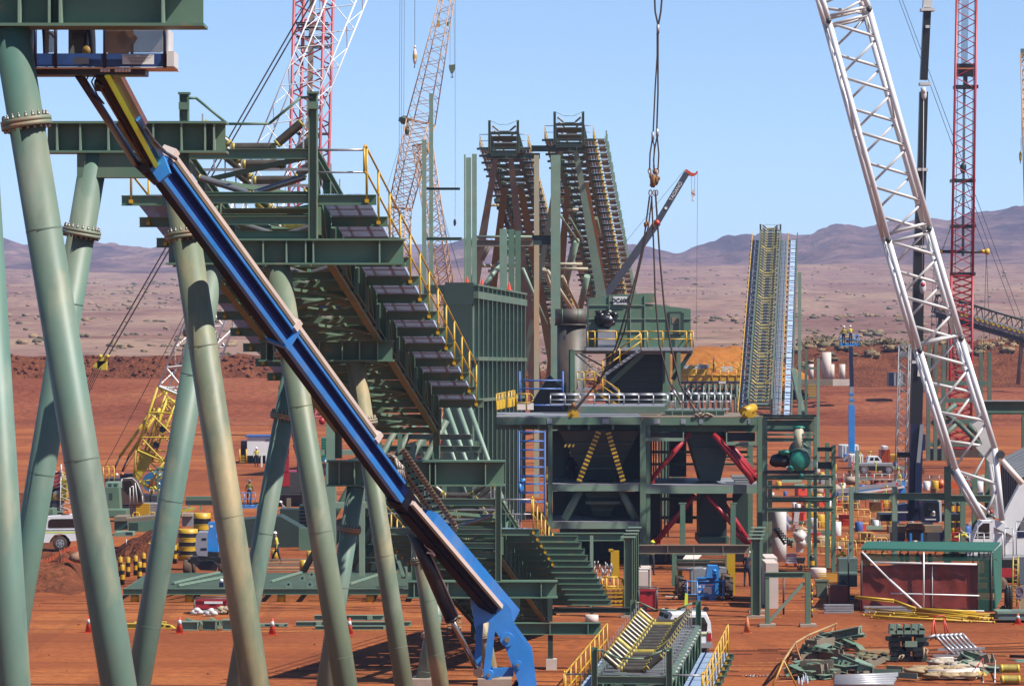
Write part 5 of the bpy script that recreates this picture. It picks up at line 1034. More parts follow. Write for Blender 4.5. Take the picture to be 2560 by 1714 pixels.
# slate telescopic crane with orange head
s=27
root=T('telescopic_crane','slate grey telescopic crane boom with an orange head against the sky','crane',W(1530,gz(s),s),'cranes on the site')
b=MB(); p0,p1,p2=W(1500,760,s),W(1644,555,s),W(1717,432,s); b.bar(p0,p1,0.7,0.66,up=(0,1,0)); b.bar(p1,p2,0.55,0.5,up=(0,1,0)); b.bar(V((p0.x-4.5,p0.y,4)),p0,0.8,0.8,up=(0,1,0)); part(b,'boom',M['boomgrey'],root)
b=MB(); b.ppoly([(1712,425),(1717,423),(1724,428),(1730,432),(1738,433),(1742,427),(1745,429),(1741,437),(1733,441),(1722,439)],s,0.4); part(b,'boom_head',mat('signal_orange',(0.75,0.10,0.02),0.45),root)
b=MB(); t=(p2-p1).normalized(); q=p1.lerp(p2,0.62)-V((0,0.33,0)); pl=MB(); pl.tube(p1.lerp(p2,0.28)-V((0,0.31,0)),p1.lerp(p2,0.28)-V((0,0.27,0)),0.13,14); part(pl,'emblem',M['white'],root); text('lettering','TADANO',M['white'],root,q,0.46,right=t,up=V((-t.z,0,t.x)))
b=MB()
for a in ([(1728,440,s),(1729,474,s)],[(1737,440,s),(1736,474,s)],[(1744,430,s),(1741,850,s)],[(1712,424,s),(1560,610,s)]): ropes(b,a,0.016)
part(b,'hoist_rope',M['cable'],root)
b=MB(); b.ppoly([(1728,475),(1737,474),(1738,486),(1733,495),(1729,490)],s,0.35); b.prism([W(1728,480,s)-V((0,0.01,0)),W(1738,486,s)-V((0,0.01,0)),W(1738,489,s)-V((0,0.01,0)),W(1728,483,s)-V((0,0.01,0))],(0,0.01,0),1); b.pipe([W(1732,494,s),W(1731,498,s),W(1735,500,s),W(1733,503,s),W(1729,501,s)],0.05,5); part(b,'hook_block',[M['offw'],M['fred']],root)
# black telescopic crane on a navy carrier
s=40
root=T('truck_crane','navy truck crane with a black telescopic boom standing upright','crane',W(2290,gz(s),s),'cranes on the site')
for (xa,ya,xb,yb_,w0,nm,m) in ((2320,-20,2317,30,22,'boom_tip','offw'),(2318,20,2309,200,18,'boom_section','black'),(2309,230,2304,420,20,'boom_section','black'),(2304,420,2297,622,23,'boom_section','black'),(2297,622,2293,905,26,'boom_section','black'),(2294,905,2289,1060,29,'boom_section','black'),(2291,1060,2284,1300,32,'boom_base','dblue')):
    b=MB(); b.bar(W(xa,ya,s),W(xb,yb_,s),0.6 if w0<28 else 0.85,w0/s,up=(1,0,0)); part(b,nm,M[m],root)
for x,y,w0 in ((2318,25,34),(2317,68,10),(2311,210,26),(2305,424,26),(2299,617,30),(2293,904,30)): b=MB(); b.pbox(x-w0/2,y-3,x+w0/2,y+4,s,0.9,0,-0.5); part(b,'collar',M['offw'],root)
b=MB(); b.tube(W(2306,220,s)-V((0,0.5,0)),W(2306,235,s)-V((0,0.5,0)),0.16,8); b.blob(W(2308,238,s)-V((0,0.5,0)),0.22,0,8,6,0.1,0,(0.8,0.6,1.5)); b.blob(W(2304,718,s)-V((0,0.6,0)),0.3,0,10,8,0.2,3,(0.7,0.6,1.4)); b.blob(W(2304,712,s)-V((0,0.68,0)),0.16,1,8,6,0.2,3); b.tube(W(2303,700,s)-V((0,0.6,0)),W(2307,235,s)-V((0,0.5,0)),0.02,5); part(b,'hook_block',[M['offw'],M['red']],root)
b=MB(); b.bar(W(2297,915,s)-V((0,0.5,0)),W(2295,940,s)-V((0,0.5,0)),0.1,0.2,up=(1,0,0)); part(b,'boom_lamp',M['beige'],root)
b=MB(); b.bar(W(2302,1060,s)-V((0,0.55,0)),W(2293,1155,s)-V((0,0.55,0)),0.22,0.24,1,up=(1,0,0)); b.bar(W(2293,1155,s)-V((0,0.55,0)),W(2291,1270,s)-V((0,0.55,0)),0.4,0.4,0,up=(1,0,0)); b.pbox(2244,1130,2284,1143,s,0.5,2); b.pbox(2306,1085,2314,1125,s,0.4,0); part(b,'lift_ram',[M['dblue'],M['grey'],M['black']],root)
b=MB(); b.pbox(2242,1262,2312,1300,s,2.4,0); b.pbox(2200,1285,2400,1302,s*0.99,2.4,1); b.pbox(2242,1278,2270,1281,s*1.01,0.05,2); b.ppoly([(2232,1302),(2242,1262),(2268,1258),(2268,1302)],s*1.005,1.5,0); part(b,'carrier',[M['dblue'],M['black'],M['offw']],root)
b=MB(); b.ppoly([(2304,1304),(2306,1250),(2340,1250),(2348,1258),(2350,1300),(2344,1306)],s*1.02,1.8); cb=part(b,'cab',M['dblue'],root)
b=MB(); b.ppoly([(2310,1290),(2311,1255),(2341,1255),(2344,1260),(2344,1290)],s*1.03,0.04); part(b,'windscreen',M['glass'],cb)
b=MB(); b.pbox(2313,1296,2340,1299,s*1.03,0.05); b.blob(W(2334,1280,s*1.035),0.1,0,8,6,0); b.pbox(2327,1283,2338,1289,s*1.035,0.05); part(b,'trim',M['offw'],cb)
b=MB(); b.pbox(2348,1252,2354,1305,s,1.0); part(b,'side_panel',M['offw'],root)
b=MB()
for x0,x1,y0,y1,m in ((2222,2268,1315,1330,0),(2272,2308,1308,1322,1),(2312,2356,1313,1330,0),(2230,2264,1330,1368,2),(2318,2350,1330,1368,2),(2270,2310,1325,1350,2)): b.pbox(x0,y0,x1,y1,s*1.01,1.2,m)
part(b,'outrigger_box',[M['brown'],M['brown'],M['dgrey']],root)
b=MB()
for x in (2275,2303): b.pbox(x,1333,x+5,1358,s*1.05,0.2)
part(b,'jack_leg',M['blue'],root)
b=MB()
for k in range(9): b.prism([W(2180+k*6,1350,s*1.04),W(2184+k*6,1350,s*1.04),W(2180+k*6,1357,s*1.04),W(2176+k*6,1357,s*1.04)],(0,0.05,0),k%2)
b.ppoly([(2258,1356),(2262,1348),(2270,1348),(2266,1356)],s*1.05,0.05,0); part(b,'chevron_bumper',[M['red'],M['white']],root)
# red lattice tower on the right
s=25
root=T('tower_crane','tall dark red lattice crane tower rising behind the white boom','crane',W(2404,gz(s),s),'cranes on the site')
b=MB(); b.lattice(W(2417,-25,s),W(2405,690,s),1.95,2.1,26,0.14,0.05,side=(0.12,1,0),ends=True); b.lattice(W(2405,690,s),W(2400,1120,s),2.1,2.15,26,0.14,0.07,side=(0.12,1,0),cross=True); part(b,'lattice_tower',M['red'],root)
b=MB()
for y in (218,452,566,685): b.pbox(2385 if y<400 else 2377,y-4,2443 if y<400 else 2436,y+4,s,2.0,0,-1.0)
for x in (2395,2434): b.tube(W(x,-20,s)-V((0,0.8,0)),W(x-10,690,s)-V((0,0.8,0)),0.03,5)
b.pbox(2390,160,2434,170,s,0.8,0,-0.5); b.pbox(2392,172,2434,192,s,0.6,0,-0.4); b.pbox(2408,190,2418,215,s,0.4,0,-0.3); part(b,'tower_platform',M['black'],root)
b=MB()
for k in range(8): b.tube(W(2404+k*2.6,-20,s)+V((0,0.1*k-0.4,0)),W(2404+k*2.4-2,160,s)+V((0,0.1*k-0.4,0)),0.022,4)
for k in range(4): b.tube(W(2408+k*2,190,s)+V((0,0.1*k-0.2,0)),W(2404+k*2,640,s)+V((0,0.1*k-0.2,0)),0.03,4)
ropes(b,[(2244,-10,s),(2560,852,s)],0.03); ropes(b,[(2252,-10,s),(2568,835,s)],0.03); part(b,'hoist_rope',M['cable'],root)
b=MB(); b.blob(W(2408,420,s),0.45,0,10,8,0.2,2,(0.7,0.5,1.3)); b.pbox(2395,170,2432,173,s*1.01,0.1,1); part(b,'hook_block',[M['black'],M['coneo']],root)
for x0 in (2322,2340,2360): b=MB(); b.pbar((x0,860),(x0-2,1150),s*1.08,9,0.4); part(b,'base_leg',M['greend'],root)
b=MB()
for y,x0,x1 in ((957,2348,2470),(1000,2320,2440),(1053,2332,2470),(1110,2320,2480)): b.pbox(x0,y-5,x1,y+6,s*1.06,0.5)
for xa,ya,xb,yb_ in ((2330,1010,2400,1060),(2390,1010,2330,1060),(2340,1110,2390,1060),(2450,1110,2400,1060),(2470,1110,2420,1060)): b.tube(W(xa,ya,s*1.06),W(xb,yb_,s*1.06),0.25,8)
for x in (2448,2470): b.pbox(x,880,x+9,1140,s*1.05,0.4)
part(b,'base_frame',M['greend'],root)
b=MB(); b.pbox(2326,1122,2358,1168,s,2.0,0); b.pbox(2358,1112,2470,1150,s*0.98,2.0,1); part(b,'ballast',[M['dgrey'],mat('dark_brown',(0.10,0.05,0.03),0.8)],root)  # right block in one even dark brown
b=MB(); b.tube(W(2352,629,s),W(2466,629,s),0.16,8,mi=0); b.blob(W(2468,629,s),0.32,1,8,6,0.3); b.tube(W(2350,629,s),W(2356,629,s),0.2,8,mi=1); b.tube(W(2452,628,s),W(2462,629,s),0.2,8,mi=1)
ropes(b,[(2356,626,s),(2404,490,s)],0.03); ropes(b,[(2464,626,s),(2412,490,s)],0.03)
for x,x2 in ((2334,2326),(2336,2344),(2465,2458),(2467,2476)): ropes(b,[(x,632,s),(x,660,s),(x2,900,s)],0.025)
one(b,'spreader_bar',[M['black'],M['yellow']],'dark spreader bar with yellow ends hanging at the red tower','lifting beam',loc=W(2410,629,s))
# white lattice boom crane at right
s=46
root=T('boom_crane','white crane with a wide white lattice boom leaning across the right side','crane',W(2480,gz(s),s),'cranes on the site')
pts=[((2045,-40),(2150,-40)),((2072,52),(2173,24)),((2221,598),(2325,570)),((2300,876),(2403,845)),((2390,1172),(2487,1120)),((2462,1300),(2505,1300))]
b=MB(); bb=MB()
for f in (0.0,2.3):
    for (a,c),(a2,c2) in zip(pts,pts[1:]):
        b.tube(W(*a,s)+V((0,f,0)),W(*a2,s)+V((0,f,0)),0.155,10); b.tube(W(*c,s)+V((0,f,0)),W(*c2,s)+V((0,f,0)),0.165,10)
part(b,'boom_chord',M['white'],root)
for i,((a,c),(a2,c2),n) in enumerate(zip(pts,pts[1:],(1,4,2,2,1))):
    L2=lambda p,p2,t: V((*p,0)).lerp(V((*p2,0)),t)
    for f,of in ((0.0,0.0),(2.3,0.5)):
        for k in range(n):
            p=L2(a,a2,min(1,(k+of+0.04)/n)); q=L2(c,c2,min(1,(k+of+0.50)/n)); r_=L2(a,a2,min(1,(k+of+0.96)/n))
            bb.tube(W(p.x,p.y,s)+V((0,f,0)),W(q.x,q.y,s)+V((0,f,0)),0.09,7)
            if k+of+0.96<=n: bb.tube(W(q.x,q.y+5,s)+V((0,f,0)),W(r_.x,r_.y,s)+V((0,f,0)),0.07,7)
        if of: q0=L2(c,c2,0.02); p0=L2(a,a2,0.48/n); bb.tube(W(q0.x,q0.y,s)+V((0,f,0)),W(p0.x,p0.y,s)+V((0,f,0)),0.07,7)
    for (p,e) in ((a,0),(c,0)): bb.tube(W(*p,s),W(*p,s)+V((0,2.3,0)),0.09,7)
    for k in range(n):
        for (p,p2) in ((a,a2),(c,c2)): q0=L2(p,p2,k/n); q1=L2(p,p2,(k+1)/n); u,v=(0,2.3) if k%2 else (2.3,0); bb.tube(W(q0.x,q0.y,s)+V((0,u,0)),W(q1.x,q1.y,s)+V((0,v,0)),0.05,6)
for (x,y,x2,y2) in ((2073,40,2170,16),(2077,62,2174,36),(2222,584,2322,556),(2226,606,2326,580),(2302,862,2400,836)):
    for f in (0.0,2.3): bb.tube(W(x,y,s)+V((0,f,0)),W(x2,y2,s)+V((0,f,0)),0.09,7)
part(bb,'boom_lacing',M['offw'],root)
b=MB()
for (x,y) in ((2072,53),(2173,24),(2221,600),(2323,572),(2300,876),(2403,846)): b.blob(W(x,y,s)-V((0,0.12,0)),0.16,0,8,6,0.2); 
part(b,'pin_joint',M['dgrey'],root)
b=MB(); b.ppoly([(2428,1060),(2455,1030),(2478,1110),(2490,1160),(2478,1160),(2440,1118),(2456,1110),(2440,1070)],s*0.995,0.3); b.ppoly([(2395,850),(2425,880),(2432,878),(2410,845)],s,0.4); part(b,'gusset',M['offw'],root)
b=MB(); b.tube(W(2500,1135,s)-V((0,0.4,0)),W(2500,1135,s)+V((0,0.3,0)),0.22,14); b.tube(W(2504,1150,s),W(2556,1208,s),0.16,8,mi=1); part(b,'luffing_link',[M['dgrey'],M['beige']],root)
b=MB(); b.bar(W(2575,1215,s)+V((0,0.6,0)),W(2515,1330,s)+V((0,0.6,0)),0.7,1.0,up=(1,0,0)); b.pbox(2485,1308,2512,1396,s,2.0,0,0.3); b.pbox(2512,1335,2600,1390,s,2.5,0,0.6); b.ppoly([(2450,1302),(2480,1296),(2512,1308),(2512,1330),(2470,1310)],s,1.2); part(b,'superstructure',M['white'],root)
b=MB(); b.pbox(2541,1328,2600,1345,s*1.005,0.1); part(b,'navy_stripe',M['dblue'],root)
b=MB(); b.ppoly([(2424,1394),(2434,1345),(2446,1314),(2456,1302),(2484,1302),(2484,1394)],s*1.02,1.4); cb=part(b,'cab',M['white'],root)
b=MB(); b.ppoly([(2436,1346),(2448,1316),(2458,1307),(2474,1307),(2474,1346)],s*1.03,0.05); part(b,'window',M['glass'],cb)
b=MB(); b.pbox(2443,1310,2445.5,1346,s*1.033,0.03); b.pbox(2436,1340,2474,1342,s*1.033,0.03); part(b,'window_bar',M['offw'],cb)
text('lettering','AFS',M['dblue'],cb,W(2464,1361,s*1.03)-V((0,0.06,0)),0.24)
b=MB(); b.prism([W(2445,1366,s*1.03)-V((0,0.05,0)),W(2453,1357,s*1.03)-V((0,0.05,0)),W(2456,1359,s*1.03)-V((0,0.05,0)),W(2450,1366,s*1.03)-V((0,0.05,0))],(0,0.03,0)); part(b,'emblem',M['red'],cb)
b=MB(); b.rail([W(x,1396,s*1.06) for x in (2398,2424,2460,2484,2506)],(0,0,1),1.32,0.026); b.rail([W(x,1390,s*1.06) for x in (2512,2533)],(0,0,1),1.45,0.026); b.rail([W(x,1390,s*1.05) for x in (2541,2580)],(0,0,1),1.8,0.026); part(b,'handrail',M['galv'],root)
b=MB(); b.pbox(2395,1393,2600,1398,s*1.06,2.5,0,0); b.tube(W(2478,1274,s*1.02),W(2478,1284,s*1.02),0.08,8,mi=1); b.tube(W(2478,1284,s*1.02),W(2478,1291,s*1.02),0.08,8,mi=2); b.blob(W(2486,1292,s*1.02),0.1,0,8,6,0); part(b,'deck',[M['grey'],M['red'],M['green']],root)
b=MB(); b.pbox(2478,1398,2600,1450,s*1.02,2.6,0,0.2); b.pbox(2488,1420,2540,1442,s*1.06,0.6,1); part(b,'undercarriage',[M['black'],M['red']],root)
b=MB(); b.lathe(W(2494,1462,s*1.04)+V((0,-0.2,0)),[(0.3,0),(0.52,0.03),(0.52,0.4),(0.3,0.43)],20,axis=(0,1,0)); b.lathe(W(2494,1462,s*1.04)+V((1.6,-0.2,0)),[(0.3,0),(0.52,0.03),(0.52,0.4),(0.3,0.43)],20,axis=(0,1,0)); part(b,'wheel',M['rubber'],root)
# lattice boom at the right edge, and its hook
s=24
root=T('lattice_crane','slim yellow lattice boom with green tip at the far right edge','crane',W(2570,gz(s),s),'cranes on the site')
b=MB(); b.lattice(W(2561,135,s),W(2578,560,s),0.75,1.2,18,0.07,0.04,side=(0.2,1,0),cross=True); b.lattice(W(2578,560,s),W(2590,1136,s),1.2,1.2,18,0.07,0.04); part(b,'boom',M['orange'],root)
b=MB(); b.pbox(2553,122,2572,145,s,0.5); part(b,'boom_tip',M['greend'],root)
b=MB(); ropes(b,[(2552,345,s),(2553,378,s)],0.02); p=W(2551,392,s); b.lathe(p-V((0,0,0.5)),[(0.06,0),(0.14,0.3),(0.14,0.8),(0.05,1.1)],10,mi=1); b.pipe([p-V((0,0,0.5)),p-V((0.05,0,0.62)),p-V((-0.08,0,0.7))],0.04,5,2); ropes(b,[(2553,378,s),(2556,180,s)],0.015); part(b,'hook_ball',[M['cable'],M['hiy'],M['black']],root)
# grey mast, truss gallery and grey shed at the right
s=30
b=MB(); b.lattice(W(2262,862,s),W(2252,1200,s),0.85,0.85,16,0.05,0.03,side=(0.3,1,0)); b.pbox(2246,862,2280,866,s,0.6); b.pbox(2250,878,2276,892,s,0.5); b.lattice(W(2252,1200,s),W(2250,1222,s),0.85,0.85,2,0.05,0.03); b.box(V((W(2250,0,s).x,300,0.3)),(1.4,1.4,0.6))
one(b,'lattice_mast',M['grey'],'slim grey lattice mast left of the black telescopic boom','mast',loc=V((W(2250,0,s).x,300,0)))
s=17.5
root=T('truss_gallery','far dark truss conveyor gallery descending to the right edge','conveyor',W(2400,gz(s),s))
b=MB(); p,q=W(2338,758,s),W(2600,835,s); b.lattice(p,q,2.5,2.5,14,0.14,0.08,side=(0,1,0)); part(b,'truss',M['dgrey'],root)
b=MB(); b.bar(p-V((0,1.3,0.6)),q-V((0,1.3,0.6)),0.1,1.0,0); 
for k in range(60): a=p.lerp(q,(k+0.5)/60); b.box(a-V((0,1.5,0.25+0.2*(k%3))),(0.35,0.2,0.25),k%3)
part(b,'side_walkway',[M['grey'],M['rolly'],M['yellow']],root)
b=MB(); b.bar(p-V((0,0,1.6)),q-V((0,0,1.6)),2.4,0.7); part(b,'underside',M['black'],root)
b=MB()
for x0,x1 in ((2352,2322),(2372,2395),(2380,2360),(2560,2545)): b.tube(W(x0,790,s),W(x1,gz(s)-85,s),0.3,8)
part(b,'trestle_leg',M['brown'],root)
s=40
root=T('grey_shed','grey ribbed metal shed cut off by the right edge','shed',W(2560,gz(s),s))
P0=W(2505,1158,s); P1=W(2560,1200,s)
b=MB(); zt=P0.z
ridge0=W(2560,1112,s*0.95); 
b.raw([W(2502,1150,s),W(2549,1196,s*1.08),W(2640,1160,s*1.08),W(2590,1105,s)],[(0,1,2,3)]); b.raw([W(2502,1150,s)-V((0,0,0.12)),W(2549,1196,s*1.08)-V((0,0,0.12)),W(2640,1160,s*1.08)-V((0,0,0.12)),W(2590,1105,s)-V((0,0,0.12))],[(3,2,1,0)])
A_,B_=W(2502,1150,s),W(2549,1196,s*1.08); C_,D_=W(2590,1105,s),W(2640,1160,s*1.08)
for k in range(10): b.bar(A_.lerp(B_,k/9)+V((0,0,0.04)),C_.lerp(D_,k/9)+V((0,0,0.04)),0.12,0.07)
part(b,'roof',M['grey'],root)
b=MB(); b.face([A_,B_,V((B_.x,B_.y,0)),V((A_.x,A_.y,0))]); b.face([B_,D_,V((D_.x,D_.y,0)),V((B_.x,B_.y,0))]); b.face([D_,C_,V((C_.x,C_.y,0)),V((D_.x,D_.y,0))]); b.face([C_,A_,V((A_.x,A_.y,0)),V((C_.x,C_.y,0))])
for k in range(8): q=A_.lerp(B_,(k+0.5)/8); b.bar(q-V((0.03,0.03,0)),V((q.x-0.03,q.y-0.03,0)),0.07,0.07)
part(b,'wall',mat('shed_wall',(0.16,0.17,0.19),0.6),root)
# the four-leg lifting sling in the middle
root=T('lifting_sling','four-leg wire rope sling with rusty shackles hanging over the building','lifting sling',W(1634,470,s:=44))
b=MB(); ropes(b,[(1636,-20,s),(1638,30,s),(1645,62,s)],0.055); ropes(b,[(1656,-20,s),(1652,30,s),(1646,62,s)],0.055); ropes(b,[(1643,62,s),(1643,140,s),(1638,220,s),(1633,330,s)],0.045); ropes(b,[(1645,84,s),(1645,230,s),(1642,325,s)],0.05)
ropes(b,[(1631,348,s),(1625,385,s),(1624,425,s)],0.045); ropes(b,[(1631,348,s),(1636,365,s),(1634,420,s)],0.04); ropes(b,[(1643,340,s),(1637,370,s),(1634,400,s),(1636,425,s)],0.045); ropes(b,[(1643,340,s),(1647,385,s),(1645,425,s)],0.045)
ropes(b,[(1624,490,s),(1615,560,s),(1608,612,s),(1590,690,s),(1565,780,s),(1538,870,s),(1500,950,s),(1437,1022,s)],0.05); ropes(b,[(1630,490,s),(1622,560,s),(1605,640,s),(1582,740,s),(1560,830,s),(1530,905,s),(1460,1000,s),(1440,1024,s)],0.045)
ropes(b,[(1629,490,s),(1632,560,s),(1635,640,s),(1638,740,s),(1648,860,s),(1672,950,s),(1702,1012,s)],0.05); ropes(b,[(1639,486,s),(1644,560,s),(1650,650,s),(1660,760,s),(1676,860,s),(1700,960,s),(1742,1036,s)],0.055); ropes(b,[(1715,985,s),(1760,1036,s)],0.04); ropes(b,[(1680,960,s),(1712,1010,s)],0.035)
part(b,'wire_rope',M['rope'],root)
b=MB()
for x,y,y2 in ((1645,62,84),(1632,330,350),(1643,322,342),(1683,975,992),(1718,975,990)): b.tube(W(x,y,s)-V((0,0.04,0)),W(x+(9 if y>900 else 0),y2,s)-V((0,0.04,0)),0.085,10)
part(b,'swage',M['galv'],root)
for k,(x,y,r,sc) in enumerate(((1634,452,0.24,(0.8,0.6,1.4)),(1641,450,0.2,(0.7,0.6,1.5)),(1627,440,0.13,(0.7,0.6,1.6)),(1645,446,0.12,(1,0.7,1)),(1630,462,0.14,(1,0.7,1)),(1638,430,0.12,(1,0.7,1.2)),(1614,562,0.1,(1,0.8,1.6)),(1620,560,0.09,(1,0.8,1.6)),(1633,562,0.09,(1,0.8,1.8)),(1642,556,0.15,(1.1,0.8,1)),(1433,1012,0.12,(1,1,1.6)),(1497,950,0.13,(1,1,1.5)),(1487,960,0.12,(1,1,1.5)))):
    b=MB(); b.blob(W(x,y,s)-V((0,0.05,0)),r,0,10,8,0.45,k,sc); part(b,'shackle',M['shackle'] if k!=9 else M['cone'],root)
for x in (1626,1636,1641): b=MB(); c=W(x,482,s); n=10; b.pipe([c+V((0.09*math.cos(i*2*math.pi/n),0,0.16*math.sin(i*2*math.pi/n))) for i in range(n+1)],0.035,6); part(b,'ring',M['shackle'],root)
for x in (1624,1636,1643): b=MB(); c=W(x,428,s); n=10; b.pipe([c+V((0.08*math.cos(i*2*math.pi/n),0,0.16*math.sin(i*2*math.pi/n))) for i in range(n+1)],0.035,6); part(b,'ring',M['shackle'],root)
# ---------------------------------------------------------------- people
def person(label, loc, heading, lean=0.0, legs=(0.12,-0.12), arms=((0.15,0.35),(0.15,0.35)), shirt='hiy', pants='navy', hat='white', brim=False, knees=(0.05,0.05), group='workers on the site', crouch=0.0, hatname='hard_hat'):
    """body grown as one skinned surface; x right, -y front"""
    R=Matrix.Rotation(heading,3,'Z'); loc=V(loc); vs=[]; es=[]; rd=[]; tg=[]
    def add(p,r,par=None,t='shirt'):
        vs.append(V(p)); rd.append(r); 
        if par is not None: es.append((par,len(vs)-1)); tg.append(t)
        return len(vs)-1
    hip=0.95-crouch; L=V((0,-math.sin(lean),math.cos(lean)))
    pel=add((0,0,hip),0.135)
    w1=add(V((0,0,hip))+L*0.16,0.135,pel,'pants'); ch=add(V((0,0,hip))+L*0.36,0.155,w1); nk0=add(V((0,0,hip))+L*0.52,0.10,ch); nk=add(V((0,0,hip))+L*0.59,0.058,nk0,'skin')
    hd=V((0,0,hip))+L*0.70+V((0,-0.03,0)); h1=add(hd,0.085,nk,'skin'); h2=add(hd+L*0.08,0.088,h1,'skin')
    hands=[]
    for i,sx in enumerate((-1,1)):
        sh=add(V((sx*0.20,0,hip))+L*0.49,0.068,nk0); sw,bd=arms[i]; sp=V((sx*0.20,0,hip))+L*0.49
        d1=V((sx*0.22,-math.sin(sw),-math.cos(sw))).normalized(); el=add(sp+d1*0.29,0.048,sh); d2=V((sx*0.02,-math.sin(sw+bd),-math.cos(sw+bd))).normalized(); wr=add(sp+d1*0.29+d2*0.24,0.034,el); hp=sp+d1*0.29+d2*0.24
        pa=add(hp+d2*0.06,0.036,wr,'skin'); hands.append((hp+d2*0.07,d2,sx))
        kn=V((sx*0.11,0,hip-0.02)); a=legs[i]; k=knees[i]
        t=add(kn,0.098,pel,'pants'); ll=(0.46 if crouch==0 else 0.44)
        kp=kn+V((sx*0.01,-math.sin(a+k),-math.cos(a+k)))*ll; kv=add(kp,0.066,t,'pants'); 
        ap=kp+V((0,-math.sin(a-k),-math.cos(a-k)))*(0.42)
        if crouch: ap=V((ap.x,ap.y,0.08))
        av=add(ap,0.05,kv,'pants'); add(ap+V((0,0,-0.035)),0.05,av,'boot'); tv=add(ap+V((0,-0.15,-0.05)),0.04,len(vs)-1,'boot')
    lo=min(v.z for v in vs)-0.038
    me=bpy.data.meshes.new('person'); me.from_pydata([tuple(v) for v in vs],es,[]); o=bpy.data.objects.new('person',me); C.objects.link(o)
    sk=o.modifiers.new('s','SKIN'); sk.use_smooth_shade=True
    for i,sv in enumerate(me.skin_vertices[0].data): sv.radius=(rd[i],rd[i]*(0.78 if i in (pel,w1,ch) else 0.95)); sv.use_root=(i==pel)
    sb=o.modifiers.new('b','SUBSURF'); sb.levels=1; sb.render_levels=1
    dg=bpy.context.evaluated_depsgraph_get(); ev=bpy.data.meshes.new_from_object(o.evaluated_get(dg)); bpy.data.objects.remove(o)
    mb=MB(); mi={'shirt':0,'pants':1,'skin':2,'boot':3}
    P=[v.co.copy() for v in ev.vertices]
    for pl in ev.polygons:
        c=pl.center; best=(9,0)
        for (a,b),t in zip(es,tg):
            A,B=vs[a],vs[b]; ab=B-A; f=max(0,min(1,(c-A).dot(ab)/max(ab.length_squared,1e-9))); dd=(c-(A+ab*f)).length-0.3*min(rd[a],rd[b])
            if dd<best[0]: best=(dd,mi[t])
        mb.m.append(best[1]); mb.sm.append(True); mb.f.append(tuple(pl.vertices))
    mb.v=P
    for hp,d,sx in hands:                                            # four fingers and a thumb, slightly curled
        u=V((1,0,0)); f=d.cross(u).normalized()
        for k,(ln) in enumerate((0.07,0.08,0.075,0.06)):
            b0=hp+f*(0.03-0.02*k); b1=b0+d*ln*0.55+u*(-sx)*0.008; b2=b1+d*ln*0.35-u*sx*0.03; mb.tube(b0-d*0.02,b1,0.0095,6,0.009,mi=2); mb.tube(b1,b2,0.009,6,0.007,mi=2)
        b0=hp-d*0.03+f*0.03; mb.tube(b0,b0+f*0.035+d*0.03,0.011,6,0.009,mi=2); mb.tube(b0+f*0.035+d*0.03,b0+f*0.03+d*0.065,0.009,6,0.007,mi=2)
    fd=V((0,-1,0)); up=L; fc=hd+L*0.05                                # nose, eyes, mouth, ears
    mb.blob(fc+fd*0.095-up*0.015,0.016,2,6,5,0,0,(0.8,1,1.4)); 
    for sx in (-1,1): mb.blob(fc+fd*0.085+V((sx*0.032,0,0))+up*0.012,0.011,4,6,4,0); mb.blob(fc+V((sx*0.088,0.01,0)),0.024,2,6,4,0,0,(0.4,0.8,1.3))
    mb.blob(fc+fd*0.088-up*0.055,0.016,5,6,4,0,0,(1.5,0.5,0.4))
    mb.v=[loc+R@(v-V((0,0,lo))) for v in mb.v]
    root=one(mb,'person',[M[shirt],M[pants],M['skin'],M['black'],M['ink'],M['fred']],label,'person',group,loc=loc)
    def tr(p): return loc+R@(V(p)-V((0,0,lo)))
    b=MB(); hc=hd+L*0.115
    b.lathe(tr(hc),[(0.118,-0.02),(0.122,0.0),(0.115,0.05),(0.085,0.095),(0.03,0.12)],14)
    if brim: b.lathe(tr(hc),[(0.24,-0.005),(0.24,0.008)],16)
    else: b.box(tr(hc+V((0,-0.13,-0.005))),(0.14,0.1,0.015),0,heading)
    part(b,'sun_hat' if brim else 'hard_hat',M[hat],root)
    if shirt in ('hiy','hiviz','olive'):
        b=MB(); c=V((0,0,hip))+L*0.24; n=14
        for z in (0.0,): 
            pts=[tr(c+V((0.165*math.cos(2*math.pi*i/n),0.13*math.sin(2*math.pi*i/n),0))) for i in range(n+1)]
            for p,q in zip(pts,pts[1:]): b.bar(p,q,0.012,0.05)
        part(b,'reflective_band',M['offw'],root)
    bpy.data.meshes.remove(ev); return root
def GP(x,s): p=W(x,gz(s),s); return V((p.x,p.y,0.0))
PI=math.pi
person('worker in white hard hat and yellow top walking left behind the steel grid',GP(693,43.5),-PI/2,0.12,(0.42,-0.3),((0.5,0.5),(-0.2,0.3)))
person('worker in lime top and navy trousers standing between the portal rows',GP(1629,45.5),PI*0.75,0.05,(0.03,-0.03),((0.8,0.6),(0.5,0.8)),shirt='hiviz',hat='hiviz')
person('worker in dark clothes half hidden by the right portal row',GP(1868,47.5),PI*0.9,0.25,(0.1,-0.15),((0.7,0.5),(0.5,0.5)),shirt='navy',hat='white')
person('worker in broad hat and olive top riding the small blue lift',W(623,1262,33.5),PI,0.1,(0.0,0.0),((0.45,0.2),(0.45,0.2)),shirt='olive',hat='hair',brim=True)
person('worker in yellow shirt and jeans bending over beside the white crane cab',W(2424,1394,45.5),-PI/2,0.75,(0.0,-0.1),((1.0,0.4),(1.0,0.4)),shirt='hiy',pants='denim',hat='fred')
person('left worker in the raised blue basket, yellow top and white hard hat',W(2109,862,25),PI*0.8,0.05,(0.03,-0.03))
person('right worker in the raised blue basket, arms busy over the rail',W(2127,861,25.2),PI*1.1,0.15,(0.03,-0.03),((0.7,0.9),(0.7,0.9)))
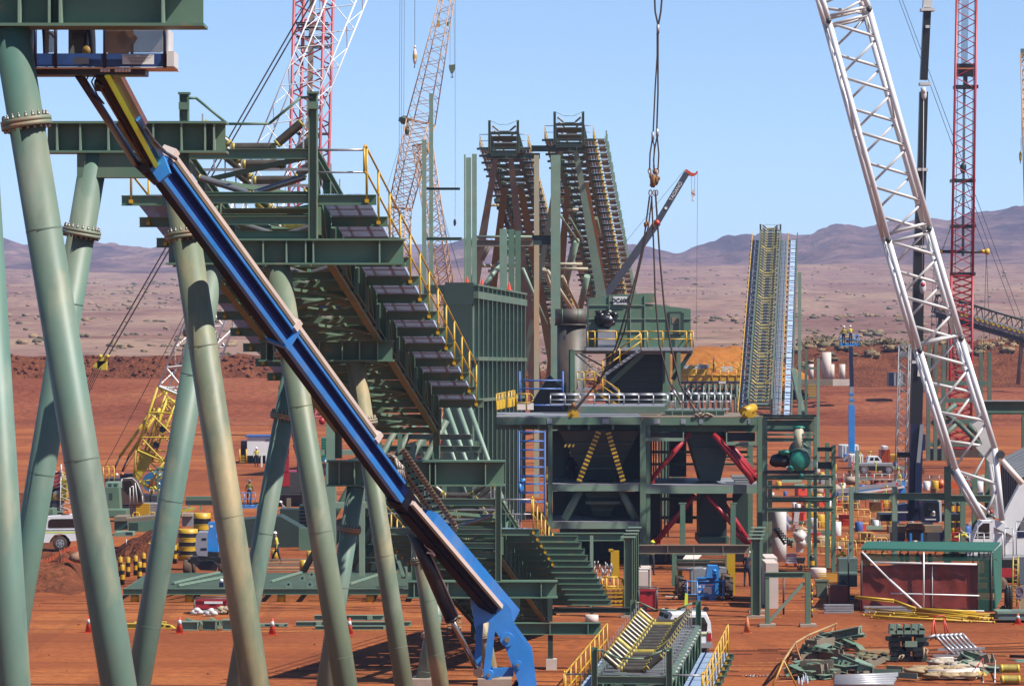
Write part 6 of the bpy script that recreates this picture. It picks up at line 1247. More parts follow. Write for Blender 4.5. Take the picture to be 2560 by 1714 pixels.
person('distant worker standing alone on the yellow railed platform',W(1784,931,19.3),PI/2,0.0,(0.05,-0.05))
person('worker in white sun hat crouching among the yellow barriers',GP(2119,44.5),-PI*0.6,0.6,(1.3,1.1),((1.0,0.5),(1.0,0.5)),hat='white',brim=True,pants='denim',crouch=0.45,knees=(0.3,0.3))
person('worker in black standing inside the left bay behind the hopper',W(1429,1208,43),0.0,0.0,(0.05,-0.05),shirt='navy')
person('worker in yellow top behind the green beams right of the building',GP(2008,36),PI/2,0.5,(0.1,-0.1),((0.9,0.4),(0.9,0.4)))
person('distant worker in yellow top beside the white site shed',GP(641,26.2),0,0.0,(0.1,-0.1))
person('worker with white hard hat behind the yellow crane cab',W(376,1266,35.5),PI/2,0.7,(0.1,0.0),((0.9,0.6),(0.9,0.6)))
person('worker in white hard hat and pale grey bending left of the dark plates',GP(717,37),-PI/2,0.5,(0.1,-0.1),((0.8,0.4),(0.8,0.4)),shirt='hair',pants='dgrey')
person('worker whose dark trousers show in the highest basket beside the control box',W(222,168,146.3),PI*0.5,0.0,(0.1,-0.1),shirt='navy')
person('worker in dark clothes at the left end of the highest basket',W(97,168,146.3),PI,0.0,(0.05,-0.05),shirt='navy')
# ---------------------------------------------------------------- vehicles
def wheel(root, c, r, wd, axis=(0,1,0), rim='galv', name='wheel'):
    a=V(axis); b=MB(); b.lathe(V(c)-a*wd/2,[(r*0.62,0.02),(r*0.9,0),(r,wd*0.12),(r,wd*0.88),(r*0.9,wd),(r*0.62,wd-0.02)],28,axis=axis); w=part(b,name,M['rubber'],root)
    b=MB(); b.lathe(V(c)-a*(wd/2+0.004),[(r*0.6,0),(r*0.6,wd+0.008)],24,axis=axis); b.lathe(V(c)-a*(wd/2+0.02),[(r*0.2,0),(r*0.2,wd+0.04)],12,axis=axis)
    part(b,'rim',M[rim],w)
    b=MB()
    u=V((0,0,1)); l=a.cross(u)
    for k in range(6):
        t=k*PI/3; d=u*math.cos(t)+l*math.sin(t)
        for s_ in (-1,1): b.bar(V(c)+a*s_*(wd/2+0.006)+d*r*0.3,V(c)+a*s_*(wd/2+0.006)+d*r*0.5,r*0.16,0.012,up=a)
    part(b,'rim_slot',M['black'],w)
# white utility truck with canopy, side on
s=46; ZG=1.5
o=W(150,0,s); X0=o.x; Y0=o.y
root=T('utility_truck','white utility truck with canopy and lime stripe behind the left pipe legs','truck',V((X0-1,Y0+0.9,ZG)))
def UP(dx,z,dy=0): return V((X0+dx,Y0+dy,ZG+z))
def side(pts,y0,y1,mi,b): b.prism([UP(x,z,y0) for x,z in pts],(0,y1-y0,0),mi)
b=MB(); side([(1.15,0.55),(1.2,0.95),(1.15,1.08),(-1.02,1.08),(-1.5,1.10),(-3.2,1.05),(-4.0,0.98),(-4.2,0.9),(-4.25,0.5),(-3.5,0.42),(-2.95,0.45),(-0.6,0.42),(-0.5,0.62),(-0.3,0.84),(0,0.9),(0.3,0.84),(0.5,0.62),(0.55,0.5)],0,1.75,0,b); body=part(b,'body',M['white'],root)
b=MB(); side([(-1.0,1.10),(-1.0,1.62),(-1.1,1.72),(-2.4,1.75),(-2.75,1.68),(-3.5,1.1)],0.08,1.67,0,b); part(b,'cabin',M['white'],root)
b=MB(); side([(1.12,1.10),(1.0,1.88),(0.8,1.94),(-0.75,1.84),(-0.93,1.75),(-0.95,1.10)],0.06,1.69,0,b); part(b,'canopy',M['white'],root)
b=MB(); side([(0.92,1.24),(0.88,1.66),(0.8,1.72),(-0.5,1.70),(-0.62,1.62),(-0.66,1.28),(-0.58,1.22)],0.045,0.07,0,b); part(b,'canopy_window',M['glass'],root)
b=MB(); side([(-1.25,1.14),(-1.25,1.56),(-1.32,1.62),(-2.0,1.62),(-2.05,1.14)],0.065,0.085,0,b); side([(-2.12,1.14),(-2.12,1.62),(-2.65,1.6),(-3.2,1.14)],0.065,0.085,0,b); part(b,'side_window',M['glass'],root)
b=MB(); side([(1.19,0.94),(1.17,1.01),(-3.4,1.01),(-3.4,0.94)],-0.006,0.01,0,b); part(b,'lime_stripe',M['hiviz'],root)
b=MB(); side([(1.15,1.08),(1.15,1.115),(-0.95,1.10),(-0.95,1.065)],-0.008,0.02,0,b); side([(-1.02,0.5),(-1.02,1.6),(-1.035,1.6),(-1.035,0.5)],-0.005,0.02,0,b); side([(-1.5,0.99),(-1.3,0.99),(-1.3,1.03),(-1.5,1.03)],-0.03,0.0,0,b); part(b,'seam',M['black'],root)
text('lettering','2',M['dblue'],body,UP(-1.42,0.78,-0.01),0.26)
b=MB(); b.box(UP(0.3,2.02,0.8),(0.35,1.2,0.10)); b.tube(UP(-0.9,1.86,0.85),UP(0.2,1.92,0.85),0.02,6,mi=1); b.tube(UP(0.1,1.94,0.8),UP(0.1,2.05,0.8),0.03,6,mi=1); b.lathe(UP(0.42,2.03,0.3),[(0.09,0),(0.08,0.14)],10); part(b,'roof_beacon',[M['coneo'],M['black']],root)
for x in (0,-3.15):
    for y in (0.13,1.62): wheel(root,UP(x,0.38,y),0.385,0.25)
# white four wheel drive seen from behind
root=T('station_wagon','white four-wheel drive wagon behind the low conveyor section','car',W(1728,1639,60.5))
B0=W(1724,0,60.5); B0.z=0.0; yaw=math.radians(8.5); RW=Matrix.Rotation(yaw,3,'Z')
def CP(x,y,z): return V((B0.x,B0.y,0))+RW@V((x,y,z))
def loft(b,secs,mi=0,sm=False):
    n=len(secs[0])
    for a,c in zip(secs,secs[1:]):
        k=len(b.v); b.v+=list(a)+list(c)
        for i in range(n): j=(i+1)%n; b.f.append((k+i,k+j,k+n+j,k+n+i)); b.m.append(mi); b.sm.append(sm)
    b.face(secs[0][::-1],mi); b.face(secs[-1],mi)
def ring(y,w0,w1,z0,z1,z2,wt): return [CP(-w0,y,z0),CP(w0,y,z0),CP(w1,y,z1),CP(wt,y,z2),CP(-wt,y,z2),CP(-w1,y,z1)]
b=MB(); loft(b,[ring(0,0.86,0.93,0.55,0.9,1.12,0.93),ring(0.3,0.9,0.97,0.45,0.9,1.14,0.95),ring(3.2,0.9,0.97,0.45,0.9,1.14,0.95),ring(4.5,0.84,0.9,0.5,0.85,1.02,0.86),ring(4.75,0.75,0.82,0.55,0.8,0.92,0.78)]); body=part(b,'body',M['white'],root)
b=MB(); loft(b,[ring(0.04,0.93,0.9,1.12,1.5,1.85,0.70),ring(0.25,0.94,0.91,1.14,1.5,1.93,0.74),ring(2.3,0.94,0.91,1.14,1.5,1.93,0.74),ring(3.1,0.9,0.86,1.13,1.2,1.25,0.8)]); part(b,'cabin',M['white'],root)
b=MB(); b.prism([CP(-0.74,0.015,1.16),CP(0.74,0.015,1.16),CP(0.76,0.02,1.45),CP(0.62,0.03,1.73),CP(-0.62,0.03,1.73),CP(-0.76,0.02,1.45)],RW@V((0,0.05,0))); part(b,'rear_window',M['glass'],root)
b=MB()
for sx in (-1,1):
    for y0,y1 in ((0.45,1.25),(1.4,2.3)): b.prism([CP(sx*0.945,y0,1.2),CP(sx*0.945,y1,1.2),CP(sx*0.80,y1,1.82),CP(sx*0.80,y0,1.82)],RW@V((sx*0.012,0,0)))
part(b,'side_window',M['glass'],root)
b=MB()
for sx in (-1,1): b.box(CP(sx*0.83,-0.01,0.92),(0.15,0.08,0.36),0,yaw); b.box(CP(sx*0.83,-0.02,1.12),(0.13,0.07,0.08),1,yaw)
part(b,'tail_light',[mat('lamp_red',(0.45,0.02,0.02),0.25),M['offw']],root)
b=MB(); b.box(CP(0,-0.08,0.58),(1.85,0.22,0.2),0,yaw); b.box(CP(0,-0.02,1.0),(1.5,0.02,0.015),1,yaw); b.box(CP(-0.05,-0.03,0.85),(0.4,0.03,0.13),2,yaw); b.box(CP(0.2,-0.02,1.06),(1.1,0.015,0.03),3,yaw); part(b,'bumper',[M['grey'],M['dgrey'],M['lyellow'],M['hiviz']],root)
b=MB()
for sx in (-1,1): b.box(CP(sx*1.1,2.7,1.2),(0.26,0.1,0.22),0,yaw); b.bar(CP(sx*0.9,2.7,1.15),CP(sx*1.1,2.7,1.18),0.04,0.04)
part(b,'mirror',M['black'],root)
b=MB(); b.box(CP(0,0.6,2.0),(1.5,0.08,0.05),0,yaw); b.box(CP(0,1.5,2.0),(1.5,0.08,0.05),0,yaw)
for x in (-0.68,-0.5,0.1,0.6): b.box(CP(x,0.6,2.06),(0.22 if x!=0.6 else 0.34,0.16,0.12),1,yaw)
b.tube(CP(0.78,0.62,2.03),CP(0.78,0.3,2.03),0.1,12,mi=0); b.tube(CP(0.95,2.6,1.0),CP(0.86,2.4,2.0),0.05,8,mi=0); b.tube(CP(0.28,0.5,2.0),CP(0.28,0.5,4.6),0.012,5,mi=2); part(b,'roof_rack',[M['black'],M['coneo'],M['cable']],root)
for sx in (-1,1):
    for y in (0.95,3.7): wheel(root,CP(sx*0.82,y,0.39),0.39,0.26,axis=tuple(RW@V((1,0,0))))
b=MB(); p=CP(0.26,0.52,3.4); b.prism([W(1713,1481,59)-V((0,0,0)),W(1720,1484,59),W(1719,1515,59),W(1712,1535,59),W(1711,1510,59)],(0,0.05,0)); one(b,'hi_vis_vest',M['hiviz'],'lime vest hanging at the left corner of the blue lift basket','vest')
# blue knuckle lift facing the camera between the portal rows
s=50
root=T('boom_lift','compact blue lift facing the viewer between the portal rows','boom lift',GP(1768,s))
b=MB(); 
for z,r in ((1452,0.035),(1485,0.028)): b.pipe([W(1714,z,s),W(1743,z,s),W(1786,z,s),W(1814,z,s)],r,8); b.tube(W(1716,z,s*0.985),W(1812,z,s*0.985),r,8); b.tube(W(1714,z,s),W(1716,z,s*0.985),r,6); b.tube(W(1814,z,s),W(1812,z,s*0.985),r,6)
for x in (1718,1743,1786,1808): b.tube(W(x,1519,s),W(x,1452,s),0.035,8)
b.pbox(1714,1517,1813,1520,s,0.9); part(b,'basket_frame',M['blue'],root)
b=MB(); b.pbox(1744,1461,1786,1517,s,0.05,0,-0.01); b.pbox(1742,1443,1787,1460,s*0.995,0.35,0); b.pbox(1720,1507,1809,1518,s,0.03,0,-0.015); part(b,'control_panel',M['blue'],root)
b=MB(); b.pbox(1745,1446,1786,1455,s*1.0,0.02,1,-0.02); b.pbox(1752,1490,1772,1507,s,0.02,1,-0.03); b.pbox(1758,1465,1779,1480,s,0.02,0,-0.03); b.pbox(1770,1478,1779,1484,s,0.02,0,-0.035); b.pbox(1746,1463,1752,1468,s,0.02,0,-0.03); b.pbox(1746,1476,1753,1481,s,0.02,0,-0.03); b.pbox(1782,1511,1804,1518,s,0.02,0,-0.03); b.pbox(1725,1509,1734,1515,s,0.02,0,-0.03); b.pbox(1753,1510,1771,1515,s,0.02,2,-0.03); part(b,'decal',[M['sign'],M['dblue'],M['hiviz']],root)
b=MB(); mesh_panel(b,1720,1487,1743,1507,s,3.5,0.008); mesh_panel(b,1787,1487,1807,1507,s,3.5,0.008); part(b,'mesh_guard',M['dgrey'],root)
b=MB(); b.pbox(1790,1490,1802,1498,s,0.05,0,0.03); part(b,'tool_tray',M['yellow'],root)
b=MB(); b.ppoly([(1729,1498),(1727,1430),(1733,1422),(1758,1420),(1766,1426),(1764,1440),(1752,1448),(1740,1498)],s*0.98,1.6); b.ppoly([(1797,1481),(1797,1425),(1801,1420),(1818,1422),(1820,1428),(1819,1478),(1815,1482)],s*0.98,1.6); b.pbox(1804,1438,1814,1466,s*0.981,0.03,1,-0.02); b.pbox(1801,1469,1818,1474,s*0.981,0.03,2,-0.02); part(b,'engine_cover',[M['grey'],M['sign'],M['hiviz']],root)
b=MB(); b.ppoly([(1765,1441),(1770,1413),(1795,1414),(1797,1421),(1797,1442),(1780,1440),(1776,1452),(1760,1450)],s*0.99,0.9); 
for y in (1425,1433,1441): b.tube(W(1781,y,s*0.995)-V((0,0.1,0)),W(1790,y+2,s*0.995)-V((0,0.1,0)),0.1,10)
b.pbox(1786,1440,1797,1500,s*0.985,0.6); part(b,'boom_head',M['blue'],root)
b=MB(); b.pbox(1700,1515,1830,1532,s*0.975,2.2); b.pbox(1730,1500,1815,1520,s*0.98,1.5,1); part(b,'chassis',[M['black'],M['blue']],root)
for x,r in ((1823,0.56),(1706,0.5)):
    for dy in (0,2.6):
        c=W(x,gz(s)-r*s,s); c.y+=0.6+dy; b=MB(); b.lathe(c-V((0.22,0,0)),[(r*0.6,0),(r*0.93,0.02),(r,0.08),(r,0.36),(r*0.93,0.42),(r*0.6,0.44)],28,axis=(1,0,0))
        for k in range(18): t=k*PI/9; p=c+V((0.1 if k%2 else -0.1,math.cos(t)*r*1.0,math.sin(t)*r*1.0)); b.bar(p-V((0.12,0,0)),p+V((0.12,math.cos(t+PI/2)*0.08,math.sin(t+PI/2)*0.08)),0.05,0.05)
        part(b,'wheel',M['rubber'],root)
# second blue lift at left, with a grey tank cover
s=46
root=T('boom_lift','blue lift with a grey rounded cover beside the striped drums','boom lift',GP(505,s))
b=MB(); b.ppoly([(490,1340),(494,1330),(520,1330),(524,1336),(524,1386),(518,1390),(494,1388),(488,1372)],s,1.4); part(b,'engine_cover',mat('lavender_grey',(0.36,0.36,0.43),0.5),root)
b=MB(); b.pbox(505,1344,516,1349,s,0.02,0,-0.02); b.pbox(502,1369,517,1374,s,0.02,0,-0.02); part(b,'decal',M['dblue'],root)
b=MB(); b.ppoly([(519,1390),(519,1340),(522,1320),(520,1306),(536,1304),(541,1312),(541,1340),(545,1348),(545,1390)],s*1.01,0.8); b.pbox(525,1312,532,1317,s*1.012,0.02,1,-0.02); b.ppoly([(519,1390),(520,1378),(546,1380),(546,1392)],s*1.012,0.8,2); part(b,'boom',[M['blue'],M['sign'],M['black']],root)
b=MB(); b.pbox(476,1392,560,1408,s,1.8); b.ppoly([(484,1408),(492,1398),(505,1402),(530,1400),(545,1412),(540,1426),(500,1424)],s*1.01,0.5); part(b,'chassis',M['black'],root)
for x in (468,556):
    for dy in (0,2.2): b=MB(); c=W(x,gz(s)-0.5*s,s); c.y+=0.4+dy; b.lathe(c-V((0.24,0,0)),[(0.3,0),(0.47,0.02),(0.5,0.1),(0.5,0.38),(0.47,0.46),(0.3,0.48)],22,axis=(1,0,0)); part(b,'wheel',M['rubber'],root)
# vertical blue boom lift with two workers
s=25
root=T('boom_lift','tall blue boom lift standing upright with two workers in its basket','boom lift',GP(2126,24.8))
b=MB(); b.pbox(2122,1012,2137,1135,s,0.6); part(b,'main_boom',M['blue'],root)
b=MB(); b.pbox(2124,962,2134,1012,s,0.45,1,0.05); b.bar(W(2127,866,s)+V((0,0.2,0)),W(2130,965,s)+V((0,0.2,0)),0.35,0.4,0,up=(1,0,0))
for y in (982,997): b.pbox(2123,y,2136,y+5,s,0.55,2,0.02)
part(b,'inner_boom',[M['dblue'],M['grey'],M['blue']],root)
b=MB(); b.pbox(2100,857,2147,864,s,1.0)
for y in (838,848): b.pipe([W(2100,y,s),W(2147,y,s),W(2147,y,s)+V((0,1,0)),W(2100,y,s)+V((0,1,0)),W(2100,y,s)],0.035,6)
for x in (2100,2112,2123,2135,2147): b.tube(W(x,860,s),W(x,838,s),0.035,6)
part(b,'basket',M['blue'],root)
b=MB(); b.pbox(2113,1135,2140,1152,s*1.01,2,0); b.pbar((2108,1150),(2130,1130),s*1.01,7,0.5,1); part(b,'chassis',[M['blue'],M['grey']],root)
# small blue lift with platform at left
s=33.5
root=T('scissor_lift','small blue work platform behind the third pipe leg','lift',GP(630,s))
b=MB(); b.pbox(596,1262,641,1284,s,1.2,0,-0.6); b.rail([W(x,1262,s)-V((0,0.6,0)) for x in (598,612,626,640)],(0,0,1),0.95,0.03); part(b,'platform',M['blue'],root)
b=MB(); b.pbar((622,1284),(640,1340),s,10,0.3); b.pbox(612,1335,660,1345,s,1.5); part(b,'base',M['dgrey'],root)
b=MB(); b.ppoly([(655,1245),(657,1200),(665,1194),(682,1192),(684,1215),(672,1225),(668,1246)],s*0.98,0.6); part(b,'raised_boom',M['blue'],root)
# distant vehicles
s=27.5
root=T('flatbed_truck','distant white cab flatbed truck by the orange containers','truck',GP(2185,s))
b=MB(); b.ppoly([(2168,1166),(2168,1152),(2172,1140),(2196,1140),(2204,1150),(2206,1166)],s,1.8); part(b,'cab',M['white'],root)
b=MB(); b.ppoly([(2174,1151),(2176,1143),(2184,1143),(2184,1151)],s*1.003,0.02); b.ppoly([(2187,1151),(2187,1143),(2195,1143),(2200,1151)],s*1.003,0.02); part(b,'window',M['glass'],root)
b=MB(); b.pbox(2140,1158,2232,1164,s*1.01,2,1); b.pbox(2148,1164,2230,1176,s*1.01,2,0); part(b,'tray',[M['black'],M['grey']],root)
for x in (2160,2222): wheel(root,W(x,1174,s*1.02),0.4,0.3)
for x0,x1,y0,y1,s_,m,nm,ct in ((2100,2147,1112,1160,24.5,'white','distant white container behind the tall blue lift','container'),(2203,2226,1124,1162,25.5,'orangep','distant orange container beside the flatbed truck','container'),(2226,2246,1136,1160,25.2,'yellow','distant yellow container beside the orange one','container'),(2126,2158,1136,1168,26.5,'white','distant small white tank beside the flatbed truck','tank'),(2208,2220,1115,1124,25.6,'white','white box on top of the distant orange container','box')):
    b=MB(); b.pbox(x0,y0,x1,y1,s_,2.4)
    for k in range(6): x=x0+(x1-x0)*(k+0.5)/6; b.pbox(x,y0+2,x+1,y1-1,s_,0.06,0,-0.05)
    one(b,ct,M[m],nm,ct,'distant containers')
# telehandler and stowed blue boom in the right middle ground
s=30
root=T('telehandler','orange handler machine with striped counterweight behind the green columns','machine',GP(2400,s))
b=MB(); b.ppoly([(2345,1205),(2360,1196),(2402,1206),(2482,1218),(2490,1236),(2480,1240),(2402,1226),(2370,1216),(2350,1222)],s,0.7); part(b,'boom',M['orangep'],root)
b=MB(); b.ppoly([(2306,1212),(2318,1204),(2344,1202),(2345,1214),(2320,1232),(2308,1240)],s,0.5,0)
for k in range(4): b.prism([W(2310+k*9,1212,s)-V((0,0.02,0)),W(2314+k*9,1212,s)-V((0,0.02,0)),W(2310+k*9,1222,s)-V((0,0.02,0)),W(2306+k*9,1222,s)-V((0,0.02,0))],(0,0.02,0),1)
part(b,'striped_counterweight',[M['white'],M['red']],root)
b=MB(); b.blob(W(2352,1208,s),0.35,0,10,8,0.2,1); b.pbox(2410,1255,2470,1285,s,2,1); b.pbox(2412,1262,2440,1270,s*1.01,0.2,2); part(b,'machine_body',[M['orangep'],M['dgrey'],M['white']],root)
for x in (2424,2462): wheel(root,W(x,1292,s*1.02),0.62,0.4)
s=31.5
root=T('stowed_boom','pale blue lift boom lying level behind the green posts','boom lift',GP(2170,s))
b=MB(); b.bar(W(2085,1228,s),W(2255,1207,s),0.4,0.3,0); b.bar(W(2130,1234,s)-V((0,0.1,0)),W(2260,1216,s)-V((0,0.1,0)),0.3,0.16,1); part(b,'boom',[M['galv'],M['beige']],root)
b=MB(); b.bar(W(2086,1236,s),W(2200,1222,s),0.42,0.16,0); b.ppoly([(2245,1206),(2262,1203),(2266,1234),(2248,1234)],s,0.6,0); b.pbox(2090,1238,2200,1243,s,0.5,1); b.pbar((2110,1280),(2130,1240),s,6,0.3,1); b.pbox(2100,1275,2160,1290,s,1.5,1); part(b,'lift_frame',[M['blue'],M['dgrey']],root)
# ---------------------------------------------------------------- left yard
def emb_z(x,y):
    u=x/y*F+CX; e=1-sst(150,205,u+ (y-205)*1.2)
    z=1.5*e*sst(183,196,y)*(1-sst(262,275,y))+0.12*nz(x,y,2.0)*e-0.06
    m=max(0,1-((x+20.3)/3.2)**2-((y-213)/5.5)**2); z=max(z,1.7*m**0.7+0.2*nz(x,y,1.2)*(m>0)-0.03 if m>0 else z)
    return z
sheet('embankment',m_rough,lambda y:-0.16*y,lambda y:-0.085*y,90,181,278,70,emb_z)
# traffic cones
def cone(label, x, y, s=None, m='cone', band=True, h=0.75):
    s=s or (y-HY)/H; p=W(x,y,s); p.z=0; root=T('traffic_cone',label,'cone',p,'traffic cones on the red earth')
    b=MB(); b.box(p+V((0,0,0.02)),(0.40,0.40,0.04)); b.lathe(p,[(0.165,0.04),(0.035,h)],18); part(b,'cone_body',M[m],root)
    if band: b=MB(); b.lathe(p,[(0.165-0.13*0.50+0.004,0.04+(h-0.04)*0.50),(0.165-0.13*0.80+0.004,0.04+(h-0.04)*0.80)],18); part(b,'reflective_collar',M['offw'],root)
    return root
cone('orange cone with white collar left of the nearest big pipe leg',222,1580)
cone('orange cone with white collar in front of the yellow and green steel bits',449,1582)
cone('orange cone with white collar at the tip of the green beams',681,1586)
cone('orange cone partly hidden behind the third right-hand pipe leg',874,1585)
cone('orange cone with white collar near the blue boom cylinder',1136,1584)
cone('orange cone with white collar beside the black lift wheel',553,1434,h=0.9)
cone('orange cone with white collar below the ten sign at the right edge',2545,1560,h=0.5)
cone('faded plain orange cone standing alone right of the white wagon',1868,1582,m='coneo',band=False)
# striped bollards
POS=((301,1440,'shorter bollard behind the nearest big pipe leg'),(306,1461,'front bollard beside the nearest big pipe leg'),(320,1441,'bollard second from the left in the back row'),(339,1437,'tall bollard in the middle of the back row'),(349,1453,'front bollard nearest the steel grid'),(359,1430,'bollard at the right end of the back row'),(445,1405,'lone bollard between the pipe leg and the big drums'),(374,1402,'far bollard peeping past the leaning pipe leg'),(437,1408,'bollard just left of the lone one by the drums'))
for x,y,nm in POS:
    s=(y-HY)/H; p=W(x,y,s); p.z=0; root=T('bollard','yellow and black '+nm,'bollard',p,'striped bollards left of the drums'); b=MB(); hh=1.05
    b.lathe(p,[(0.12,0),(0.12,hh*0.28),(0.12,hh*0.28001),(0.12,hh*0.52),(0.12,hh*0.52001),(0.12,hh*0.74),(0.12,hh*0.74001),(0.12,hh),(0.11,hh+0.015)],18,mis=[0,0,1,1,0,0,1,1][::-1]); part(b,'post',[M['yellow'],M['black']],root)
    b=MB(); b.lathe(p,[(0.025,hh),(0.025,hh+0.09)],8); part(b,'lifting_eye',M['rolly'],root)
for x,y,s,nb,r,hh,nm in ((470,1398,44.5,7,0.55,1.72,'large yellow and black striped drum in front, by the lift wheel'),(505,1352,41.5,5,0.52,1.7,'large yellow and black striped drum standing behind the front one')):
    p=W(x,y,s); p.z=max(0,p.z); b=MB(); prof=[];mis=[]
    for k in range(nb): prof+=[(r,hh*k/nb+0.0001),(r,hh*(k+1)/nb)]; mis+=[k%2,k%2]
    b.lathe(p,prof,28,mis=mis[:len(prof)-1]+[0]); 
    for k in range(nb): b.lathe(p,[(r+0.012,hh*k/nb-0.02),(r+0.012,hh*k/nb+0.02)],28,mi=(k+1)%2)
    one(b,'striped_drum',[M['yellow'],M['black']],nm,'drum','striped drums',loc=p)
# steel grid panel on yellow stub drums
s0=50.3; zt=0.66
root=T('steel_grid','wide flat green steel floor grid lying on yellow stub drums','steel grid',GP(680,s0))
b=MB(); p0=W(308,1480,s0); p1=W(1042,1480,s0); yb=p0.y
def GPt(px,f): p=W(px,0,s0); return V((p.x,yb+f*11.0,zt))
b.ib(GPt(308,0)-V((0,0,0.13)),GPt(1042,0)-V((0,0,0.13)),0.30,0.2,0.03,0.02); b.ib(GPt(318,1)-V((0,0,0.13)),GPt(1050,1)-V((0,0,0.13)),0.30,0.2,0.03,0.02); part(b,'edge_beam',M['green'],root)
b=MB()
for k in range(1,15): b.ib(GPt(310,k/15)-V((0,0,0.07)),GPt(1045,k/15)-V((0,0,0.07)),0.16,0.13,0.02,0.015)
part(b,'joists',M['lgreen'],root)
b=MB()
for k in range(9): b.ib(GPt(310+k*91,0.01)-V((0,0,0.16)),GPt(312+k*91,0.99)-V((0,0,0.16)),0.22,0.14,0.02,0.02)
part(b,'cross_beams',M['green'],root)
for i,(xa,fa,xb,fb) in enumerate(((420,0.25,505,0.95),(440,0.1,540,0.7),(665,0.35,722,0.95),(870,0.2,945,0.95))): b=MB(); b.bar(GPt(xa,fa)+V((0,0,0.09)),GPt(xb,fb)+V((0,0,0.09)),0.14,0.1); part(b,'loose_angle',M['lgreen'],root)
for x,f in ((718,0.1),(740,0.5),(756,0.75),(772,0.1),(780,0.95),(795,0.35)): b=MB(); c=GPt(x,f); b.prism([c+V((-0.16,0,0)),c+V((0.16,0,0)),c+V((0.12,0,0.2)),c+V((0.05,0,0.3)),c+V((-0.05,0,0.3)),c+V((-0.12,0,0.2))],(0,0.06,0)); b.tube(c+V((0,-0.01,0.15)),c+V((0,-0.004,0.15)),0.06,10,mi=1); part(b,'lug_plate',[M['lgreen'],M['black']],root)
for x,f in ((336,0.02),(472,0.02),(703,0.02),(925,0.02),(350,0.9),(520,0.9),(760,0.9),(980,0.9)):
    c=GPt(x,f); b=MB(); b.lathe(V((c.x,c.y,0)),[(0.21,0),(0.21,zt-0.29)],16); one(b,'stub_drum',M['yellow'],'yellow stub drum under the front edge of the steel grid' if f<0.5 else 'yellow stub drum under the back edge of the steel grid','drum','yellow stub drums under the grid front' if f<0.5 else 'yellow stub drums under the grid back',loc=V((c.x,c.y,0)))
b=MB(); c=GPt(549,0.1); b.box(c+V((0,0,0.12)),(0.22,0.2,0.24),1); b.blob(c+V((0,0,0.33)),0.1,0,8,6,0.1); one(b,'water_cooler',[M['white'],M['dblue']],'small blue and white cooler jug standing on the steel grid','jug',loc=c)
# red welder generators
def welder(label, x0, x1, y0, y1, s, cage=True, front='red'):
    root=T('welder_generator',label,'generator',GP((x0+x1)/2,s),'caged generator sets')
    b=MB(); b.pbox(x0+3,y0+3,x1-3,y1-7,s,1.0); part(b,'housing',M[front],root)
    b=MB(); b.pbox(x0+1,y1-7,x1-1,y1,s,1.1,0,-0.03); b.pbox(x0+5,y1-17,x0+(x1-x0)*0.45,y1-9,s,0.02,0,-0.02); 
    for k in range(4): b.pbox(x0+(x1-x0)*0.45,y0+8+k*2.5,x0+(x1-x0)*0.65,y0+9+k*2.5,s,0.02,0,-0.02)
    part(b,'base',M['black'],root)
    b=MB(); w=[W(x0,y1,s),W(x0,y0+2,s),W(x0+2,y0,s),W(x1-2,y0,s),W(x1,y0+2,s),W(x1,y1,s)]
    for d in (-0.08,1.1): b.pipe([p+V((0,d,0)) for p in w],0.03,8)
    for p in (w[1],w[4],w[0],w[5]): b.tube(p+V((0,-0.08,0)),p+V((0,1.1,0)),0.03,8)
    part(b,'roll_cage',M['dgrey'],root); return root
r=welder('red welder generator on the ground in front of the steel grid',486,570,1495,1538,52.5)
b=MB(); b.pbox(509,1524,533,1536,52.6,0.02,0,-0.12); b.pbox(511,1502,557,1508,52.6,0.02,0,-0.05); q=part(b,'decal_plate',M['sign'],r); text('lettering','LCC058',M['ink'],q,W(521,1530,52.6)-V((0,0.125,0)),0.13); 
b=MB(); b.prism([W(552,1530,52.6)-V((0,0.05,0)),W(557,1530,52.6)-V((0,0.05,0)),W(554.5,1525,52.6)-V((0,0.05,0))],(0,0.01,0)); part(b,'warning_triangle',M['sign'],r)
welder('red caged generator at the foot of the left portal row',1597,1643,1470,1530,52)
welder('maroon faced generator in a black cage left of the shade tent',2072,2123,1460,1522,51.5,front='maroon')
# small steel pieces on the ground
def pieces(items, name, cat, group, labels, mats):
    for i,(c,d,rz,m,tilt) in enumerate(items):
        b=MB(); R=Matrix.Rotation(rz,3,'Z')@Matrix.Rotation(tilt,3,'Y'); c=V(c); dx,dy,dz=d
        P=lambda x,y,z: c+R@V((x*dx/2,y*dy/2,z*dz/2))+V((0,0,dz/2+abs(math.sin(tilt))*dx/2))
        k=i%3
        if k==0: b.bar(P(-1,0,0),P(1,0,0),dy*0.12,dz*0.8); b.bar(P(-1,0,0.9),P(1,0,0.9),dy,dz*0.12); b.bar(P(-1,0,-0.9),P(1,0,-0.9),dy,dz*0.12); b.box(P(0.9,0,0),(0.03,dy,dz*0.8),0,rz)
        elif k==1: b.hexa([P(-1,-1,-1),P(1,-1,-1),P(1,1,-1),P(-1,1,-1),P(-0.8,-1,1),P(0.5,-1,0.2),P(0.5,1,0.2),P(-0.8,1,1)]); b.box(P(0.2,-1.02,0),(dx*0.25,0.02,dz*0.35),1,rz); b.box(P(-0.5,-1.02,0.2),(dx*0.12,0.02,dz*0.3),1,rz)
        else: b.bar(P(-1,-1,0),P(1,-1,0),dy*0.15,dz); b.bar(P(-1,1,0),P(1,1,0),dy*0.15,dz*0.9); b.bar(P(-0.9,-1,0.3),P(-0.9,1,0.3),0.06,dz*0.5); b.bar(P(0.6,-1,0.3),P(0.6,1,0.3),0.06,dz*0.5); b.box(P(0,-0.2,0.9),(dx*0.4,dy*0.7,0.04),0,rz)
        one(b,name,[mats[m],M['black']],labels,cat,group,loc=c)
rb=random.Random(21)
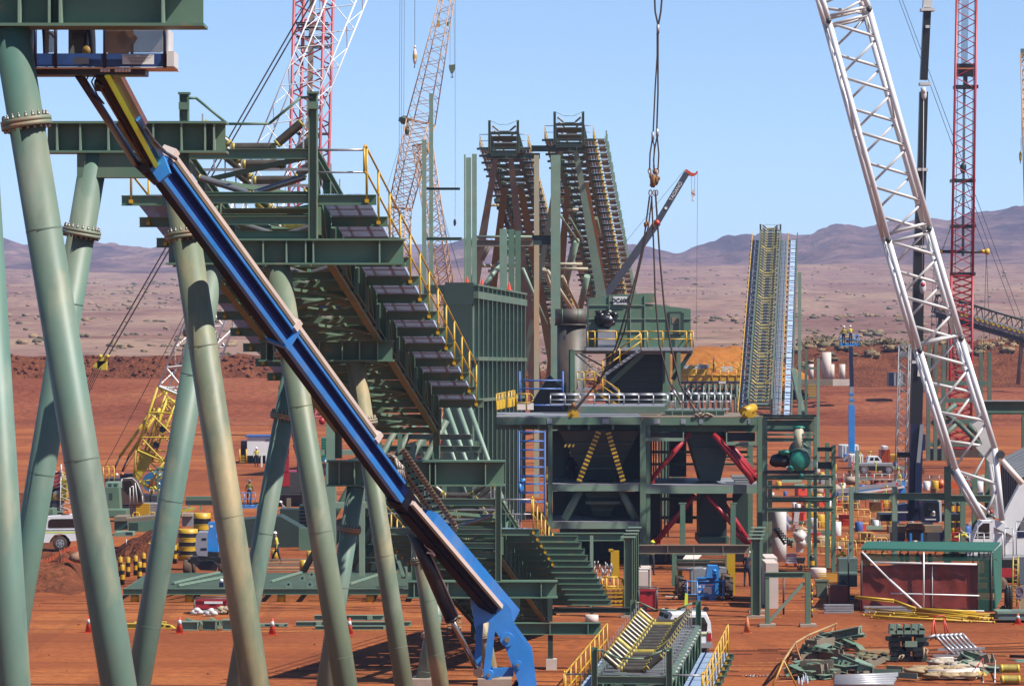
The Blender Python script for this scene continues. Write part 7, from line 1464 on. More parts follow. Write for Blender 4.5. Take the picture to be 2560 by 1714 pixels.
def gp(x,y): p=G(x,y); return (p.x,p.y,0.0)
pieces([(gp(470+k*17+rb.random()*6,1574-(k%3)*5),(rb.uniform(0.6,1.1),0.4,rb.uniform(0.25,0.5)),rb.uniform(-0.2,0.2),k%2,0) for k in range(8)],'steel_bracket','bracket','green steel brackets in front of the red welder','green steel bracket lying in front of the red welder',[M['lgreen'],M['green']])
pieces([(gp(330+k*22,1569-(k%2)*4),(0.75,0.35,0.22),rb.uniform(-0.1,0.1),0,0) for k in range(5)],'yellow_bracket','bracket','yellow steel brackets left of the green ones','yellow steel bracket lying left of the green brackets',[M['lyellow']])
for i,(x0,x1,y,h,s_) in enumerate(((740,1028,1566,0.2,54.6),(788,1010,1576,0.16,55.2),(786,960,1556,0.22,54.3),(640,720,1567,0.13,54.7))):
    b=MB(); p,q=W(x0,y,s_),W(x1,y,s_); p.z=q.z=h/2+(0.22 if i==2 else 0.02); b.ib(p,q,h,0.3,0.02,0.015); b.box(p.lerp(q,0.2),(0.25,0.36,h*0.9)); b.box(p.lerp(q,0.8),(0.25,0.36,h*0.9)); one(b,'steel_beam',M['lgreen'],('longest pale green beam lying behind the row of cones','pale green beam lying nearest the row of cones','pale green beam stacked on top behind the cones','short pale green beam by the cone at its tip')[i],'beam','loose beams behind the cones')
for i,(x,y,n,wd) in enumerate(((545,1535,4,0.35),(520,1540,3,0.3),(485,1538,3,0.28))):
    b=MB(); 
    for k in range(n): b.blob(V(gp(x+k*7,y))+V((0,0,0.16+0.1*(k%2))),wd*0.6,0,8,6,0.4,k+i*7,(1.1,0.8,0.7))
    one(b,'rag_sack',M['offw'] if i else M['cloth'],('pale crumpled sack right of the cone by the brackets','white sack beside the red welder','cream sack left of the red welder')[i],'sack','sacks by the red welder',loc=gp(x,y))
b=MB()
for k in range(9): q=V(gp(1125+k%3*12,1575-k//3*2)); b.box(q+V((0,0,0.1+0.22*(k//3))),(0.14,1.1,0.1))
for z in (0.16,0.38,0.6): b.box(V(gp(1137,1574))+V((0,0,z)),(0.7,0.12,0.05))
one(b,'pallet_stack',M['wood'],'stack of timber pallets behind the cone near the blue cylinder','pallet',loc=gp(1137,1574))
b=MB(); q=V(gp(1115,1560)); b.blob(q+V((0,0,0.4)),0.3,0,10,8,0.3,3,(1.5,1,0.9)); one(b,'white_bag',M['white'],'white bag by the timber pallets','bag',loc=q)
# bunting, big rock, stakes at the left embankment
root=T('bunting','two lines of torn orange bunting across the dirt bank','bunting',W(150,1400,47))
b=MB(); 
for (ya,yb2,yc) in ((1402,1380,1362),(1414,1405,1396)):
    for k in range(46):
        f=k/45; x=92+f*108; y=(ya*(1-f)+yc*f)+5*math.sin(f*7)+ (3 if k%3==0 else 0); p=W(x,y,46.8); b.box(p-V((0,0,0.07)),(0.035,0.02,0.12+0.08*((k*7)%3)),0,0.3*(k%4))
        if k: b.tube(pp,p,0.008,4)
        pp=p
part(b,'pennants',mat('bunting_orange',(0.75,0.13,0.04),0.6),root)
b=MB(); b.tube(W(149,1368,46.8),W(152,1424,46.8),0.03,6); part(b,'stake',M['black'],root)
b=MB(); b.blob(W(192,1393,47),0.35,0,12,9,0.5,5,(1.2,1,0.8)); one(b,'boulder',mat('tan_rock',(0.36,0.20,0.12),0.9,var=0.3,vs=4),'tan boulder at the end of the orange bunting','rock')
b=MB(); b.box(W(138,1428,47),(0.32,0.15,0.14),0,0.2); one(b,'timber_offcut',M['cloth'],'small pale timber offcut on the dirt bank','timber')
for k,(x,y) in enumerate(((101,1448),(316,1355))): b=MB(); b.tube(W(x,y-8,47),W(x,y+6,47),0.02,6); one(b,'survey_peg',M['white'],('white survey peg low on the dirt bank','thin grey survey peg on the mound behind the bollards')[k],'peg')
# fabricated pieces, plates and site clutter behind the left legs
def fab(label, polys, m='green', s=38, cat='steel piece', name='fabricated_steel', d=2.5, mats=None):
    b=MB()
    for i,(pts,ss,f,dd,mi) in enumerate(polys): b.prism([W(x,y,ss)+V((0,f,0)) for x,y in pts],(0,dd,0),mi)
    return one(b,name,mats or [M[m],M['dark'],M['lgreen'],M['brown']],label,cat)
R_=lambda x0,y0,x1,y1:[(x0,y1),(x1,y1),(x1,y0),(x0,y0)]
fab('green hopper box with a small dark window behind the nearest leg',[(R_(262,1222,293,1276),38,0,2,0),([(262,1276),(300,1276),(296,1218),(262,1218)],38.2,0,1.5,0),(R_(272,1232,281,1250),38.3,-0.05,0.1,1),(R_(262,1206,296,1222),38,0.2,2,2),(R_(270,1209,278,1218),38.1,0,0.3,1),(R_(284,1209,292,1218),38.1,0,0.3,1),(R_(262,1274,316,1290),38.6,-0.3,2.4,0)])
fab('green chute piece with brown insides resting on the dirt mound',[(R_(285,1291,316,1302),41,0,2.5,3),([(285,1302),(316,1300),(318,1322),(285,1328)],41,0.2,0.2,0),([(290,1322),(318,1304),(318,1312),(300,1328)],41.1,-0.05,0.1,1),(R_(285,1330,330,1340),41.5,0,2,2),([(316,1296),(396,1288),(404,1300),(318,1306)],41,0,2.4,3),([(318,1306),(402,1298),(400,1328),(320,1330)],41.2,0.3,0.15,0),(R_(322,1306,345,1326),41.5,-0.1,0.3,1)])
fab('low green box at the far left behind the white truck',[([(112,1305),(112,1280),(118,1272),(131,1272),(134,1305)],44,0,2,0),(R_(134,1282,190,1296),43.5,0.5,2,1),(R_(134,1279,190,1284),43.5,0.5,0.3,2)],d=2)
b=MB(); s=36
for k in range(8): b.pbox(321,1258+k*4.6,398,1258+k*4.6+3.4,s,1.6,0); b.pbox(340,1257.6+k*4.6,374,1258+k*4.6+3.5,s*1.001,0.3,1)
for x in (332,372): b.pipe([W(x,1296,s*1.02),W(x,1284,s*1.02),W(x+4,1280,s*1.02),W(x+12,1280,s*1.02),W(x+16,1284,s*1.02),W(x+16,1296,s*1.02)],0.05,6,1)
one(b,'weight_stack',[M['galv'],M['yellow']],'stack of grey counterweight slabs with a yellow centre by the crane cab','counterweight')
fab('upright green frame between the crane cab and the leaning leg',[(R_(392,1172,396,1256),37,0,0.3,0),(R_(404,1172,409,1256),37,0,0.3,2),(R_(390,1168,412,1176),37,0,0.4,0)],name='upright_stand',cat='frame')
b=MB(); p=W(381,1205,34); b.tube(p,p+V((0,2.5,0)),0.75,18); b.tube(p-V((0,0.1,0)),p-V((0,0.02,0)),0.2,10,mi=1); one(b,'blue_tank',[mat('tank_blue',(0.04,0.19,0.40),0.5),M['red']],'round blue tank behind the yellow boom foot','tank',loc=V((p.x,p.y,0)))
fab('wide dark green trough lying behind the fourth pipe leg',[([(585,1300),(700,1290),(770,1330),(770,1378),(585,1378)],40.5,0,3,1),([(640,1262),(660,1262),(670,1295),(640,1300)],40,0.5,2,0),(R_(748,1318,790,1375),41,-0.4,0.4,0),([(585,1378),(690,1372),(700,1384),(585,1388)],40.8,-0.2,0.3,2),(R_(700,1372,775,1384),40.8,-0.3,0.3,1)])
fab('dark louvred steel panel between the third and fourth right-hand legs',[(R_(748,1262,772,1320),39,0,1.2,1)]+[(R_(748,1264+k*9,771,1266+k*9),39.1,-0.1,0.1,2) for k in range(6)],name='louvre_panel',cat='panel')
fab('dark machine bay behind the fourth pipe leg',[(R_(700,1272,748,1325),37.5,0,2,1),(R_(716,1246,726,1268),38,0.2,0.4,3)],name='machine_bay',cat='machine')
b=MB()
for k in range(6): b.bar(W(600,1398+k*7,43.5+0.3*k),W(790,1398+k*7,43.5+0.3*k),0.35,0.08,k%2)
one(b,'timber_rack',[M['brown'],M['wood']],'low rack of dusty timber bearers behind the steel grid','timber')
for k,(x,y,hh) in enumerate(((775,1408,0.45),(758,1430,0.42),(687,1402,0.4),(793,1395,0.3))): 
    p=W(x,y,(max(y,1395)-HY)/H); p.z=0; b=MB(); b.lathe(p,[(0.2,0),(0.2,hh*1.6),(0.15,hh*1.65)],14); one(b,'yellow_drum',M['yellow'],('yellow drum hanging under the dark trough','small yellow drum behind the middle of the grid','yellow drum behind the walking worker','yellow drum right of the dark trough')[k],'drum','yellow drums behind the grid',loc=p)
for k,(x,y,w0) in enumerate(((900,1425,0.75),(930,1432,0.7),(885,1442,0.5),(945,1400,0.5))):
    p=W(x,y,45.5); p.z=0; b=MB(); b.blob(p+V((0,0,w0*0.75)),w0*0.62,0,10,8,0.25,k+2,(1,0.9,1.2)); one(b,'bulk_bag',M['white'],('tall white bulk bag between the two leaning legs','white bulk bag left of the vertical bracket','low white bag at the edge of the grid','white bag high beside the yellow clamps')[k],'bag','white bulk bags behind the grid',loc=p)
b=MB()
for k in range(3): b.pbar((985+k*14,1370),(1010+k*14,1440),50,8,0.2,0); b.pbox(1000+k*12,1390+k*12,1010+k*12,1400+k*12,50.3,0.2,1)
for k in range(6): b.tube(W(1000+k*7,1385+k*8,50.4)-V((0,0.1,0)),W(1000+k*7,1385+k*8,50.4)+V((0,0.1,0)),0.12,8,mi=2)
b.pbox(1003,1370,1014,1445,50,0.3,0); one(b,'bracket_rack',[M['lgreen'],M['yellow'],M['shackle']],'pale green bracket frame with yellow clamps left of the lower conveyor','frame')
# site shed, reo mesh and far clutter on the left
s=25.6
root=T('site_shed','white site shed with yellow step rails on the far side of the yard','shed',W(650,gz(s),s))
b=MB(); b.pbox(618,1092,692,1138,s,3); part(b,'wall',M['white'],root)
b=MB(); b.pbox(613,1088,694,1092,s,3.3,0,-0.15); b.pbox(618,1138,692,1155,s*0.99,3,1); b.pbox(664,1098,676,1100.5,s,0.05,1,-0.05); part(b,'roof',[M['sblue'],M['dgrey']],root)
b=MB(); b.pbox(602,1102,617,1155,s*0.99,2); part(b,'porch',M['black'],root)
b=MB()
for x in (599,616): b.tube(W(x,1122,s*1.01),W(x,1158,s*1.01),0.08,6)
for k in range(5): b.pbox(599,1138+k*4,616,1139.5+k*4,s*1.01,0.2)
part(b,'steps',M['yellow'],root)
for k,(x,y0,y1) in enumerate(((652,1135,1168),(664,1135,1162))): b=MB(); b.pbox(x,y0,x+4,y1,26.2,0.2); one(b,'white_post',M['white'],('left','right')[k]+' white post in front of the site shed','post')
b=MB(); rr=random.Random(8)
for k in range(46): x=470+rr.random()*62; y=1178+rr.random()*45; b.tube(W(x,y,24),W(x+rr.uniform(-3,3),y-rr.uniform(18,34),24),0.03,4)
for k in range(5): b.tube(W(468,1180+k*9,24),W(534,1178+k*9,24),0.025,4)
one(b,'reinforcing_cage',mat('reo_rust',(0.42,0.22,0.13),0.8),'rusty tangle of reinforcing bars between two pipe legs','reinforcement')
fab('low green beam stack on stands beside the striped drums',[(R_(464,1241,532,1248),35,0,0.6,0),(R_(464,1250,534,1262),35.2,0,0.8,1),(R_(470,1262,474,1275),35,0,0.3,2),(R_(500,1262,504,1275),35,0,0.3,2),(R_(458,1268,488,1274),36,-0.2,0.5,2)],name='beam_stack',cat='beam')
b=MB(); b.ppoly([(453,1275),(470,1270),(486,1268),(484,1276),(456,1280)],37,0.4); one(b,'yellow_beam',M['lyellow'],'short bright yellow beam behind the striped drums','beam')
b=MB(); b.pbox(455,1282,482,1315,39,1,0); b.pbox(455,1282,482,1290,39.1,0.6,1); one(b,'gear_crate',[M['grey'],M['cloth']],'grey crate of gear left of the rear striped drum','crate')
def fence(label, x0, x1, y0, y1, s, n=6, m='galv', g='temporary mesh fences'):
    b=MB(); a,c=W(x0,y1,s),W(x1,y1,s); up=V((0,0,(y1-y0)/s))
    for k in range(n+1): p=a.lerp(c,k/n); b.tube(p,p+up,0.03,5)
    for f in (0.05,0.5,0.97): b.tube(a+up*f,c+up*f,0.022,4)
    nn=int((x1-x0)/3.2)
    for k in range(nn): p=a.lerp(c,(k+0.5)/nn); b.tube(p,p+up*0.97,0.008,3,caps=False)
    return one(b,'mesh_fence',M[m],label,'fence',g)
fence('mesh fence in front of the reinforcing bars',455,535,1165,1190,24.5); fence('mesh fence left of the small blue lift',560,650,1170,1200,26); fence('yellow railed fence on the rim of the cut bank',596,700,930,955,17,3,'rolly')
fence('mesh fence across the right yard behind the blue boom',2090,2262,1183,1213,29,9); fence('mesh fence behind the orange handler',2300,2490,1188,1208,29,8); fence('mesh fence by the far vehicles',2060,2200,1150,1164,25,6)
# teal louvred cabin and bits behind the second leaning leg
fab('teal ribbed cabinet behind the boom lift arm',[(R_(803,1094,828,1155),33,0,1.2,0)]+[(R_(803,1098+k*7,828,1100+k*7),33.1,-0.1,0.1,1) for k in range(8)],name='teal_cabinet',cat='cabinet',mats=[M['tealc'],M['dark']])
b=MB(); b.blob(W(818,1152,34),0.28,0,12,8,0.1); b.blob(W(815,1154,34.2),0.15,1,10,6,0); b.tube(W(818,1162,34),W(818,1230,34),0.12,8,mi=0); one(b,'blue_hose_reel',[M['blue'],M['white']],'blue and white hose reel below the teal cabinet','hose reel')
# ---------------------------------------------------------------- right yard
root=T('concrete_piers','cluster of pale round concrete piers on a low plinth','concrete piers',W(2070,960,18.2))
for x0,x1,y0,y1 in ((2054,2078,880,948),(2070,2086,910,948),(2098,2113,910,948),(2021,2034,910,948)):
    b=MB(); p=W((x0+x1)/2,y1,18); q=W((x0+x1)/2,y0,18); b.tube(p,q,(x1-x0)/36,18); part(b,'pier',M['lconc'],root)
b=MB(); b.pbox(2082,948,2126,964,18.1,1.2,0); b.pbox(2000,948,2082,963,18.15,1.2,1); part(b,'plinth',[M['lconc'],M['brown']],root)
for x0,x1,y0,yb2,s_,nm in ((2012,2018,872,1140,26,'dark slim column right of the rising conveyor'),(2042,2049,895,1120,27,'pale slim column beside the concrete piers'),(1995,2003,680,1040,26,'tall pale column against the rising conveyor')):
    b=MB(); p=W((x0+x1)/2,y0,s_); b.box((p.x,p.y,p.z/2),((x1-x0)/s_,0.3,p.z)); one(b,'steel_column',M['greend'] if x0==2012 else M['lgreen'],nm,'column','slim columns by the rising conveyor',loc=V((p.x,p.y,0)))
b=MB(); b.bar(W(2000,920,26),W(2048,920,26),0.2,0.25); b.bar(W(2005,993,26),W(2046,993,26),0.15,0.15); b.bar(W(1983,925,25),W(2008,1038,26),0.5,0.5); one(b,'brace_frame',M['greend'],'dark braces tying the slim columns to the rising conveyor','frame')
b=MB()
for k in range(9): b.box(W(2030,962+k*4,25.5),(0.75,0.4,0.09))
one(b,'ladder_rack',M['rolly'],'small yellow slatted ladder between the slim columns','ladder')
for x0,x1,nm in ((2222,2240,'left dark container on the bank by the piers'),(2240,2262,'right grey container on the bank behind the slim mast')):
    b=MB(); b.pbox(x0,931,x1,965,18,2.5); b.pbox(x0+ (13 if x0<2230 else 6),932,x0+18,964,18.05,0.1,1); one(b,'container',[M['dblue'] if x0<2230 else M['dgrey'],M['grey']],nm,'container','containers on the bank')
b=MB(); b.ib(W(2441,1018,38),W(2600,1018,38),34/38,0.5,0.06,0.05); b.pbox(2441,1001,2600,1003,38.2,0.9,1); one(b,'green_girder',[M['green'],M['galv']],'green girder sticking in from the right edge behind the white boom','beam',loc=V((W(2500,0,38).x,F/38,0)))
b=MB()
for x in (2470,2560): b.ib(W(x,1034,37.5),V((W(x,0,37.5).x,F/37.5,0)),0.3,0.3,up=(0,1,0))
one(b,'girder_posts',M['greend'],'dark posts under the green girder at the right edge','post')
# unfinished green portal row behind the shade tent
for x0,x1,y0,s_,nm in ((2123,2134,1216,44.5,'left pale column of the half built green frame'),(2230,2243,1216,45,'second pale column of the half built green frame'),(2361,2377,1166,45.5,'thick dark column of the half built green frame'),(2400,2413,1210,43,'dark column just left of the white boom foot'),(2430,2443,1183,42,'dark column behind the white boom foot'),(2462,2473,1183,41,'rightmost dark column behind the white boom'),(2138,2147,1125,33,'slim pale post beside the tall blue lift')):
    b=MB(); p=W((x0+x1)/2,y0,s_); q=V((p.x,p.y,0)); b.ib(p,q,0.28,(x1-x0)/s_,0.03,0.03,up=(0,1,0)); b.bar(p+V(((x1-x0)/s_*0.4,0,0)),q+V(((x1-x0)/s_*0.4,0,0)),0.26,0.03,up=(1,0,0)); one(b,'steel_column',M['lgreen'] if 'pale' in nm else M['green'],nm,'column','columns of the half built frame',loc=q)
for x0,x1,y0,y1,s_,nm in ((2134,2231,1231,1249,44.8,'left beam of the half built green frame'),(2243,2361,1232,1249,45.2,'middle beam of the half built green frame'),(2376,2490,1237,1255,45,'right beam of the half built green frame')):
    b=MB(); b.ib(W(x0,(y0+y1)/2,s_),W(x1,(y0+y1)/2,s_),(y1-y0)/s_,0.3,0.04,0.03); one(b,'crossbeam',M['green'],nm,'beam','beams of the half built frame')
# yellow crowd barriers
def barrier(label, x, y, s, wpx, rz=0.0, m='orangey'):
    wd=wpx/s; p=W(x,y,s); p.z=max(p.z,0); b=MB(); R=Matrix.Rotation(rz,3,'Z'); h=1.05; Q=lambda u,v: p+R@V((u*wd/2,0,v))
    pts=[Q(-1,0.15),Q(-1,h-0.15),Q(-0.9,h),Q(0.9,h),Q(1,h-0.15),Q(1,0.15),Q(0.9,0.1),Q(-0.9,0.1),Q(-1,0.15)]; b.pipe(pts,0.042,6); b.tube(Q(-1,0.55),Q(1,0.55),0.036,6)
    for u in (-0.5,0,0.5): b.tube(Q(u,0.1),Q(u,h),0.03,6)
    for u in (-0.8,0.8): c=Q(u,0.03); b.bar(c-R@V((0,0.3,0)),c+R@V((0,0.3,0)),0.05,0.05); b.tube(Q(u,0),Q(u,0.15),0.03,6)
    return one(b,'crowd_barrier',mt_bar,label,'barrier','yellow tube crowd barriers',loc=p)
mt_bar=mat('faded_yellow_tube',(0.70,0.40,0.08),0.5,var=0.15)
for x,y,s_,wp,rz,nm in ((2075,1320,36,66,0.05,'yellow barrier just right of the green drive frame'),(2145,1318,36.5,60,-0.1,'yellow barrier left of the second pale column'),(2205,1320,37,62,0.1,'yellow barrier in front of the navy crane carrier'),(2052,1394,42,48,0.0,'yellow barrier beside the black and yellow bollard'),(2110,1396,42.5,60,-0.15,'yellow barrier with the crouching worker behind it'),(2150,1375,41,70,0.0,'yellow barrier touching the left column foot'),(2035,1345,39,60,0.2,'yellow barrier in front of the white machine'),(2190,1395,42,56,0.0,'yellow barrier just left of the shade tent'),(2120,1290,34,60,0.3,'far yellow barrier below the level blue boom'),(2210,1288,34,50,-0.2,'far yellow barrier by the crane carrier')): barrier(nm,x,y,s_,wp,rz)
rr=random.Random(17); items=[('yellow_drum','yellow'),('white_drum','white'),('orange_crate','cone'),('timber_block','wood'),('steel_offcut','lgreen'),('concrete_lump','conc'),('rusty_bin','shackle'),('blue_drum','sblue'),('grey_box','grey')]
for k in range(210):
    x=rr.uniform(1925,2300) if k%4 else rr.uniform(2280,2500); y=rr.uniform(1165,1370); s_=(y-HY)/H; p=W(x,y,s_); p.z=0; nm,m=items[k%9]; b=MB(); sz=rr.uniform(0.25,0.75)
    if 'drum' in nm: b.lathe(p,[(sz*0.42,0),(sz*0.45,0.02),(sz*0.45,sz*1.2),(sz*0.4,sz*1.25)],14)
    elif 'lump' in nm: b.blob(p+V((0,0,sz*0.5)),sz*0.7,0,10,7,0.5,k,(1.3,1,0.8))
    elif 'offcut' in nm or 'timber' in nm:
        a=rr.uniform(-0.6,0.6)
        for j in range(3): b.bar(p+V((-sz*1.6*math.cos(a),sz*math.sin(a)+j*0.2,0.1+j*0.03)),p+V((sz*1.6*math.cos(a),-sz*math.sin(a)+j*0.2,0.1+j*0.03)),0.14,0.18)
    else: b.box(p+V((0,0,sz*0.5)),(sz*1.2,sz,sz),0,rr.uniform(-0.4,0.4)); b.box(p+V((0,0,sz*1.02)),(sz*1.25,sz*1.05,0.04),0,rr.uniform(-0.4,0.4))
    one(b,nm,M[m],{'yellow_drum':'small yellow drum standing among the right yard clutter','white_drum':'small white drum standing among the right yard clutter','orange_crate':'orange crate among the clutter of the right yard','timber_block':'timber lengths lying among the right yard clutter','steel_offcut':'pale green steel lengths among the right yard clutter','concrete_lump':'rough concrete lump among the right yard clutter','rusty_bin':'rusty bin among the clutter of the right yard','blue_drum':'small blue drum standing among the right yard clutter','grey_box':'grey box among the clutter of the right yard'}[nm],nm.split('_')[1],nm.replace('_',' ')+'s of the right yard',loc=p)
for k in range(26):
    y=rr.uniform(1160,1300); x=rr.uniform(2040,2300); s_=(y-HY)/H; p=W(x,y,s_); p.z=0; hh=rr.uniform(0.9,1.7); b=MB(); b.tube(p,p+V((rr.uniform(-0.1,0.1),0,hh)),0.035,6); b.box(p+V((0,-0.02,hh)),(0.18,0.03,0.18)) if k%2 else b.blob(p+V((0,0,hh)),0.1,0,8,6,0)
    one(b,'marker_stake',M['cone'] if k%2 else M['hiy'],'red tagged marker stake in the right yard' if k%2 else 'yellow capped marker stake in the right yard','stake','red tagged stakes of the right yard' if k%2 else 'yellow capped stakes of the right yard',loc=p)
# white rotating machine, tank and stairs right of the building
s=42
root=T('white_machine','white and red striped boom machine right of the portal rows','machine',GP(2000,s))
b=MB(); b.bar(W(1953,1288,s),W(1994,1338,s),0.12,0.12); b.bar(W(1965,1282,s),W(1990,1312,s),0.1,0.1); b.bar(W(1993,1275,s),W(1988,1320,s),0.25,0.3,up=(1,0,0)); b.blob(W(2000,1340,s),0.36,0,12,9,0.3,2,(1,0.8,1.1)); b.blob(W(2003,1356,s),0.3,0,12,9,0.3,4,(1,0.8,1.0)); b.pbox(1992,1352,2008,1380,s,0.6); part(b,'boom',M['offw'],root)
b=MB()
for k in range(4): b.box(W(1989,1304+k*4,s)-V((0,0.2,0)),(0.24,0.02,0.045))
part(b,'stripe',M['fred'],root)
b=MB(); p=W(1948,1290,43); b.lathe(V((p.x,p.y,0)),[(0.42,0),(0.42,1.4),(0.4,1.42),(0.42,1.44),(0.42,2.9),(0.3,3.05)],20); one(b,'white_silo',M['offw'],'pale banded upright tank behind the portal frame','tank',loc=V((p.x,p.y,0)))
b=MB(); b.bar(W(1935,1318,44),W(1962,1360,44),0.1,0.14)
for k in range(7): b.box(W(1938+k*5,1320+k*6,44),(0.5,0.5,0.05)); b.tube(W(1948+k*5,1318+k*6,44),W(1948+k*5,1332+k*6,44),0.03,5)
one(b,'black_stair',M['black'],'black folding stair in front of the pale banded tank','stair')
b=MB(); p=GP(2030,45.5); b.lathe(p,[(0.14,0),(0.14,0.3),(0.14,0.3001),(0.14,0.55),(0.14,0.5501),(0.14,0.8),(0.14,0.8001),(0.14,1.0),(0.1,1.1)],16,mis=[0,0,1,1,0,0,1,1]); one(b,'bollard',[M['yellow'],M['black']],'single yellow and black bollard right of the white machine','bollard',loc=p)
for k,(x,y,s_) in enumerate(((2380,1335,38),(2396,1325,38))): p=W(x,y,s_); b=MB(); b.lathe(V((p.x,p.y,0)),sum([[(0.16,i*0.36+0.0001),(0.16,(i+1)*0.36)] for i in range(6)],[]),14,mis=[0,0,1,1]*3); one(b,'striped_post',[M['yellow'],M['black']],('left','right')[k]+' of two striped posts behind the bending worker','bollard',loc=V((p.x,p.y,0)))
root=T('warning_sign','red and white warning board on a stand behind the wheelbarrow','sign',GP(1977,45))
b=MB(); b.pbox(1965,1382,1992,1407,45,0.03); q=part(b,'board',M['sign'],root)
b=MB(); b.pbox(1966,1384,1991,1391,45,0.01,0,-0.02); part(b,'red_band',M['red'],q); text('lettering','DANGER',M['sign'],q,W(1978.5,1387.5,45)-V((0,0.025,0)),0.13); text('lettering','WORKERS\nOVERHEAD',M['ink'],q,W(1978.5,1399,45)-V((0,0.006,0)),0.12)
b=MB(); b.pbox(1964,1407,1970,1416,45,0.3); b.pbox(1986,1407,1992,1416,45,0.3); part(b,'stand',M['cone'],root)
b=MB(); s=46; b.ppoly([(1990,1394),(2014,1394),(2010,1408),(1995,1408)],s,0.6,0); b.tube(W(2000,1408,s),W(1994,1424,s),0.03,6,mi=1); b.tube(W(2012,1404,s),W(2012,1424,s),0.03,6,mi=1); b.tube(W(2000,1418,s),W(2000,1418,s)+V((0,0.12,0)),0.16,12,mi=0); one(b,'wheelbarrow',[M['black'],M['shackle']],'black wheelbarrow tipped by the warning board','wheelbarrow')
b=MB(); p=GP(2045,46); b.lathe(p,[(0.4,0),(0.45,0.1),(0.45,0.5),(0.4,0.55)],20); one(b,'concrete_ring',M['lconc'],'round concrete ring left of the grey bins','concrete ring',loc=p)
# grey and green bins left of the tent
b=MB(); b.pbox(2097,1396,2144,1428,49.5,1.2,0); b.pbox(2097,1428,2144,1432,49.5,1.3,1,-0.05); b.pbox(2098,1432,2143,1466,49.8,1.0,0); b.prism([W(2104,1458,49.9)-V((0,0.02,0)),W(2112,1458,49.9)-V((0,0.02,0)),W(2109,1446,49.9)-V((0,0.02,0))],(0,0.02,0),2); one(b,'steel_hopper',[mat('grey_green_plate',(0.13,0.19,0.17),0.5),M['lgreen'],M['dark']],'grey-green sheet hopper standing left of the shade tent','hopper')
b=MB(); b.ppoly([(2040,1452),(2070,1452),(2066,1494),(2044,1494)],49.5,0.6,0); b.pbox(2038,1449,2072,1453,49.5,0.65,0,-0.03); one(b,'wheelie_bin',M['greend'],'dark green wheelie bin between the portal frame and the hopper','bin')
b=MB()
for k in range(7): b.bar(W(2043+k*2,1432+k*4,48),W(2098,1434+k*4.5,48),0.06,0.05)
one(b,'yellow_tubes',M['yellow'],'heap of short yellow tubes beside the grey-green hopper','tube heap')
b=MB(); b.pbox(2122,1487,2145,1510,50,0.03,0); q=one(b,'notice_board',M['dblue'],'small dark notice board leaning beside the maroon generator','sign'); text('lettering','HOT\nWORK',M['sign'],q,W(2133.5,1498,50)-V((0,0.004,0)),0.14)
# shade tent
s=52; Y0=F/s
root=T('shade_tent','large shade tent of green cloth and maroon tarpaulin on tube legs','tent',GP(2320,s))
def S(x,y,f=0): return W(x,y,s)+V((0,f,0))
fx0,fx1=2152,2479; DP=7.0
m_net=mat('shade_net',(0.012,0.10,0.065),0.9,var=0.2,alpha=0.62)
def TB(x,y): # back frame point
    p=S(x,y); return V((p.x,p.y+DP,p.z))
sB=F/(Y0+DP); SB=lambda x,y: W(x,y,sB)
b=MB(); b.prism([S(2152,1374,-0.1),S(2479,1380,-0.1),SB(2500,1359),SB(2165,1357)],(0,0,0.10)); b.prism([S(2480,1381,-0.05),SB(2502,1361),V((SB(2502,0).x,Y0+DP,0.15)),V((S(2487,0).x,Y0,0.1))],(0.05,0.0,0)); part(b,'roof_cloth',M['tarp'],root)
b=MB(); b.prism([S(2152,1382),S(2444,1388),S(2444,1402),S(2176,1402),S(2152,1394)],(0,0.03,0)); b.prism([S(2444,1382),S(2479,1382),S(2484,1526),S(2446,1526)],(0,0.03,0)); b.prism([S(2152,1382),S(2176,1402),S(2176,1416),S(2152,1410)],(0,0.03,0)); part(b,'net_screen',m_net,root)
b=MB(); n=36; k0=len(b.v); rows=10
for j in range(rows+1):
    for i in range(n+1):
        f=i/n; g_=j/rows; x=2152+f*(2446-2152); top=1410+(4*math.sin(f*9) if f<0.3 else 0); y=top+g_*(1523-top); p=S(x,y,0.25+0.07*mnoise.noise(V((f*9,g_*2.2,1)))+0.05*math.sin(f*60)*(1-g_)*0.4); b.v.append(p)
for j in range(rows):
    for i in range(n): b.f.append((j*(n+1)+i,j*(n+1)+i+1,(j+1)*(n+1)+i+1,(j+1)*(n+1)+i)); b.m.append(0); b.sm.append(True)
part(b,'maroon_tarp',M['maroon'],root)
b=MB(); b.tube(S(2309,1376,-0.05),S(2309,1522,-0.05),0.04,8); b.tube(S(2226,1482,-0.04),S(2448,1488,-0.04),0.035,8); b.tube(S(2154,1378,-0.1),S(2225,1450,0.1),0.05,8); b.tube(S(2222,1447,-0.15),S(2303,1520,-0.15),0.06,8); b.tube(S(2184,1405,0.0),S(2442,1410,0.0),0.05,8); b.tube(S(2448,1380,0.1),S(2448,1525,0.1),0.04,8); b.tube(S(2332,1412,0.2),S(2332,1520,0.2),0.02,6); b.tube(S(2310,1523,-0.05),S(2460,1526,-0.05),0.03,6)
part(b,'tube_pole',M['white'],root)
b=MB()
for x in (2154,2478,2309): b.tube(V((S(x,0).x,Y0+DP-0.2,0)),V((S(x,0).x,Y0+DP-0.2,2.9)),0.04,6); b.tube(S(x,1380),V((S(x,0).x,Y0,0)),0.045,6) if x!=2309 else None
for k in range(8): f=k/7; b.tube(S(2160+f*310,1384),W(2172+f*310,1362,F/(Y0+DP*0.9)),0.03,5); b.tube(S(2160+f*310,1388,0.1),S(2185+f*310,1400,0.1),0.02,5)
part(b,'tent_frame',M['dgrey'],root)
b=MB()
for k in range(4): b.bar(S(2383,1399+k*4,4.0),S(2442,1399+k*4,4.0),0.8,0.05)
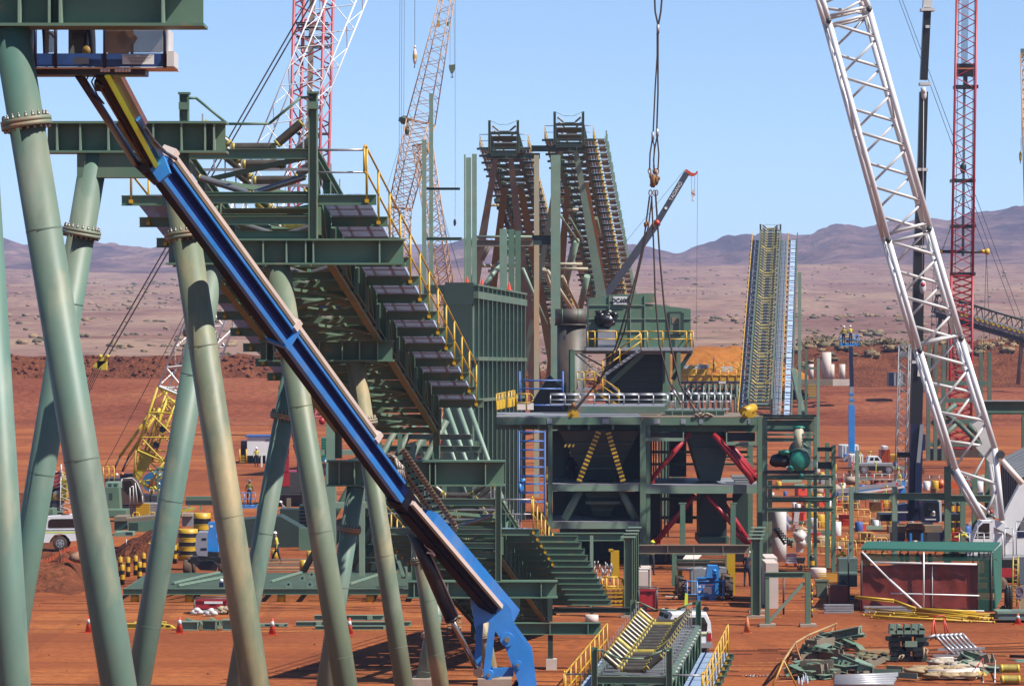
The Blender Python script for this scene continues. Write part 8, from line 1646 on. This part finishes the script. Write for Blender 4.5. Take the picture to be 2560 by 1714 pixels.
one(b,'pallet_stack',M['wood'],'pale timber pallets seen through the gap under the tent roof','pallet',loc=V((S(2412,0).x,Y0+4,0)))
for k,(x,m) in enumerate(((2279,'cone'),(2352,'cone'),(2293,'yellow'),(2320,'cloth'),(2336,'cloth'))): b=MB(); p=S(x,1408,4.5); b.lathe(V((p.x,p.y,p.z-0.3)),[(0.11,0),(0.11,0.45),(0.06,0.5)],10); b.box(V((p.x,p.y,(p.z-0.3)/2)),(0.25,0.25,p.z-0.3),1); one(b,'bottle',[M[m],M['dgrey']],('left red bottle inside the shade tent','right red bottle inside the shade tent','yellow bottle inside the shade tent','left cream bottle inside the shade tent','right cream bottle inside the shade tent')[k],'bottle','bottles inside the tent',loc=V((p.x,p.y,0)))
# yellow scaffold tubes and galvanised bundles in front of the tent
rr=random.Random(4)
for k in range(26):
    f=rr.random(); x0=2140+f*150+ (k%5)*8; x1=x0+rr.uniform(130,215); x1=min(x1,2497); sl=0.075; y0=1527+(x0-2140)*0.07+rr.uniform(-7,10); y1=y0+(x1-x0)*sl*rr.uniform(0.6,1.1); s_=53.2; p,q=W(x0,0,s_),W(x1,0,s_)
    p.z=0.06+0.07*(k//5)+rr.random()*0.03; q.z=0.06+0.05*(k//6); p.y+=rr.uniform(-1.6,2.0); q.y+=-1.8+rr.uniform(-1.2,1.2); b=MB(); b.tube(p,q,0.04,8); 
    for e in (p,q): b.tube(e,e+(q-p).normalized()*0.09,0.055,8)
    one(b,'scaffold_tube',M['yellow'],'yellow scaffold tube in the pile before the tent','scaffold tube','yellow scaffold tubes before the tent',loc=p)
for k,(a,c) in enumerate((((2137,1490),(2235,1499)),((2232,1499),(2290,1520)),((2290,1520),(2440,1528)))): 
    b=MB(); b.tube(W(*a,52.8),W(*c,52.9),0.05,8); b.tube(W(a[0],a[1]+4,52.8),W(c[0],c[1]+5,52.9),0.04,8); one(b,'scaffold_tube',M['yellow'],('yellow tube pair sticking up at the left of the pile','yellow tube pair bending down in the middle of the pile','long yellow tube pair lying on top of the pile')[k],'scaffold tube','propped yellow tube pairs before the tent')
for k,(x0,x1,y,nl,m) in enumerate(((2060,2134,1532,4,'galv'),(2155,2240,1515,5,'galv'),(2160,2290,1531,3,'galv'),(2020,2125,1524,1,'wood'))):
    for j in range(1):
        s_=(y-HY)/H; b=MB()
        for i in range(nl*3): p=W(x0+ (i%2)*3,y,s_); q=W(x1-(i%3)*4,y,s_); o=V((0,(i%3)*0.12,0.05+0.11*(i//3))); p.z=q.z=0; b.bar(p+o,q+o,0.1,0.08)
        one(b,'steel_bundle',M[m],('bundle of galvanised angles at the left end of the tube pile','taller stack of galvanised channels before the maroon tarp','low stack of galvanised planks under the yellow tubes','single long timber lying left of the galvanised angles')[k],'bundle','bundles beside the tent')
b=MB(); b.ppoly([(2495,1548),(2500,1529),(2560,1527),(2600,1527),(2600,1550)],54,1.4); b.pbox(2494,1528,2600,1533,54,1.5,1,-0.05); one(b,'teal_box',[mat('grey_teal',(0.17,0.23,0.22),0.5),M['lgreen']],'grey-green covered box right of the yellow tubes','box')
root=T('speed_sign','grey speed sign with ringed number ten on a slim post','sign',GP(2551,54))
b=MB(); b.pbox(2540,1465,2562,1496,54,0.03); q=part(b,'board',mat('sign_grey',(0.28,0.25,0.30),0.5),root)
b=MB(); c=W(2549,1478,54)-V((0,0.012,0)); n=22; b.pipe([c+V((0.17*math.cos(i*2*PI/n),0,0.19*math.sin(i*2*PI/n))) for i in range(n+1)],0.018,5); part(b,'ring',mat('sign_ring',(0.16,0.07,0.12),0.5),q); text('lettering','10',M['ink'],q,W(2549,1478,54)-V((0,0.006,0)),0.22)
b=MB(); b.pbox(2548,1496,2552,1558,54,0.08,0,0.04); part(b,'post',M['cloth'],root)
b=MB(); s_=52
for x0,x1 in ((2533,2535),(2545,2541)): b.tube(W(x0,1388,s_),W(x0-3,1515,s_),0.04,6)
b.tube(W(2548,1388,s_),W(2545,1470,s_),0.04,6)
for k in range(9): b.tube(W(2532,1398+k*13,s_),W(2547,1398+k*13,s_),0.03,6)
one(b,'ladder',M['rolly'],'yellow ladder leaning on the white crane','ladder')
b=MB(); b.pbox(2549,1393,2600,1460,53,0.1,0); b.pbox(2547,1391,2600,1394,53,0.12,1); b.pbox(2550,1462,2600,1530,53.5,0.1,2); one(b,'site_gate',[mat('blue_grey_sheet',(0.14,0.17,0.22),0.5),M['galv'],M['wood']],'blue-grey sheet and timber hoarding at the right edge','hoarding')
b=MB()
for x,r in ((2518,0.14),(2524,0.14)): p=GP(x,52.5); b.lathe(p,[(r,0),(r,1.15),(r*0.5,1.3),(0.05,1.4)],14)
b.pipe([GP(2512,52.5)+V((0,0,0.9)),GP(2511,52.5)+V((0,-0.1,0.5)),GP(2516,52.5)+V((0,-0.15,0.2)),GP(2524,52.5)+V((0,-0.1,0.5))],0.02,5); b.lathe(GP(2510,52.5)+V((0,-0.05,0.22)),[(0.22,0),(0.22,0.06)],14,axis=(0,1,0)); one(b,'gas_bottles',M['black'],'black gas bottle trolley between the tent and the ladder','trolley')
# ---------------------------------------------------------------- scrap and stacks in the right foreground
rr=random.Random(31)
def heap(cx,cy,wx,n,nm,h=0.5,ms=('lgreen','green','brown')):
    it=[]
    for k in range(n):
        x=cx+rr.uniform(-1,1)*wx; y=cy+rr.uniform(-9,8); p=gp(x,y); lift=max(0,h*(1-abs(x-cx)/wx))*rr.random(); it.append(((p[0],p[1],lift),(rr.uniform(0.5,1.3),rr.uniform(0.25,0.6),rr.uniform(0.12,0.4)),rr.uniform(-0.9,0.9),k%3,rr.uniform(-0.35,0.35)))
    pieces(it,'steel_offcut','steel offcut','offcuts in the heap '+nm,'dusty green steel piece in the heap '+nm,[M[m] for m in ms])
heap(2105,1618,42,14,'right of the folding pole barrier',0.6); heap(2055,1658,48,22,'inside the pole barrier',0.9); heap(2030,1690,42,16,'at the bottom beside the water bottles',0.5); heap(2130,1682,52,14,'above the galvanised pipes',0.4); heap(2455,1675,30,9,'right of the wrapped bundles',0.4)
root=T('bracket_stack','tall dark stack of green steel brackets casting a shadow','steel stack',G(2266,1652))
b=MB(); c=G(2266,1652); 
for k in range(6): 
    for j in range(3): b.box(c+V((-0.55+0.5*j+0.06*((k*3+j)%4),0.1*((k+j)%3),0.12+0.2*k)),(0.46,0.7,0.17),(k+j)%2,0.15*((k*2+j)%3-1))
part(b,'lower_brackets',[M['dark'],M['black']],root)
b=MB()
for k in range(10): x=-0.6+1.2*(k%5)/4; b.hexa([c+V((x+dx,dy-0.1,1.15+0.16*(k//5)+dz)) for dx,dy,dz in ((-0.14,-0.3,0),(0.14,-0.3,0),(0.14,0.3,0),(-0.14,0.3,0),(-0.1,-0.3,0.26),(0.05+0.05*(k%3),-0.3,0.17+0.06*(k%3)),(0.05,0.3,0.2),(-0.1,0.3,0.24))],0)
b.box(c+V((0.15,-0.42,0.75)),(0.5,0.03,0.24),0); part(b,'upper_brackets',M['lgreen'],root)
b=MB(); b.pipe([c+V((-0.45,-0.5,0.05)),c+V((-0.3,-0.55,0.3)),c+V((-0.15,-0.5,0.3)),c+V((-0.3,-0.5,0.08))],0.03,6); b.pipe([c+V((0.75,-0.3,0.2)),c+V((0.85,-0.3,0.5)),c+V((0.7,-0.3,0.6)),c+V((0.65,-0.4,0.15))],0.03,6); part(b,'strap',M['cloth'],root)
root=T('idler_frame_stack','stack of silver idler frames nested together','idler frames',G(2375,1640)); c=G(2375,1640)
for k in range(7):
    o=V((-0.55+0.2*k,0.1*k-0.3,0.02)); b=MB(); b.pipe([c+o+V((-0.5,0,0.75)),c+o+V((-0.1,0,0.9)),c+o+V((0.25,0,0.5)),c+o+V((0.7,0,0.1))],0.06,8); b.bar(c+o+V((0.0,0,0.3)),c+o+V((0.85,0,0.3)),0.08,0.1); b.bar(c+o+V((-0.2,0,0.05)),c+o+V((0.9,0,0.05)),0.1,0.08); b.bar(c+o+V((0.4,0,0.05)),c+o+V((0.4,0,0.4)),0.06,0.06); part(b,'frame',M['galv'],root)
b=MB(); c=G(2182,1655)
for k in range(30): b.blob(c+V((rr.uniform(-0.55,0.55),rr.uniform(-0.9,0.9),0.10+rr.random()*0.28*(1-abs(rr.uniform(-1,1))))),rr.uniform(0.1,0.2),k%2,7,5,0.5,k,(1.4,1,0.6))
one(b,'rope_heap',[mat('olive_rope',(0.07,0.075,0.04),0.9,var=0.4,vs=6),mat('dry_rope',(0.20,0.18,0.09),0.9,var=0.4,vs=6)],'low heap of olive netting left of the bracket stack','netting',loc=c)
b=MB()
for k in range(5): p,q=G(2150+k*3,1628+k*1.5),G(2238,1627+k*1.5); b.bar(p+V((0,0,0.05+0.04*(k%2))),q+V((0,0,0.05+0.04*(k%2))),0.12,0.06)
one(b,'plank_bundle',M['wood'],'pale planks lying left of the bracket stack','timber')
# wrapped pale bundles
for k,(x0,x1,y,h,m) in enumerate(((2284,2400,1688,0.45,'cloth'),(2320,2440,1698,0.35,'cloth'),(2340,2385,1666,0.4,'offw'),(2395,2438,1680,0.5,'offw'),(2392,2450,1694,0.3,'rolly'))):
    b=MB(); p,q=G(x0,y),G(x1,y); n=10
    for i in range(n): f=(i+0.5)/n; b.blob(p.lerp(q,f)+V((0,0.25*((i*3)%4-1.5)/2,h*0.5)),h*0.55,0,12,9,0.7,i+k*13,(1.8,1.2,0.62))
    for i in range(5): b.tube(p+V((0,-0.2+0.1*i,0.1+0.06*i)),q+V((0,-0.2+0.1*i,0.1+0.06*i)),0.05,7,mi=1)
    one(b,'wrapped_bundle',[mat('bundle_wrap',(0.44,0.31,0.16) if m=='cloth' else (0.55,0.46,0.36) if m=='offw' else (0.58,0.40,0.05),0.7,var=0.35,vs=4),M['beige']],('long tan wrapped bundle below the silver idler frames','long tan wrapped bundle lowest of the group','pale crumpled wrap on top of the tan bundles','pale plastic wrapped parcel at the right of the tan bundles','yellow wrapped ends right of the tan bundles')[k],'bundle','wrapped bundles in the right foreground')
b=MB()
for k in range(5): p,q=G(2085,1698+k*5),G(2246-k*3,1692+k*6); b.tube(p+V((0,0,0.12)),q+V((0,0,0.12)),0.08,12)
one(b,'pipe_bundle',M['galv'],'bundle of galvanised pipes at the bottom edge','pipe bundle')
for k,(x0,x1,y,nm) in enumerate(((2155,2250,1688,'long green channel behind the galvanised pipes'),(2215,2256,1680,'pale green plate leaning at the end of the long channel'),(2245,2292,1698,'green plate nearest the tan bundles'),(2396,2470,1660,'green channel slanting right above the tan bundles'))):
    b=MB(); p,q=G(x0,y),G(x1,y+(14 if k==3 else 3)); b.bar(p+V((0,0,0.12)),q+V((0,0,0.12)),0.35,0.05); b.bar(p+V((0,-0.18,0.2)),q+V((0,-0.18,0.2)),0.04,0.22); one(b,'green_plate',M['lgreen'],nm,'steel plate','green plates in the right foreground')
for k,(x0,x1,y,z,m) in enumerate(((2500,2548,1702,0.5,'rolly'),(2502,2550,1710,0.2,'rolly'))): b=MB(); p,q=G(x0,y),G(x1,y); roller(b,p+V((0,0,z)),q+V((0,0,z)),0.16,16,0.15); one(b,'idler_roll',[M['rolly'],M['lyellow']],('upper','lower')[k]+' yellow idler roll at the right bottom corner','roller','spare idler rolls')
fab('grey-green plate box standing at the right bottom corner',[(R_(2490,1670,2536,1690),60,0.4,0.5,2),(R_(2532,1656,2600,1700),61,0,1.2,1),([(2530,1660),(2545,1652),(2600,1654),(2600,1662)],61,-0.2,1.3,2),(R_(2536,1678,2542,1690),61.2,-0.05,0.1,2)],name='plate_box')
b=MB(); b.bar(G(2527,1648)+V((0,0,0.15)),G(2600,1656)+V((0,0,0.25)),0.15,0.12); one(b,'dark_bar',M['black'],'black bar lying above the corner box','bar')
for k,(x,y) in enumerate(((1996,1708),(2008,1704),(2018,1708),(2004,1712),(2014,1700))): p=G(x,y); b=MB(); b.lathe(p,[(0.04,0),(0.045,0.02),(0.045,0.2),(0.015,0.26),(0.015,0.3)],10); one(b,'water_bottle',mat('clear_plastic',(0.55,0.65,0.75),0.15) if k==0 else bpy.data.materials['clear_plastic'],'clear water bottle in the cluster at the bottom edge','bottle','water bottles at the bottom edge',loc=p)
# folding pole barrier (timber trestles with yellow legs)
root=T('pole_barrier','folding timber pole barrier with yellow legs zigzagging in the right foreground','barrier',G(2000,1660))
trs=[((2086,1560),(2068,1606),(2097,1600)),((2022,1586),(2003,1640),(2038,1628)),((1988,1606),(2008,1668),(1965,1660)),((1959,1650),(1928,1722),(1992,1716))]
b=MB(); tops=[]
for i,(t,l,r2) in enumerate(trs):
    gl,gr=G(*l),G(*r2); yy=(gl.y+gr.y)/2; tp=W(t[0],t[1],F/yy); tops.append(tp); b.tube(tp,gl,0.035,7,mi=0 if i<3 else 1); b.tube(tp,gr,0.035,7,mi=0 if i<3 else 1); b.tube(tp.lerp(gl,0.75),tp.lerp(gr,0.75),0.02,6)
part(b,'trestle_leg',[mat('dull_orange_leg',(0.48,0.20,0.06),0.6),mt_bar],root)
b=MB()
for a,c in zip(tops,tops[1:]): b.tube(a,c,0.045,8)
b.tube(tops[-1],W(1915,1722,62),0.05,8); b.tube(tops[0],tops[0]+V((0.12,0,0.04)),0.045,8); part(b,'timber_pole',mat('tan_pole',(0.52,0.32,0.13),0.7,var=0.2),root)
root=T('red_trestle','red steel A-frame trestle beside the silver idler frames','trestle',G(2355,1600))
b=MB()
for t,l,r2 in (((2335,1545),(2327,1600),(2340,1598)),((2360,1545),(2374,1590),(2364,1590))): gl,gr=G(*l),G(*r2); tp=W(t[0],t[1],F/((gl.y+gr.y)/2)); b.tube(tp,gl,0.035,7); b.tube(tp,gr,0.035,7); b.tube(gl.lerp(tp,0.2),gr.lerp(tp,0.2),0.02,6)
part(b,'legs',M['cone'],root)
b=MB(); b.tube(W(2322,1540,57),W(2362,1538,57),0.03,7); part(b,'top_bar',M['cone'],root)
b=MB(); b.pipe([G(2440,1700)+V((0,0,0.5)),G(2458,1682)+V((0,0,0.6)),G(2459,1705)],0.02,5); b.pipe([G(2487,1706),G(2488,1668)+V((0,0,0.3))],0.03,6,1); b.pipe([G(2458,1706),G(2458,1664)+V((0,0,0.3))],0.03,6,1); b.pipe([G(2488,1690)+V((0,0,0.5)),G(2458,1690)+V((0,0,0.5))],0.012,4); one(b,'tape_stakes',[M['cone'],M['offw']],'white stakes with red tape near the right bottom corner','stake')
b=MB(); c=G(1862,1690)
for k in range(26): b.blob(c+V((k*0.055+rr.uniform(-0.04,0.04),rr.uniform(-0.1,0.1)*3,0.03)),0.045 if k<8 else 0.03,k%2,5,4,0.4,k)
one(b,'chain',[M['black'],M['galv']],'length of chain lying on the red earth right of the low conveyor','chain',loc=c)
for k,(x0,x1,y0,y1) in enumerate(((1314,1346,1538,1552),(1463,1496,1536,1552))): p=W((x0+x1)/2,y1,54); b=MB(); b.lathe(V((p.x,p.y,0)),[((x1-x0)/108,0),((x1-x0)/108,max(0.2,p.z+(y1-y0)/54))],20); one(b,'concrete_pad',M['lconc'],('left','right')[k]+' round concrete pad behind the single post and beam','concrete pad',loc=V((p.x,p.y,0)))
fab('dark boxes under the lower conveyor front',[(R_(1180,1495,1300,1530),63,1,1,1),(R_(1195,1500,1215,1545),62,0,0.4,3),(R_(1236,1500,1250,1530),63,0.5,0.4,3)],name='packing_frame',cat='frame')
root=T('yellow_stair','yellow railed access stair left of the left portal row','stair',GP(1535,53))
b=MB(); s=53
for a in ([(1505,1442),(1545,1442),(1560,1450),(1560,1520)],[(1505,1465),(1540,1465),(1560,1475)]): b.pipe([W(x,y,s) for x,y in a],0.05,6)
for x,y0,y1 in ((1505,1442,1470),(1516,1442,1500),(1534,1442,1512),(1545,1444,1514),(1556,1448,1516)): b.tube(W(x,y0,s),W(x,y1,s),0.05,6)
for k in range(5): b.bar(W(1516,1470+k*10,s),W(1556,1470+k*10,s),0.5,0.06)
part(b,'rails',M['yellow'],root)
b=MB(); rr=random.Random(2)
for k in range(30): x=1485+rr.random()*45; y=1400+rr.random()*45; b.tube(W(x,y,51),W(x+rr.uniform(-6,6),y+rr.uniform(8,20),51),0.03,4)
one(b,'galvanised_rails',M['galv'],'tangle of galvanised rails behind the yellow access stair','railing')
# ---------------------------------------------------------------- haze: one box of thin air over the whole site, plain and hills
b=MB(); b.box((0,4200,98),(3600,8700,202)); hz=one(b,'haze',[],None,None,kind='stuff',loc=(0,4200,-3))
mh=bpy.data.materials.new('haze'); mh.use_nodes=True; n=mh.node_tree; n.nodes.clear(); o=n.nodes.new('ShaderNodeOutputMaterial'); pv=n.nodes.new('ShaderNodeVolumePrincipled')
pv.inputs['Color'].default_value=(0.50,0.62,1.0,1); pv.inputs['Density'].default_value=0.000085; pv.inputs['Anisotropy'].default_value=0.0
n.links.new(pv.outputs[0],o.inputs['Volume']); hz.data.materials.append(mh)
